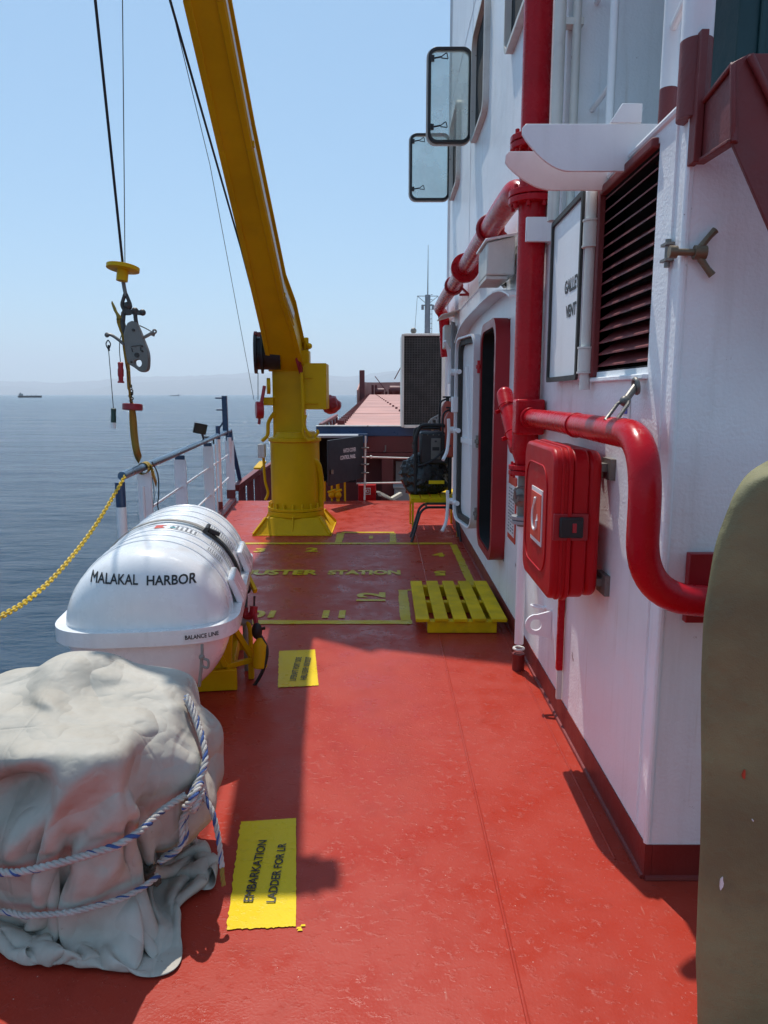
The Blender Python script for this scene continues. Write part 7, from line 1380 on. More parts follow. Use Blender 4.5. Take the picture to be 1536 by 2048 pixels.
-87,-312,8,-1,-28,5,4,-23,15,14,-16,19,26,10,8,11,12,-22,15,15,-18,12,25,7,7,19,20,1,5,29,-2,-8,27,1,-16,24,7,-19,20,14,-17,18,19,-22,19,20,-16,21,17,18,22,12,26,25,10,21,25,4,4,29,9,-5,27,19,0,25,23,-5,17,22,-4,14,20,-5,14,21,-6,18,25,-9,18,23,-9,18,19,-1,18,9,10,16,0,19,11,-1,23,6,-3,32,-1,7,27,-5,15,27,-8,24,24,-12,24,29,-15,20,24,-18,16,11,-17,17,4,-23,-9,15,-24,49,24,-42,29,30,-35,2,52,-59,-28,49,-43,-62,60,-49,-16,45,-20,-33,41,-5,-23,20,3,-24,18,4,-24,9,5,-26,4,9,-25,-3,14,-27,1,-1,3,24,-13,-13,19,-17,-24,-14,-7,-6,-27,3,4,-27,12,4,-26,-14,4,-4,-29,6,2,-28,10,18,-18,0,-21,-19,10,6,-23,16,17,18,16,19,10,16,23,2,12,26,0,-2,27,4,-30,5,-2,-23,15,17,15,-26,-6,26,-10,-12,10,-11,-25,-9,-26,-5,-13,-24,0,-11,-25,0,
-117,-315,9,7,-18,22,12,-16,19,18,-14,18,23,19,-6,7,11,-25,8,5,-28,12,27,7,2,9,28,3,-14,26,12,-19,17,17,-15,16,20,-10,18,20,-7,19,17,-13,22,14,4,24,7,20,26,3,20,27,8,23,26,16,10,26,20,-17,20,19,-19,18,7,-21,17,23,-4,14,26,2,12,27,-6,17,25,-4,18,26,-7,17,16,2,17,4,13,16,3,15,10,2,20,6,-10,31,-3,5,26,-5,8,30,-7,19,24,-11,20,26,-15,13,22,-17,13,11,-19,4,7,-25,10,10,-27,55,20,-41,24,23,-37,-6,47,-61,-57,41,-36,0,66,-32,-17,41,-10,-34,41,-5,-28,21,1,-28,18,3,-25,11,4,-25,5,8,-26,-1,10,-22,13,-12,8,24,-12,-8,22,-16,-25,-7,-10,4,-26,11,-4,-25,3,-31,-4,3,3,-6,-25,2,-1,-25,9,12,-23,0,-20,-20,16,16,-14,21,17,1,9,18,21,13,18,12,14,17,15,11,21,13,-28,-7,-4,5,22,17,15,3,-27,1,-6,-31,-10,-22,-17,-12,-28,0,-11,-25,0,-12,-25,0,
-115,-292,28,12,-16,18,9,-16,21,8,-16,19,3,7,-30,3,-4,-26,9,12,-22,12,21,13,14,-12,22,26,-13,8,22,-7,13,22,-4,18,19,0,20,16,-1,23,9,-3,24,3,4,27,6,15,26,11,25,26,19,19,22,21,-12,19,13,-33,17,0,-22,19,20,-13,15,22,15,16,20,13,18,30,-11,13,23,3,19,32,-15,7,16,3,18,4,11,15,13,14,8,2,25,4,-21,13,-3,0,28,-5,2,32,-6,10,26,-11,15,19,-16,11,20,-19,13,11,-21,20,4,-30,23,7,-28,25,14,-44,6,18,-37,-48,39,-48,12,38,-26,14,57,-14,-17,37,-6,-30,42,-3,-27,23,-1,-31,23,2,-25,14,2,-27,8,6,-26,8,-4,-13,20,-15,7,25,-11,-3,23,-15,-25,-1,-12,-2,-27,9,-22,-17,2,-16,22,12,-27,-13,-3,4,-3,-29,3,-2,-26,5,-3,-27,20,18,-3,20,18,0,22,17,1,19,16,10,14,19,14,5,21,18,-29,1,1,-4,13,24,8,0,-29,-2,-12,-25,-9,-24,-13,-11,-25,-1,-12,-26,0,-11,-25,0,
-87,-281,23,10,-14,22,10,-18,18,11,-22,16,-7,-22,-20,0,-3,-28,10,13,-23,16,22,0,14,20,14,19,1,20,24,-13,7,22,-6,16,15,5,23,6,5,25,4,0,26,9,1,26,15,16,23,20,10,21,15,-10,18,8,-18,19,2,-23,19,17,-34,15,23,7,14,21,17,17,20,11,18,21,8,17,21,7,19,35,-17,5,-4,14,23,12,7,11,24,5,-1,1,27,5,-27,0,-3,-9,30,-3,-6,31,-4,10,21,-12,14,12,-17,11,17,-19,17,13,-20,24,6,-28,23,6,-29,17,12,-42,-5,17,-34,-33,37,-39,16,34,-20,9,50,-12,-11,35,-4,-22,38,-2,-27,24,0,-30,22,1,-26,14,-2,-26,11,-5,-20,16,-13,-7,23,-14,8,24,-11,-1,24,-14,-24,2,-12,-17,-24,5,-27,-1,2,-18,16,11,-21,14,16,-14,-11,-22,-1,-8,-28,10,4,-26,21,18,0,21,18,0,21,17,0,22,17,0,23,15,5,11,20,16,-22,11,14,-21,9,19,-11,-21,-16,1,-4,-27,-10,-24,-11,-11,-26,0,-11,-25,0,-11,-25,0,
-68,-298,8,17,2,23,12,-13,21,7,-23,14,-2,-26,-7,-2,-15,-25,8,9,-25,15,23,-1,13,24,0,14,22,11,18,3,21,24,-10,12,7,10,25,5,7,24,13,-5,25,17,-1,23,15,-6,20,4,-16,19,-6,-10,23,12,-12,16,20,-27,13,25,-20,14,22,19,16,21,18,16,15,18,17,23,1,16,19,8,17,19,9,17,-20,11,20,15,11,10,25,-6,-7,10,25,-1,-24,-2,-3,-22,24,1,-4,30,-5,10,19,-11,14,1,-17,15,12,-20,18,15,-20,25,12,-27,17,5,-28,4,11,-35,-21,20,-30,-1,28,-28,6,32,-16,7,40,-10,-4,32,-4,-15,34,-2,-22,24,-2,-26,22,-7,-25,17,-8,-21,18,-12,-14,20,-14,-6,23,-14,7,24,-11,-1,23,-15,-26,-6,-4,-28,7,-8,-17,17,15,-8,14,24,-24,13,3,-23,-6,-13,-21,-11,-18,7,2,-28,22,19,0,22,18,0,22,17,0,22,16,0,21,16,0,23,17,2,-23,13,12,-22,4,17,-24,-17,5,-5,-18,-22,-9,-21,-14,-11,-25,0,-11,-25,0,-11,-25,0,
-59,-326,8,25,12,6,19,1,21,10,-17,20,0,-28,1,-3,-23,-17,6,2,-27,14,24,-4,14,24,0,13,24,0,12,23,10,15,8,22,13,4,23,12,1,24,15,-13,22,8,-21,21,-6,-18,20,-12,-15,23,10,-12,17,26,-13,11,25,-14,14,23,12,15,21,17,16,19,11,16,22,3,16,24,-5,17,14,18,18,-5,28,20,-22,11,17,18,12,7,27,-19,-9,13,22,-4,-23,11,0,-22,9,-2,-11,29,-2,7,23,-9,16,-1,-17,18,1,-18,19,13,-20,15,19,-21,13,11,-25,-2,12,-30,-10,17,-26,-8,27,-23,3,29,-14,6,34,-10,-2,29,-4,-8,29,-9,-14,24,-11,-18,23,-12,-25,16,-9,-15,22,-16,-7,23,-14,-5,23,-14,-3,24,-13,-3,20,-16,-17,23,-1,-18,18,11,-8,7,28,-21,23,6,-26,6,-8,-28,1,-9,-28,-5,-1,-8,-2,-27,21,19,0,22,17,0,21,17,2,24,17,7,25,9,11,26,-11,12,-24,-7,-18,-23,17,-6,-24,18,5,-16,-20,-13,-13,-25,0,-11,-25,0,-12,-25,0,-11,-25,0,
-46,-352,8,25,12,0,24,11,9,17,-3,23,3,-25,13,-1,-27,-9,3,-8,-27,13,23,-9,13,24,0,14,25,0,13,24,0,13,20,16,12,12,22,11,-16,26,1,-23,18,-10,-20,20,-14,-20,21,6,-19,19,24,10,15,23,-11,15,25,-1,11,23,13,15,22,0,15,22,-1,16,22,5,16,20,16,17,0,22,19,-21,18,18,-16,25,18,21,2,1,23,-25,-7,21,16,-6,-18,21,-1,-22,-2,-3,-17,29,-1,3,29,-5,20,8,-15,16,-8,-19,23,2,-20,14,17,-19,-9,24,-13,-4,16,-24,-8,17,-23,-4,23,-19,1,27,-13,3,26,-15,2,25,-14,-1,25,-13,-7,24,-14,-11,24,-14,-10,25,-12,-4,26,-9,-4,26,-9,-3,27,-10,-2,26,-9,-7,29,-9,-16,24,0,-17,18,14,-19,15,13,-28,-4,-12,-27,-6,-3,-28,-7,2,-26,-11,6,7,13,-22,11,18,19,14,22,8,14,23,4,13,25,4,25,7,15,25,-14,5,-22,-11,-15,-24,13,-5,-24,15,1,-26,0,-16,-18,-17,-16,-12,-27,-4,-11,-25,0,-12,-25,0,
-33,-378,8,24,12,0,25,13,0,24,9,13,11,-13,23,-1,-28,4,2,-17,-23,11,19,-17,14,24,0,13,25,0,13,24,0,14,23,5,10,3,25,-23,-14,14,3,-21,19,-15,-15,19,0,-26,21,22,-8,18,22,2,12,21,10,14,21,19,15,24,-4,13,24,-3,15,23,9,16,23,15,16,11,18,18,-17,4,19,-24,10,16,-8,32,15,23,-11,-1,20,-26,-6,25,18,-7,-8,28,-2,-23,-6,-2,-21,17,-2,-5,35,-3,18,22,-11,18,-5,-19,18,-10,-21,22,5,-20,-8,24,-12,-24,18,-11,-11,25,-12,-3,24,-16,-1,25,-13,3,28,-10,1,26,-9,2,27,-8,-1,27,-8,0,26,-10,1,27,-10,-3,27,-10,-5,27,-9,-5,27,-10,-3,26,-10,-3,26,-9,-4,28,-4,-22,-3,20,-28,-8,-8,-27,2,-7,-26,-5,-2,-26,-5,7,-17,-12,-20,15,19,-15,13,21,13,15,23,7,9,26,-6,15,19,10,2,-6,27,16,1,27,-25,-6,-10,-21,7,-10,-25,6,-10,-23,5,-8,-27,-2,-11,-20,-13,-14,-15,-22,-12,-11,-27,-3,
-20,-404,13,24,13,-5,25,11,0,25,13,0,21,5,19,5,-21,20,-1,-26,-14,10,12,-24,14,24,-1,13,24,0,13,23,0,18,18,4,-10,-1,28,-26,-9,-8,-13,-17,17,-6,-20,21,17,-14,21,21,9,13,16,10,13,27,7,12,22,11,14,19,10,16,12,9,22,27,10,16,31,12,10,-4,16,19,-27,-16,16,-24,10,15,0,29,12,26,-17,-2,17,-22,-5,28,17,-8,3,30,-4,-23,8,-1,-24,-1,-3,-15,30,-2,10,34,-6,23,6,-17,12,-12,-22,18,-8,-23,14,18,-14,-17,27,-7,-18,11,-16,-16,22,-11,-9,27,-8,-3,29,-7,-2,27,-6,-1,29,-5,-4,28,-4,-1,29,-3,2,28,-6,-2,27,-8,-3,27,-9,-4,27,-9,-3,26,-10,-4,26,-14,-4,26,-14,-7,23,22,-21,-12,18,-23,-21,5,-20,-17,-8,-19,-18,-14,-3,-2,-28,13,22,-12,14,24,1,13,24,3,13,25,-1,13,21,13,7,4,26,-1,-22,21,-27,-4,-12,-25,7,-13,-19,15,-14,-26,1,-9,-23,-14,10,-24,-10,6,-28,-6,1,-23,-16,-6,
-6,-411,37,23,-4,-17,24,9,-12,26,13,0,25,12,3,15,-1,25,0,-29,6,8,0,-29,13,24,-5,14,24,0,15,20,0,15,13,12,-25,-6,18,-22,-5,-17,-21,-16,10,1,-17,22,23,8,16,12,21,9,20,13,13,26,4,13,18,12,16,18,12,18,21,12,18,23,8,16,23,17,14,-23,5,17,-26,-30,14,-25,20,16,12,21,7,27,-14,-3,14,-20,-3,30,12,-8,12,27,-6,-21,20,-1,-27,1,-3,-21,17,-2,-2,36,-3,20,20,-11,16,-7,-20,16,-14,-26,23,-1,-22,1,32,-3,-16,25,-5,-14,13,-18,-13,21,-12,-11,26,-9,-7,26,-7,-3,29,-5,-3,28,-3,-7,28,-3,-10,27,-2,-7,27,-1,-5,28,-4,-5,27,-4,-5,28,-5,-3,27,-7,-4,24,-14,-4,30,-1,-13,-22,12,8,-27,6,-14,-22,10,-20,-19,-9,2,3,-29,14,22,-11,13,25,0,14,25,0,13,24,0,13,24,8,7,7,28,-16,-25,4,-23,10,-14,-24,5,-14,-26,-2,-11,-28,-6,-1,-26,-8,2,-25,-11,5,-21,-14,11,-16,-12,20,
11,-393,53,22,-17,-8,21,-11,-15,25,1,-17,26,11,-5,25,15,9,6,-11,29,6,-17,-25,14,22,-13,14,22,0,17,18,0,3,6,24,-29,-6,-2,-21,-4,-19,-22,-17,5,11,-5,25,13,25,2,15,19,10,19,13,11,26,6,13,28,2,13,28,3,17,19,3,21,24,21,13,-16,35,15,-37,-1,20,-23,-26,15,-19,23,14,18,16,5,28,-7,-2,9,-24,-2,32,5,-8,17,23,-8,-15,26,-2,-29,12,-2,-25,12,-3,-10,29,-1,12,28,-5,22,4,-16,17,-13,-26,19,-6,-25,17,15,-12,1,31,3,-13,25,-5,-12,14,-18,-14,19,-15,-12,24,-10,-11,26,-8,-9,27,-4,-7,28,-2,-9,27,-2,-12,26,-1,-14,25,-1,-11,27,0,-9,28,0,-8,29,-1,-5,28,-1,-4,28,-13,7,-28,-7,5,-25,7,4,-25,8,0,-25,15,2,3,-27,13,24,-8,13,25,0,14,24,0,13,24,0,15,25,3,0,3,29,-23,-7,-19,-25,-4,-10,-26,-6,-3,-28,-5,0,-26,-6,0,-25,-6,12,-23,-10,-12,-16,-13,19,-5,4,28,
20,-374,33,26,-10,5,23,-14,5,22,-18,-3,24,-11,-12,29,5,-7,20,17,17,7,-26,-13,13,15,-17,15,21,0,21,14,0,-16,2,24,-23,-2,-18,-25,-7,-6,-23,-17,0,21,11,20,10,23,-3,17,18,6,23,9,10,31,0,9,30,-4,16,17,1,23,34,8,11,9,31,4,-38,25,18,-41,3,25,-37,4,20,-9,26,11,22,15,3,27,-8,-2,1,-29,-1,30,-1,-8,28,13,-11,-4,26,-4,-24,18,-2,-23,11,-4,-14,25,-1,-3,34,-1,12,22,-5,20,0,-18,15,-7,-26,19,2,-21,20,18,-6,4,30,6,-12,24,-4,-13,15,-21,-13,20,-13,-14,24,-12,-12,24,-8,-14,26,-7,-13,26,-3,-12,27,-1,-12,26,0,-11,28,0,-8,27,0,-5,29,0,-2,28,0,7,28,0,9,-27,0,3,-29,0,4,-23,15,2,-20,21,0,-15,-24,11,22,-12,14,25,0,13,24,0,13,24,0,13,22,11,-20,-9,20,-18,-4,-22,-25,-7,-9,-28,-5,0,-27,-5,0,-27,-6,2,-21,-2,19,-18,-11,-21,-4,2,28,-3,19,20,
31,-361,8,25,-11,6,25,-9,7,24,-9,10,21,-12,13,13,-25,10,28,0,7,25,5,-15,18,2,-23,23,8,-15,19,9,9,-32,-4,5,-30,-1,-3,-29,2,13,-1,-20,-22,16,23,-2,16,18,2,18,8,16,12,9,21,38,-4,-11,18,-1,23,39,-1,8,30,15,-4,-20,27,6,-45,21,24,-45,14,26,-32,21,18,3,26,7,29,13,1,26,-16,-1,-5,-29,-2,33,-19,-7,30,12,-14,3,29,-5,-19,26,-2,-21,13,-3,-18,26,-1,-17,40,4,-6,36,3,16,18,-6,20,1,-19,14,-1,-26,22,7,-18,23,18,-1,6,27,11,-14,25,-1,-13,19,-16,-12,21,-16,-14,23,-10,-13,25,-6,-12,26,-1,-13,25,0,-11,26,0,-10,26,0,-8,27,0,-5,26,0,-1,27,0,9,27,0,6,-28,0,4,-27,0,2,-21,18,2,-22,17,1,-26,-13,9,15,-22,13,25,0,13,24,0,15,24,0,1,15,24,-26,-13,3,-19,-7,-19,-27,-6,-1,-27,-4,6,-27,-3,3,-26,-10,-13,-16,-2,23,-5,5,-25,-3,22,22,-8,25,10,
42,-334,8,23,-10,14,20,-12,15,18,-16,17,16,-19,15,16,-24,10,21,16,-16,18,3,-23,14,-1,-25,21,13,-3,7,2,28,-9,-20,11,-10,-23,-8,-31,-5,6,19,-4,-24,18,12,-17,19,17,0,10,4,21,14,9,19,32,-5,-23,28,-3,17,43,0,-10,1,20,-4,-40,27,18,-47,26,26,-42,25,22,-18,25,13,24,15,0,38,4,-1,24,-17,0,-12,-26,-1,16,-25,-3,33,11,-16,17,25,-9,-13,34,0,-20,18,-3,-22,29,0,-25,46,6,-18,43,7,1,31,3,22,15,-6,20,2,-20,15,4,-23,23,10,-14,23,18,3,7,26,15,-13,24,2,-13,20,-18,-13,23,-8,-14,25,-4,-12,24,-4,-11,25,-5,-12,25,0,-9,25,1,-9,26,3,-6,24,10,-13,23,12,20,19,-8,11,-19,-18,3,-28,0,2,-26,11,2,-19,20,0,-28,-2,7,2,-28,13,24,-1,13,25,0,13,23,8,-14,4,26,-21,-12,-14,-27,-9,-1,-25,2,9,-28,-2,7,-26,-11,-4,-18,-8,-21,-2,25,17,-8,16,-26,-17,22,-1,-16,22,7,
34,-322,34,16,-19,13,14,-21,11,15,-24,7,16,-23,4,23,-14,-11,16,19,-16,15,11,-19,16,16,-15,17,15,11,-1,-6,28,-5,-24,-3,1,-19,-23,-10,10,26,31,-11,-4,28,-12,-15,27,-7,-20,11,5,20,12,10,19,17,-5,-33,48,-6,-3,10,10,-3,-32,28,4,-43,30,23,-39,29,18,-27,27,14,-4,21,9,43,0,-6,44,-3,-4,25,-11,3,4,-27,1,-22,-23,-3,19,13,-13,39,10,-15,-2,40,-2,-21,29,1,-25,32,1,-33,53,8,-28,48,10,-5,33,4,8,27,3,24,15,-6,20,7,-17,17,7,-22,24,14,-7,23,17,7,9,22,19,-15,24,6,-17,22,-3,-19,22,0,-16,24,-3,-7,26,-8,-21,17,7,-18,19,2,-20,19,-2,-1,25,13,10,26,9,24,10,-13,17,-6,-22,8,-24,-14,2,-28,5,0,-20,19,1,-27,8,5,-12,-25,12,24,-9,14,24,0,3,17,22,-23,-2,18,-24,-10,-6,-25,0,9,-26,-5,4,-24,-10,-10,-16,1,-24,-10,23,-13,-4,23,17,-14,25,-4,-14,20,-13,-16,22,0,
11,-332,49,14,-24,4,16,-23,2,17,-23,-1,20,-20,-5,25,-3,-15,7,27,-4,16,17,-20,14,23,-1,14,14,18,-5,-18,22,0,-22,-19,21,-2,-22,7,8,28,30,-12,7,29,-12,-21,31,-14,-14,38,-18,0,16,6,24,26,-25,-24,-8,16,0,-30,26,0,-28,26,0,-27,28,4,-23,27,12,-20,26,12,-3,19,9,64,-19,-13,47,-11,-4,30,-5,3,10,-22,5,-10,-29,-2,-20,9,-14,37,10,-12,14,35,0,-20,31,0,-29,52,0,-42,62,9,-33,50,10,-11,36,5,3,28,3,10,26,4,23,18,-2,19,7,-20,23,14,-8,23,15,-1,24,15,6,6,23,20,-18,23,2,-17,22,8,-18,21,9,-18,25,1,-15,23,-3,-15,23,-9,-16,13,-21,4,6,24,-2,9,28,23,13,-11,20,3,-19,16,-13,-22,4,-28,-7,0,-22,19,1,-26,10,3,-23,-17,11,18,-18,12,23,8,-10,9,26,-26,-7,9,-25,-1,11,-26,-6,2,-22,-8,-13,-14,5,-25,-9,22,-16,-9,26,-2,-10,26,0,-12,24,0,-13,25,0,-17,22,6,
-11,-348,39,17,-21,-4,19,-20,-3,19,-20,-4,23,-15,-6,24,0,-14,-1,30,0,10,28,0,14,22,9,15,11,26,-11,-28,-6,20,1,-24,28,3,-5,28,-7,11,21,-5,21,37,-19,-19,29,-17,-13,50,-25,0,11,8,10,52,-29,-10,-1,4,0,-29,23,0,-32,24,0,-34,27,0,-33,27,0,-34,30,0,-14,24,5,62,-36,-5,51,-20,0,48,3,0,20,-14,0,-5,-30,0,-25,-6,0,18,13,0,10,36,0,-18,56,0,-39,66,0,-42,59,0,-28,45,0,-11,34,0,-1,29,0,1,28,2,6,28,7,21,21,-4,24,14,-1,23,14,0,22,15,-4,26,11,0,-16,25,3,-15,22,10,-14,21,12,-9,26,11,-16,17,-13,-22,4,-16,-28,-8,6,-1,6,31,14,13,20,23,17,6,21,5,-19,20,-5,-19,17,-14,-21,0,-25,16,0,-26,9,1,-29,-8,9,9,-28,5,19,21,-19,1,22,-25,-3,14,-26,-6,5,-24,-5,-15,-14,8,-24,-6,25,-14,-10,25,0,-11,26,1,-10,26,1,-14,24,3,-16,22,6,-16,22,5,
-11,-343,10,23,-16,-2,23,-16,0,25,-13,4,20,-8,18,25,-15,2,15,13,-23,-10,19,24,-8,23,11,-4,29,1,6,-13,-28,31,6,9,26,2,-9,36,-10,1,27,-10,17,45,-26,-20,32,-20,-7,58,-27,0,15,7,0,45,-14,0,23,-8,0,-25,18,0,-27,18,0,-29,20,0,-31,21,0,-26,21,0,-41,28,0,42,-28,0,40,-22,0,35,-17,0,-28,8,0,1,17,23,38,-4,-23,34,-12,0,-13,48,0,-31,61,0,-39,60,0,-32,48,0,-18,38,0,-6,30,0,0,28,0,1,27,0,5,21,18,6,26,14,12,26,1,22,22,-4,23,13,-2,29,7,1,2,25,-9,-17,21,13,-8,27,-3,-16,16,-19,-25,-4,-10,-28,-7,0,-21,-6,21,11,17,19,8,27,-1,15,-10,22,-4,16,-26,22,-14,-10,16,-8,-25,22,-19,0,15,-18,14,10,-22,18,7,-1,-29,-14,0,27,-16,3,22,-27,-5,9,-26,-4,-11,-14,15,-22,-8,25,-10,-13,24,8,-13,23,4,-12,25,3,-12,25,3,-11,25,2,-13,24,1,-13,25,1,
6,-319,8,22,-16,1,23,-15,-1,23,-15,0,22,-9,15,23,-9,14,23,-18,-7,-5,24,16,-6,26,2,-5,27,-13,-11,10,-26,11,9,24,32,-5,4,38,-11,-14,42,-20,6,54,-31,-21,35,-22,0,59,-21,0,21,6,0,22,12,0,37,-10,0,-20,15,0,-22,14,0,-22,15,0,-24,14,0,-24,14,0,-26,17,0,21,-11,0,28,-5,0,21,-10,0,-36,4,0,-5,23,29,32,-2,-13,30,-8,-16,2,26,0,-36,59,0,-33,51,0,-23,41,0,-11,33,0,-4,29,0,0,28,0,1,26,0,1,28,2,10,16,21,13,18,18,13,23,13,16,23,3,15,21,-3,13,22,-6,1,22,-19,-16,9,-24,-29,-4,-5,-27,-5,0,-28,-6,0,-1,7,28,8,27,-9,10,26,3,-4,-24,17,-27,11,-7,21,-2,-20,18,-19,-12,19,-18,0,20,-19,2,11,-21,18,25,-8,-13,-6,1,28,-20,1,18,-28,5,-12,-17,15,-16,-3,29,4,-12,25,0,-12,25,0,-12,24,0,-12,25,-1,-12,24,-1,-13,25,-2,-15,23,-3,-15,24,-2,
23,-298,20,19,-19,7,24,-9,-13,23,-13,-6,24,-16,0,23,-12,11,25,-17,-2,6,10,26,-7,26,0,-6,16,-22,-6,20,-13,-10,25,7,18,2,22,42,-18,0,57,-29,-16,60,-33,-13,39,-21,0,51,-7,0,29,8,0,-8,31,0,25,8,0,-7,9,0,-22,16,0,-21,15,0,-22,14,0,-21,15,0,-22,14,0,7,-5,0,20,-1,0,9,-8,0,-20,-18,6,-3,26,27,21,6,-8,21,-1,-9,21,0,-16,-17,36,0,-27,45,0,-15,35,0,-8,31,0,-2,28,0,0,28,0,1,27,0,1,27,0,-1,27,3,5,23,14,23,3,19,22,11,17,16,22,-2,8,22,-14,-9,16,-25,-26,1,-11,-27,0,8,-25,2,13,-24,-13,-10,15,24,8,2,23,-19,11,26,4,-24,-16,3,-27,-11,7,20,1,20,0,-16,-26,17,-18,-9,20,-19,0,19,-18,0,24,-16,3,5,-3,29,-26,9,3,-4,23,-19,-11,24,-9,-14,25,-6,-16,24,-1,-16,24,0,-16,22,0,-16,23,0,-16,22,0,-17,22,0,-17,22,0,-17,22,0,
47,-282,15,12,-13,23,24,-15,-6,21,-6,-18,24,-15,-6,25,-16,0,26,-19,0,19,-7,20,-6,23,13,-3,14,-22,-3,18,-11,-7,21,0,-1,16,5,37,-14,13,53,-38,-18,66,-22,0,42,-12,0,32,12,0,15,23,0,-13,30,0,9,19,7,3,9,-7,-24,17,0,-25,17,0,-25,18,0,-25,18,0,-26,19,0,5,-6,5,22,-6,-5,8,-16,18,-9,-22,5,6,21,9,27,-16,-23,15,5,-4,6,15,18,20,3,-11,-7,27,-12,-13,34,0,-4,29,0,-1,28,0,0,27,0,1,28,0,1,27,0,-1,27,0,-2,28,0,9,20,18,22,-18,9,26,11,10,5,22,-17,-24,6,-19,-26,1,9,-19,8,20,-27,-8,-1,-6,4,-29,11,26,0,11,25,0,-5,16,24,-21,-18,-6,-22,-16,-2,-17,3,26,-4,-12,-26,17,-19,-15,20,-19,-1,21,-19,0,22,-18,0,7,-4,27,-17,20,-15,-14,22,-12,-15,24,0,-16,24,0,-15,23,0,-16,24,0,-16,23,0,-16,22,0,-16,22,0,-17,22,0,-17,21,0,-17,22,3,
74,-280,8,5,8,27,21,-18,10,22,-9,-18,22,-11,-18,27,-20,-1,30,-22,0,30,-24,1,4,13,23,-3,17,-12,7,5,-12,0,14,0,4,12,0,8,11,0,45,-29,0,52,-4,0,30,10,0,11,28,0,2,29,0,-8,24,4,4,17,18,12,8,-21,-23,17,-1,-27,18,0,-26,19,0,-28,18,0,-28,19,0,4,-4,21,26,-13,-2,1,-15,25,-9,-13,-13,22,-6,-16,18,-1,-11,18,3,-1,11,9,17,21,0,11,24,1,-13,2,22,-18,-4,30,0,0,27,0,0,28,0,1,28,0,1,28,0,-1,27,0,-2,27,0,1,28,0,13,-26,1,19,-13,18,1,25,-19,-24,-1,12,-13,14,21,-25,-4,8,-22,-6,-22,9,19,-19,10,25,0,9,25,8,-13,4,25,-24,-13,3,-21,-15,-3,-21,-7,16,-22,-9,-18,5,-16,-23,19,-20,-8,21,-18,0,22,-19,0,2,3,28,-17,22,-8,-14,20,-17,-14,24,-3,-16,23,0,-15,24,0,-16,23,0,-16,22,0,-16,23,0,-16,22,0,-14,21,11,-17,22,1,-12,23,9,
104,-287,8,-1,24,12,14,-4,25,27,-20,-6,23,-12,-25,31,-25,-6,35,-28,0,39,-30,0,17,-4,5,-2,19,2,19,-5,-7,7,11,0,11,13,0,4,27,0,4,6,0,8,23,0,15,23,0,-5,35,0,0,24,0,5,15,6,5,11,23,20,5,-8,-10,12,-21,-26,18,0,-26,17,0,-25,17,0,-26,17,0,0,-2,26,24,-14,11,-18,-6,19,-9,-7,-23,20,-9,-22,22,-2,-8,23,-2,-2,24,-2,5,17,5,19,24,-3,10,27,0,-13,8,21,-18,0,29,-4,1,28,0,1,28,0,1,28,0,-1,29,3,-2,26,6,-2,31,6,17,-16,-15,12,-26,2,-3,22,23,-23,-3,12,-23,-6,11,-27,-9,-12,-8,8,-28,13,23,-8,11,25,0,6,20,19,-20,-5,21,-23,-11,1,-21,-15,2,-24,-9,2,-28,-9,-1,-17,-15,-21,13,-18,-17,21,-18,-6,21,-19,0,-3,7,27,-15,22,-12,-14,22,-12,-15,25,-3,-16,23,0,-15,23,0,-16,23,0,-16,23,0,-16,22,0,-17,22,0,-11,19,20,-12,23,10,-13,23,8,
135,-290,8,-1,24,0,7,9,23,28,-21,10,35,-28,-22,36,-26,-11,41,-32,0,41,-28,0,32,-19,0,-7,27,0,15,5,0,16,7,0,-3,29,0,-10,41,0,-26,42,0,-28,37,0,1,20,0,-5,28,0,8,15,1,16,7,9,13,6,20,25,2,2,6,7,-27,-24,16,-5,-24,17,0,-23,15,0,-24,16,0,-1,0,27,12,-12,24,-27,-1,6,-8,-5,-27,16,-8,-22,25,-4,-7,27,-4,-1,27,-3,0,26,-2,9,16,2,21,24,-4,11,24,4,-13,15,19,-18,1,29,1,0,28,3,-2,28,5,-2,26,6,-2,26,9,-11,25,6,21,-7,-15,21,-18,-7,-13,-6,24,-27,-8,5,-27,-8,-1,-22,-3,-21,4,16,-23,13,24,-2,13,26,4,-5,9,27,-26,-9,1,-26,-1,-14,-26,-9,-2,-25,-10,2,-11,-18,15,-24,-16,9,-8,-19,-20,10,-17,-19,23,-18,-3,-11,12,25,-12,26,1,-11,26,-5,-18,17,-19,-17,23,-2,-15,23,0,-15,23,1,-16,22,1,-16,22,1,-17,22,3,-14,24,9,-10,25,4,-11,25,2,
174,-302,8,4,16,0,7,11,0,25,-10,18,44,-34,-11,45,-32,-7,39,-24,0,37,-20,0,34,-17,0,-7,24,0,-5,29,0,14,10,0,-21,43,0,-32,51,0,-39,53,0,-31,35,14,-24,28,-14,12,5,20,17,10,-2,22,6,-5,23,2,11,23,3,12,22,3,-19,-18,13,-17,-23,16,0,-23,15,0,-24,15,0,7,-6,28,-9,1,27,-28,-1,-4,-10,-6,-25,16,-6,-23,27,-5,-3,28,-4,0,27,-3,0,28,-4,2,22,-1,16,9,1,26,26,-4,6,22,-2,-15,-1,27,7,-8,24,0,-8,26,2,-7,25,3,-10,25,-1,-6,16,-26,24,-15,-6,23,-15,-5,5,-12,26,-23,-6,12,-28,-7,-8,-13,5,-27,14,21,-12,15,24,0,9,21,18,-22,-3,17,-23,0,-21,-26,-3,-12,-27,-8,-1,-26,-12,0,-22,-12,10,8,-11,27,-15,-24,3,-11,-21,-14,-3,-17,-24,-10,23,8,-11,25,0,-12,23,5,-6,27,11,-7,26,2,-11,26,1,-10,25,-1,-11,26,-1,-12,26,-2,-11,25,-6,-13,20,-20,-12,24,0,-13,25,0,
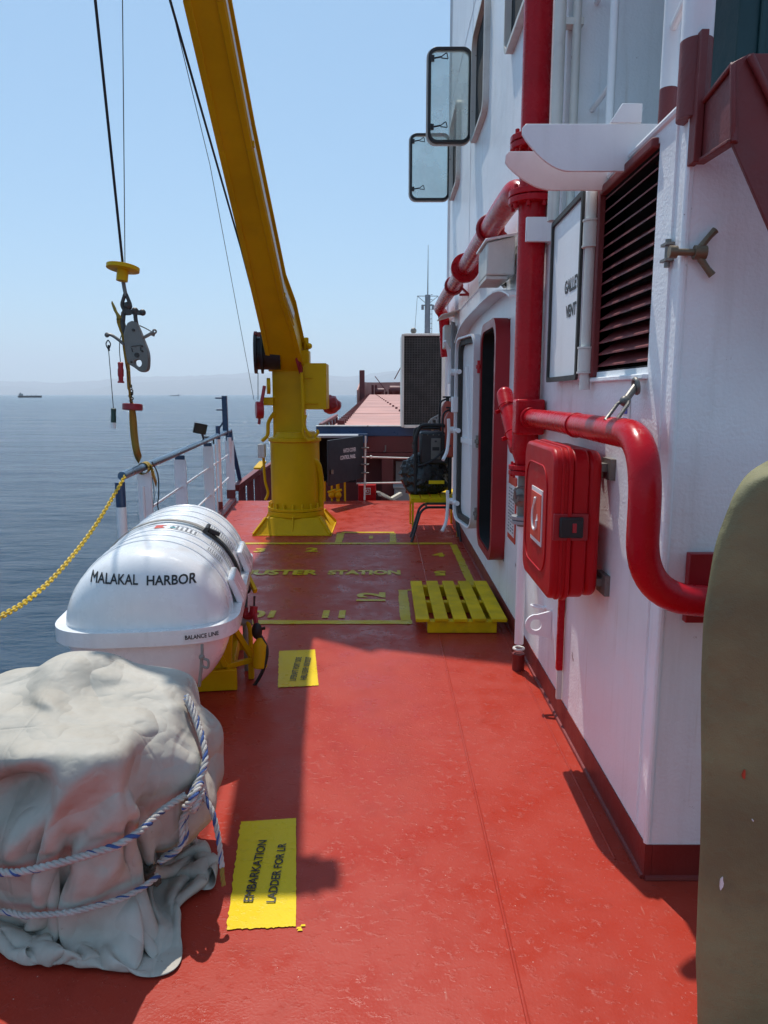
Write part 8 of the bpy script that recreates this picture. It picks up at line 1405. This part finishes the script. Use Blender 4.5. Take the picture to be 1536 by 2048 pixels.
228,-330,8,13,8,0,16,6,0,18,6,0,30,-10,0,46,-27,0,31,-13,0,27,-10,0,24,-8,0,4,9,0,-29,46,1,0,23,-1,-26,41,0,-37,50,0,-37,44,0,-25,32,11,-23,25,-11,-2,12,27,26,2,6,24,6,-13,27,1,-2,23,4,16,28,1,-7,-4,9,-27,-24,16,0,-23,15,0,-23,15,2,1,-3,28,-18,3,21,-28,-2,-7,-12,-6,-25,20,-5,-19,27,-5,0,28,-4,0,27,-3,0,28,-4,0,22,-1,16,13,0,25,27,-4,-3,3,-15,-26,-21,2,22,-6,23,14,-7,26,0,-8,26,0,-9,24,-12,6,5,-27,22,-15,-5,23,-16,-2,17,-14,19,-14,-9,22,-26,-5,-14,2,14,-26,17,22,-3,15,24,10,-5,13,24,-30,-6,-6,-18,1,-23,-27,-6,-5,-23,-5,14,-23,-12,-13,-26,-12,0,19,2,25,-8,-23,15,-11,-22,-13,-3,2,-28,-12,28,0,-11,24,0,-12,26,3,-2,23,18,-9,27,5,-10,27,0,-12,26,-2,-11,25,-3,-12,25,-5,-12,23,-10,-12,25,-6,-12,24,0,-13,25,0,
298,-366,8,17,9,0,17,14,0,8,24,0,-6,30,0,28,-10,0,25,-8,0,18,-6,0,19,-5,0,18,-6,0,-31,39,11,-26,40,-3,-12,27,-8,-32,40,0,-26,35,0,-18,29,10,-18,22,-10,-15,23,12,16,6,23,28,2,-4,24,2,-15,25,4,11,28,3,4,12,3,-26,-23,17,-5,-24,14,0,-23,14,3,-5,2,28,-24,3,13,-29,-1,-6,-13,-6,-25,24,-5,-13,27,-5,0,27,-4,0,28,-3,0,27,-4,0,18,-1,22,23,-2,17,21,-6,-16,-14,-15,-21,-23,-12,9,-17,4,23,-10,23,12,-7,26,-3,-6,21,-18,14,-5,-23,23,-15,-2,23,-16,0,22,-16,9,1,-11,27,-21,2,-22,16,19,-14,18,22,6,5,18,23,-22,6,13,-17,0,-27,-23,-5,-15,-27,-5,0,-18,-4,20,-28,-8,2,-15,-14,-22,23,13,12,0,-16,26,-10,-20,-18,-7,19,-20,-10,26,0,-11,25,0,-10,25,0,-10,25,6,-10,25,0,-11,25,0,-11,26,-1,-10,26,-2,-10,25,-2,-10,26,-1,-11,25,0,-12,25,0,-12,25,0,
367,-388,8,10,22,0,-1,34,0,-19,48,0,-31,51,0,9,5,5,22,-8,-5,18,-7,0,20,-9,0,22,-12,0,-5,13,12,-32,40,14,-9,24,-20,-20,30,-6,-19,30,0,-15,27,0,-15,24,0,-17,23,0,-5,17,23,28,4,9,21,2,-18,28,0,-2,26,7,12,27,-1,-7,-25,15,0,-20,16,-13,-24,14,2,-16,5,21,-26,3,7,-30,-1,-2,-11,-6,-25,26,-4,-7,27,-5,0,28,-4,0,27,-3,0,27,-4,1,17,-1,24,28,-3,9,6,-9,-25,-23,-15,-9,-23,-15,0,-21,-13,14,-16,7,22,-9,27,1,-1,15,-24,21,-14,-13,23,-15,0,22,-15,0,21,-16,7,13,-15,20,4,11,-27,21,20,1,6,18,23,-9,15,21,-29,3,-3,-2,0,-29,-24,-5,-13,-27,-6,1,-16,-2,23,-27,-9,3,-7,-9,-27,25,16,3,9,-4,29,-11,-10,-25,-6,27,-7,-10,26,0,-10,25,0,-11,25,0,-10,26,0,-11,25,0,-11,26,0,-10,25,0,-10,26,0,-10,25,0,-10,26,0,-11,26,0,-12,25,0,-13,25,0,
416,-385,8,-8,41,0,-23,51,0,-37,58,0,-43,52,0,-5,17,15,25,-10,-10,20,-9,-5,25,-13,0,24,-13,0,16,-6,9,-19,26,25,-15,28,-11,-8,22,-18,-14,28,-5,-13,27,0,-15,24,0,-16,24,0,-19,21,2,13,14,21,27,2,-8,24,-1,-13,27,-1,-2,30,3,0,-10,15,21,-24,16,-4,-23,15,-3,-28,8,5,-27,2,5,-30,1,2,-9,-6,-26,28,-5,0,27,-4,0,27,-4,0,27,-4,0,28,-3,1,16,-1,25,28,-5,-2,-12,-12,-24,-25,-15,0,-23,-15,0,-22,-18,0,-20,-16,14,-15,19,12,8,7,-26,23,-18,0,22,-15,0,24,-16,0,23,-16,0,25,-13,8,25,13,-8,10,19,19,-13,16,20,-12,14,19,-22,0,-17,8,-1,-27,-23,-5,-14,-27,-5,2,-13,-2,25,-27,-8,6,-1,-7,-28,24,13,-4,18,8,22,-4,16,-23,-8,27,0,-9,26,0,-11,26,0,-11,25,0,-11,26,0,-10,25,0,-11,26,0,-10,25,0,-11,26,0,-10,26,0,-10,26,0,-11,25,0,-12,26,0,-12,24,0,
)

# ---------------------------------------------------------------- forward: main deck, bulwark, hatch covers, foremast
b = MB(); b.prism([(-2.9, 11.2, -1.1), (9, 11.2, -1.1), (9, 82, -.6), (-2.6, 82, -.6)], (0, 0, -.3)); struct(b.build('main_deck', M['maroon'], smooth=False))
b = MB(); b.prism([(-2.92, 11.0, -1.1), (-2.72, 11.0, -1.1), (-2.6, 82, -.6), (-2.9, 82, -.6)], (0, 0, SEAZ+1.2)); struct(b.build('forward_hull', M['maroon'], smooth=False))
bw = thing('bulwark', 'low dark red bulwark rail with a yellow end running forward along the ship side', 'railing', (-2.4, 12, -1))
q0, q1, q2 = W(472, 976, Y=11.3), W(514, 944, Y=12.9), W(526, 930, Y=13.7)
b = MB(); b.bar(q0, q1, .10, .10); b.bar(q1+Vector((0, 0, -.02)), Vector((-2.5, 80, .35)), .08, .06); b.build('rail', M['darkred'], bw, bevel=.006)
b = MB(); b.bar(q1 + Vector((0, .02, .06)), q2 + Vector((0, 0, .06)), .13, .03); b.build('end_plate', M['yellow'], bw)
for k in range(14):
    y = 11.7 + k*.62; t = (y-11.3)/1.6; x = q0.x + (q1.x-q0.x)*min(1, t); b = MB(); b.bar((x, y, -1.0), (x, y, .18), .11, .05); b.build('stay', M['darkred'], bw)
# cross rail and bulkhead
cb = thing('coaming_bulkhead', 'dark red hatch coaming bulkhead with a dark blue top edge across the ship', 'bulkhead', (2, 12.6, -1))
CYB = 12.6
zt = W(768, 853, Y=CYB).z; zb2 = W(768, 870, Y=CYB).z
x0 = W(632, 860, Y=CYB).x
b = MB(); b.box(x0, 8, CYB, CYB+.12, zb2-.02, zt); b.box(x0, W(735, 860, Y=CYB-.2).x, CYB-.25, CYB-.001, zb2-.12, zb2+.03); b.build('top_beam', M['blue'], cb, bevel=.008)
b = MB(); b.box(x0, 8, CYB-.02, CYB+.14, zt, zt+.018); b.build('capping', M['white_old'], cb)
zs = W(768, 905, Y=CYB).z
b = MB(); b.box(x0+.3, 8, CYB+.02, CYB+.12, zs, zb2-.022); b.box(x0, 8, CYB+.5, CYB+.6, -1.1, zs+.02); b.box(x0, 8, CYB-.02, CYB+.5, zs-.07, zs-.005)
for u in (775, 905): x = W(u, 950, Y=CYB).x; b.box(x-.10, x+.10, CYB+.02, CYB+.5, -1.1, zs-.071)
b.build('plating', M['maroon'], cb, bevel=.005)
b = MB(); xa = W(804, 950, Y=CYB).x; b.box(xa-.10, xa+.42, CYB+.44, CYB+.5, W(768, 982, Y=CYB).z, W(768, 928, Y=CYB).z); b.build('louvre', M['grey'], cb)
b = MB(); x = W(771, 900, Y=CYB).x; b.tube(round_path([(x-.03, CYB-.03, zs+.02), (x, CYB-.05, zs+.02), (x, CYB-.05, zs+.13)], .02), .012, 8); x = W(826, 870, Y=CYB).x; b.ring((x, CYB-.02, zb2-.18), (1, .2, 0), .05, .010); b.build('lug', M['steel'], cb)
gr_ = thing('forward_rail', 'thin white pipe rail across the forward edge of the red deck', 'railing', (-.2, 11, 0))
b = MB(); b.cyl(W(729, 1000, Y=11.0), W(731, 872, Y=11.0), .014, n=12); b.build('post', M['white_old'], gr_)
for u0, v0, u1, v1 in ((724, 914, 822, 918), (713, 967, 822, 964)):
    b = MB(); b.cyl(W(u0, v0, Y=11.0), W(u1+60, v1, Y=11.0), .013, n=12); b.ball(W(u0+18, v0, Y=10.98), .025); b.build('bar', M['white_old'], gr_)
b = MB()
for v in (896, 929, 946): b.cyl(W(722, v, Y=10.98), W(738, v, Y=10.98), .010, n=8)
b.build('cleat', M['steel'], gr_)
# hatch cover control cabinet with open door
cc = thing('control_cabinet', 'dark grey hatch cover control cabinet with its lettered door swung open behind the crane', 'cabinet', (-.6, 11, 0))
b = MB(); c0, c1 = W(632, 876, Y=11.1), W(712, 965, Y=11.1)
b.box(c0.x, c1.x, 11.42, 11.45, c1.z, c0.z); b.box(c0.x, c0.x+.03, 11.1, 11.419, c1.z, c0.z); b.box(c0.x+.031, c1.x, 11.1, 11.419, c1.z, c1.z+.03); b.box(c1.x-.03, c1.x, 11.1, 11.419, c1.z+.031, c0.z)
b.build('cabinet_body', M['dark'], cc)
b = MB(); b.box(c0.x-.03, c1.x+.03, 11.06, 11.47, c0.z+.002, c0.z+.04); b.build('roof', M['grey'], cc, bevel=.004)
D0, D1 = W(727, 871, Y=11.05), W(657, 881, Y=10.25)
zA = W(727, 955, Y=11.05).z; zB = W(657, 973, Y=10.25).z
dd_ = (D0-D1); du = Vector((dd_.x, dd_.y, 0)).normalized(); dn = Vector((du.y, -du.x, 0)); dn = dn if dn.y < 0 else -dn; dwid = Vector((dd_.x, dd_.y, 0)).length
def dmap(x0_, z0_): return lambda a, e: Vector((D1.x, D1.y, 0)) + du*(x0_+a) + dn*.004 + Vector((0, 0, z0_+e))
b = MB(); b.prism([D0, D1, Vector((D1.x, D1.y, zB)), Vector((D0.x, D0.y, zA))], dn*-.03); dr_ = b.build('cabinet_door', M['charcoal'], cc, bevel=.006)
zc = W(696, 901, Y=10.6).z
b = MB(); b.text("HATCH COVER", dmap(dwid*.58, zc), .1, .003, width=dwid*.36, height=.06); b.build('lettering', M['inkw'], dr_, smooth=False); b = MB(); b.text("CONTROL PANEL", dmap(dwid*.53, zc-.10), .1, .003, width=dwid*.44, height=.06); b.build('lettering', M['inkw'], dr_, smooth=False)
b = MB(); b.cyl(dmap(.05, zc-.25)(0, 0)+dn*.02, dmap(.05, zc-.31)(0, 0)+dn*.02, .02); b.build('handle', M['steel'], dr_)
b = MB()
for u in (650, 664, 676, 690): q = W(u, 1000, Y=10.9); r_ = .022 if u != 676 else .04; b.cyl((q.x, 10.9, 0), (q.x, 10.9, c1.z+.04), r_*.7, n=12)
for u in (664, 676): q = W(u, 995, Y=10.88); b.ball((q.x, 10.88, .10), .055); b.cyl((q.x-.06, 10.86, .14), (q.x+.06, 10.86, .18), .02)
b.build('leg', M['yellow'], cc)
# items on the well deck
fb = thing('far_hose_box', 'flat red hose box with white symbol low behind the thin white rail', 'hose box', (-.4, 11.6, -1))
q0, q1 = W(716, 970, Y=11.7), W(752, 1000, Y=11.7); b = MB(); b.box(q0.x, q1.x, 11.7, 11.95, -1.05, q0.z); b.build('body', M['redbox'], fb, bevel=.01)
q0, q1 = W(729, 976, Y=11.69), W(741, 989, Y=11.69); b = MB(); b.ringprism([Vector((q0.x, 11.688, q0.z)), Vector((q1.x, 11.688, q0.z)), Vector((q1.x, 11.688, q1.z)), Vector((q0.x, 11.688, q1.z))], [Vector((q0.x+.01, 11.688, q0.z-.01)), Vector((q1.x-.01, 11.688, q0.z-.01)), Vector((q1.x-.01, 11.688, q1.z+.01)), Vector((q0.x+.01, 11.688, q1.z+.01))], (0, .01, 0)); b.ring(((q0.x+q1.x)/2, 11.69, (q0.z+q1.z)/2), (0, 1, 0), .022, .006); b.build('symbol', M['inkw'], fb)
t_ = thing('plank_stack', 'pale timber planks lying behind the thin white rail', 'planks', (0, 11.7, -1))
for k in range(3): b = MB(); q0, q1 = W(756+k*2, 984+k*3, Y=11.6), W(783+k*3, 998+k*2, Y=11.9); b.bar(q0, q1, .07, .03); b.build('plank', M['brush'], t_, bevel=.004)
b = MB(); q = W(790, 996, Y=11.8); b.bar(q + Vector((-.06, 0, -.02)), q + Vector((.10, .1, .06)), .08, .05); b.build('plank', M['brush'], t_)
gb = MB(); q0, q1 = W(789, 975, Y=12.2), W(830, 1005, Y=12.2); gb.box(q0.x, q1.x, 12.2, 12.6, -1.05, q0.z-.02); gbo = thing('grey_locker', 'low grey steel locker beyond the red deck edge by the yellow bench', 'locker', (q0.x, 12.2, -1)); gb.build('body', M['grey'], gbo, bevel=.01)
gb = MB(); gb.box(q0.x-.02, q1.x+.02, 12.18, 12.62, q0.z-.018, q0.z+.02); gb.build('lid', M['grey'], gbo, bevel=.006)
# hatch covers
HZ = 1.0; hy0, hy1 = 14.0, 74.0
hx0, hx1 = W(668, 853, Y=hy0).x, W(736, 788, Y=hy1).x
hc = thing('hatch_cover', 'long faded red steel hatch covers stretching forward to the bow', 'hatch cover', (2, 30, .5))
NP = 9
za_, zb_ = W(700, 851, Y=hy0).z, W(770, 789, Y=hy1).z
for k in range(NP):
    t0, t1 = k/NP, (k+1)/NP - .004
    ya, yb_ = hy0+(hy1-hy0)*t0, hy0+(hy1-hy0)*t1
    b = MB(); b.prism([(hx0+(hx1-hx0)*t0, ya, za_+(zb_-za_)*t0), (9, ya, za_+(zb_-za_)*t0), (9, yb_, za_+(zb_-za_)*t1), (hx0+(hx1-hx0)*t1, yb_, za_+(zb_-za_)*t1)], (0, 0, -1.2)); b.build('cover_panel', M['hatch'], hc, smooth=False)
for k in range(34):
    t = (k+.5)/34; t = t*t*.6+t*.4; x = hx0+(hx1-hx0)*t + .12; y = hy0+(hy1-hy0)*t; z = za_+(zb_-za_)*t
    b = MB(); b.box(x-.07, x+.07, y-.09, y+.09, z, z+.09); b.build('cleat', M['maroon'], hc, smooth=False)
    if k % 2 == 0: b = MB(); b.box(x+1.5-.03*t*30, x+1.58-.03*t*30, y-.05, y+.05, z, z+.06); b.build('cleat', M['maroon'], hc, smooth=False)
fr2 = thing('forward_railing', 'short dark red railing beside the near edge of the hatch covers', 'railing', (-1.4, 14, 0))
b = MB(); r0, r1 = W(641, 850, Y=13.2), W(673, 831, Y=15.2); b.bar(r0, r1, .06, .05); b.build('rail', M['darkred'], fr2)
for k in range(6): q = r0.lerp(r1, k/5); b = MB(); b.bar(q, (q.x, q.y, -.2), .05, .05); b.build('post', M['darkred'], fr2)
# bow bulwark with gear
bo = thing('bow_bulwark', 'faded red bow bulwark with winches at the far end of the hatch covers', 'bulwark', (2, 78, 1))
b = MB()
pts = [(-2.6, 70), (-2.45, 74), (-1.9, 78), (-.6, 81), (1.5, 83), (5, 84), (9, 84)]
for (xa, ya), (xb, yb_) in zip(pts, pts[1:]):
    za2, zb3 = [1.6 + 1.25*min(1, max(0, (y-68)/6)) + .03*(x+2.6) for x, y in ((xa, ya), (xb, yb_))]
    b.prism([(xa, ya, .2), (xb, yb_, .2), (xb, yb_, zb3), (xa, ya, za2)], (.12, -.12, 0))
b.build('plating', M['hatch'], bo, smooth=False)
b = MB(); b.bar((-2.1, 70.5, .2), (-2.1, 70.5, 3.9), .5, .25); b.build('bulwark_end', M['maroon'], bo, bevel=.05)
b = MB()
for k in range(16): x = -1.2 + k*.36; y = 76 + random.uniform(-1, 2); b.box(x-.12, x+.12, y, y+.4, 1.0, 1.9 + random.uniform(-.2, .9)); 
b.cyl((.6, 76, 2.0), (2.2, 76, 2.0), .5); b.cyl((-.9, 77, 1.9), (0, 77, 1.9), .35)
b.tube([(1.1, 77, 3.2), (2.4, 75, 5.6)], .05, 6); b.tube([(-.9, 74, 3.4), (.2, 76, 2.0)], .04, 6)
b.build('winch', M['maroon'], bo)
mt = thing('foremast', 'slender pale grey foremast with crosstrees above the dark ventilator', 'mast', (4.2, 72, 0))
mx = W(855, 640, Y=72).x; mzt, mzb = W(855, 590, Y=72).z, 0
b = MB(); b.cyl((mx, 72, 0), (mx, 72, mzt), .33, .26, n=20); b.build('pole', M['grey'], mt)
b = MB(); b.cyl((mx, 72, mzt), (mx, 72, mzt+4.6), .06, .02, n=8); b.build('antenna', M['grey'], mt)
b = MB(); b.bar((mx-1.0, 72, mzt-.1), (mx+1.0, 72, mzt-.1), .06, .06); b.bar((mx-1.0, 72, mzt-.1), (mx, 72, mzt-.9), .05, .05); b.bar((mx+1.0, 72, mzt-.1), (mx, 72, mzt-.9), .05, .05); b.box(mx-.6, mx+.6, 71.8, 72.2, mzt-1.0, mzt-.92)
for s_ in (-.5, .5): b.box(mx+s_-.12, mx+s_+.12, 71.6, 71.8, mzt-1.4, mzt-1.0)
b.build('crosstree', M['grey'], mt)
b = MB(); b.bar((mx+.42, 72, 2), (mx+.42, 72, mzt-1), .05, .05)
for k in range(20): b.bar((mx+.28, 72, 2.5+k*.45), (mx+.46, 72, 2.5+k*.45), .05, .05)
b.build('ladder', M['grey'], mt)
b = MB(); b.tube([(mx-1.0, 72, mzt-.1), (mx-1.6, 72, 2)], .018, 5); b.tube([(mx+1.0, 72, mzt-.1), (mx+1.5, 72, 2)], .018, 5); b.build('stay', M['wire'], mt)
M['screen'] = mat('dark_grey_screen', (.055, .052, .052), .6, var=.3, vscale=8)
# big grilled ventilator standing at the hatch end
vt = thing('ventilator', 'tall dark mesh fronted ventilator box standing before the hatch covers', 'ventilator', (.7, 12.4, 0))
v0, v1 = W(806, 668, Y=12.2), W(889, 851, Y=12.2)
b = MB(); b.box(v0.x+.02, v1.x+.25, 12.26, 13.2, v1.z-.02, v0.z-.03); b.build('box', M['ventgrid'], vt)
b = MB(); b.box(v0.x-.02, v0.x+.019, 12.18, 13.2, v1.z-.03, v0.z); b.box(v0.x+.0195, v1.x+.25, 12.18, 13.2, v0.z-.029, v0.z+.01); b.box(v1.x-.06, v1.x, 12.18, 12.259, v1.z, v0.z-.03); b.box(v0.x+.02, v1.x+.25, 12.18, 12.259, v1.z-.04, v1.z+.01); b.build('frame', M['white_old'], vt, bevel=.005)
b = MB(); nx, nz = 14, 36
for k in range(1, nx): x = v0.x+.02 + (v1.x-v0.x-.08)*k/nx; b.box(x-.007, x+.007, 12.222, 12.230, v1.z+.01, v0.z-.03)
for k in range(1, nz): z = v1.z+.01+(v0.z-v1.z-.04)*k/nz; b.box(v0.x+.02, v1.x-.06, 12.231, 12.239, z-.006, z+.006)
b.build('mesh_screen', M['screen'], vt, smooth=False)
b = MB(); q = W(827, 662, Y=12.3); b.ball((q.x, 12.3, v0.z+.06), .05); b.cyl((q.x, 12.3, v0.z), (q.x, 12.3, v0.z+.03), .03); b.build('lamp', M['steel'], vt)

# ---------------------------------------------------------------- olive canvas covered fitting close on the right
ov = MB(); yo = 1.50
sil = [(1397, 2100), (1398, 2000), (1396, 1930), (1399, 1850), (1404, 1700), (1407, 1500), (1409, 1350), (1412, 1250), (1420, 1180), (1432, 1100), (1449, 1045), (1467, 1000), (1492, 965), (1522, 947), (1560, 940)]
P = smooth_path([W(u, v, Y=yo) for u, v in sil], 4)
L = []
for p in P:
    row = []; wdt = 1.42 - p.x; N = 26
    dep = .34
    for k in range(N+1):
        a_ = math.pi*k/N; ex = .55
        cx_, sx_ = math.cos(a_), math.sin(a_)
        x = p.x + wdt/2*(1 - math.copysign(abs(cx_)**.75, cx_)); y = yo - .05*max(0, sx_)**.7
        n1 = mnoise.fractal(Vector((x*3, p.z*1.2, 1)), 1, 2, 4)
        y += .018*n1 + .012*math.sin(x*9 + p.z*2.2); zz = p.z + (1.72 - p.z)*0 + (.10*min(1, max(0, (p.z-.9)/.6)))*(1 - abs(cx_))
        row.append(ov.bm.verts.new((x, y, zz)))
    for k in range(N+1):
        q = row[N-k].co; row.append(ov.bm.verts.new((q.x + .045*(k/N), yo + .05 + .10*abs(math.sin(math.pi*k/N))**.5 + .01*mnoise.noise(q*3), q.z)))
    L.append(row)
for A, B in zip(L, L[1:]):
    n = len(A)
    for k in range(n): ov.face([A[k], A[(k+1) % n], B[(k+1) % n], B[k]])
ov.face(L[-1]); 
cover_points = [v.co.copy() for r_ in L for v in r_[:27]]
o = ov.build('canvas_cover', M['olive'], None, angle=50); tag(o, 'tall olive canvas cover over an upright fitting at the right edge of the deck', 'cover')
def on_cover(u, v):
    q = W(u, v, Y=1.46); return min(cover_points, key=lambda c: (c.x-q.x)**2 + (c.z-q.z)**2)
for u, v, r_, mm, k in ((1442, 1765, .007, 'signw', 2.2), (1487, 1548, .0055, 'exting', 2.0), (1502, 1430, .002, 'signw', 1), (1428, 1470, .002, 'signw', 1), (1436, 1330, .0025, 'signw', 1), (1468, 1700, .002, 'signw', 1), (1416, 1675, .003, 'exting', 1.3), (1505, 1640, .002, 'signw', 1)):
    q = on_cover(u, v); q = Vector((W(u, v, Y=q.y).x, q.y-.004, W(u, v, Y=q.y).z))
    b = MB(); b.prism([(q.x + r_*.6*math.cos(a)*random.uniform(.7, 1.2), q.y, q.z + r_*k*math.sin(a)*random.uniform(.8, 1.2)) for a in [i*math.pi/5 for i in range(10)]], (0, .006, 0)); b.build('paint_splash', M[mm], o, smooth=False)
# ---------------------------------------------------------------- tarpaulin covered winch in the near left corner
if TARP:
    n = TARP_N
    co = [(TARP[i]/1000, TARP[i+1]/1000, TARP[i+2]/1000) for i in range(0, len(TARP), 3)]
    # stored as differences down each column
    vs = []
    for i, c in enumerate(co):
        vs.append(c if i % n == 0 else tuple(a + e for a, e in zip(vs[-1], c)))
    TC = Vector((-1.03, 2.22, 0))
    b = MB(); bv = [b.bm.verts.new(Vector(c) + TC) for c in vs]
    for i in range(n-1):
        for j in range(n-1): b.face([bv[i*n+j], bv[i*n+j+1], bv[(i+1)*n+j+1], bv[(i+1)*n+j]])
    tp = b.build('tarpaulin', M['tarp'], None, angle=180, sub=2, solid=.004, norm=False)
    tag(tp, 'wrinkled pale grey tarpaulin tied over a winch in the near left corner', 'tarpaulin')
    TV = [Vector(c) + TC for c in vs]
    def twist_rope(path, r, name, parent, blue=True, pitch=.055, mats=None):
        """three strand laid rope along a path"""
        P = smooth_path(path, 6); acc = [0]
        for p, q in zip(P, P[1:]): acc.append(acc[-1] + (q-p).length)
        step = .006; nS = max(4, int(acc[-1]/step)); res = []; i = 0
        for k in range(nS+1):
            s_ = acc[-1]*k/nS
            while i < len(P)-2 and acc[i+1] < s_: i += 1
            t = (s_-acc[i])/max(1e-9, acc[i+1]-acc[i]); res.append((P[i].lerp(P[i+1], t), (P[i+1]-P[i]).normalized(), s_))
        a = None; fr3 = []
        for p, d, s_ in res:
            if a is None: a, _ = frame_to(d)
            a = a - d*a.dot(d); a.normalize(); fr3.append((p, a.copy(), d.cross(a).normalized(), s_))
        b = MB()
        for st in range(3):
            ph = st*2*math.pi/3
            pts = [p + (a*math.cos(2*math.pi*s_/pitch+ph) + c*math.sin(2*math.pi*s_/pitch+ph))*r*.52 for p, a, c, s_ in fr3]
            n0 = len(b.bm.faces)
            b.mi = 0; b.tube(pts, r*.56, 7)
            if blue and st == 0:
                b.bm.faces.ensure_lookup_table()
                nf = len(b.bm.faces) - n0
                for q in range(nf):
                    if (q % 7) in (0, 1, 2): b.bm.faces[n0+q].material_index = 1
        return b.build(name, mats or [M['ropew'], M['ropeb']], parent, angle=70)
    ctr = Vector((TC.x, TC.y, 0))
    def hull_r(ang, z, dz=.035, da=.09):
        best = .1
        for v in TV:
            if abs(v.z - z) < dz:
                dx, dy = v.x-ctr.x, v.y-ctr.y; a2 = math.atan2(dy, dx); d_ = (a2-ang+math.pi) % (2*math.pi) - math.pi
                if abs(d_) < da: best = max(best, math.hypot(dx, dy))
        return best
    def loop(z_of, a0, a1, N, r):
        out = []
        for k in range(N+1):
            a = R(a0+(a1-a0)*k/N); z = z_of(R(a0+(a1-a0)*k/N)); out.append((a, z, hull_r(a, z)))
        # keep the rope taut: no sharp dips
        rr = [q[2] for q in out]
        for _ in range(6): rr = [max(rr[i], (rr[max(i-1,0)]+rr[min(i+1,len(rr)-1)])/2) for i in range(len(rr))]
        return [Vector((ctr.x + (q+r)*math.cos(a), ctr.y + (q+r)*math.sin(a), z)) for (a, z, _), q in zip(out, rr)]
    ROPES = True
if TARP and ROPES:
    rp_ = thing('lashing_rope', 'white and blue laid rope tied round the grey tarpaulin with a large knot', 'rope', TC)
    zu = lambda a: .335 + .055*math.cos(a-R(15)) - .045*max(0, math.cos(a+R(135)))
    up = loop(zu, -205, -20, 46, .010)
    twist_rope(up, .0112, 'upper_turn', rp_)
    low = loop(lambda a: .150 + .02*math.cos(a), -200, -34, 40, .008)
    twist_rope(low, .0090, 'lower_turn', rp_)
    kn_ = up[-4] + Vector((.01, -.005, .0))
    top0 = None
    a0 = R(4)
    def wall_pt(a, z, r=.012): q = hull_r(a, z); return Vector((ctr.x+(q+r)*math.cos(a), ctr.y+(q+r)*math.sin(a), z))
    K = wall_pt(R(-19), .375, .02)
    for off in (-.016, .016):
        pts = [wall_pt(R(12+off*130), .60, .004), wall_pt(R(4+off*110), .53), wall_pt(R(-8+off*90), .45), K + Vector((.0, off*.6, .0))]
        twist_rope(pts, .0098, 'hanging_part', rp_)
    kb = [K + Vector((x, y, z)) for x, y, z in ((-.01, -.035, -.02), (.02, -.045, .015), (.03, -.01, .035), (.028, .035, .02), (.03, .03, -.02), (.015, -.02, -.035), (.028, -.04, -.005), (.036, .0, .012), (.02, .04, -.005), (.01, .02, -.04))]
    twist_rope(kb, .0108, 'knot', rp_)
    pts = [K + Vector((.015, .01, -.02)), wall_pt(R(-21), .30), wall_pt(R(-23), .22), wall_pt(R(-27), .165)]
    twist_rope(pts, .0098, 'hanging_part', rp_)
    twist_rope([p + Vector((.004, .024, 0)) for p in pts], .0098, 'hanging_part', rp_)
    e = K + Vector((.02, .03, .0))
    twist_rope([e, e + Vector((.045, -.03, -.045)), e + Vector((.07, -.06, -.12)), e + Vector((.085, -.09, -.20))], .0085, 'loose_end', rp_)
    twist_rope([e + Vector((.085, -.09, -.20)), e + Vector((.088, -.10, -.225)), e + Vector((.092, -.105, -.25))], .007, 'frayed_tip', rp_, mats=[M['strap'], M['strap']])
    q = wall_pt(R(-32), .135, .005)
    kb = [q + Vector((random.uniform(-.03, .03), random.uniform(-.035, .02), random.uniform(-.025, .035))) for _ in range(14)]
    twist_rope(kb, .010, 'brown_knot', rp_, blue=False, mats=[M['roped'], M['roped']])
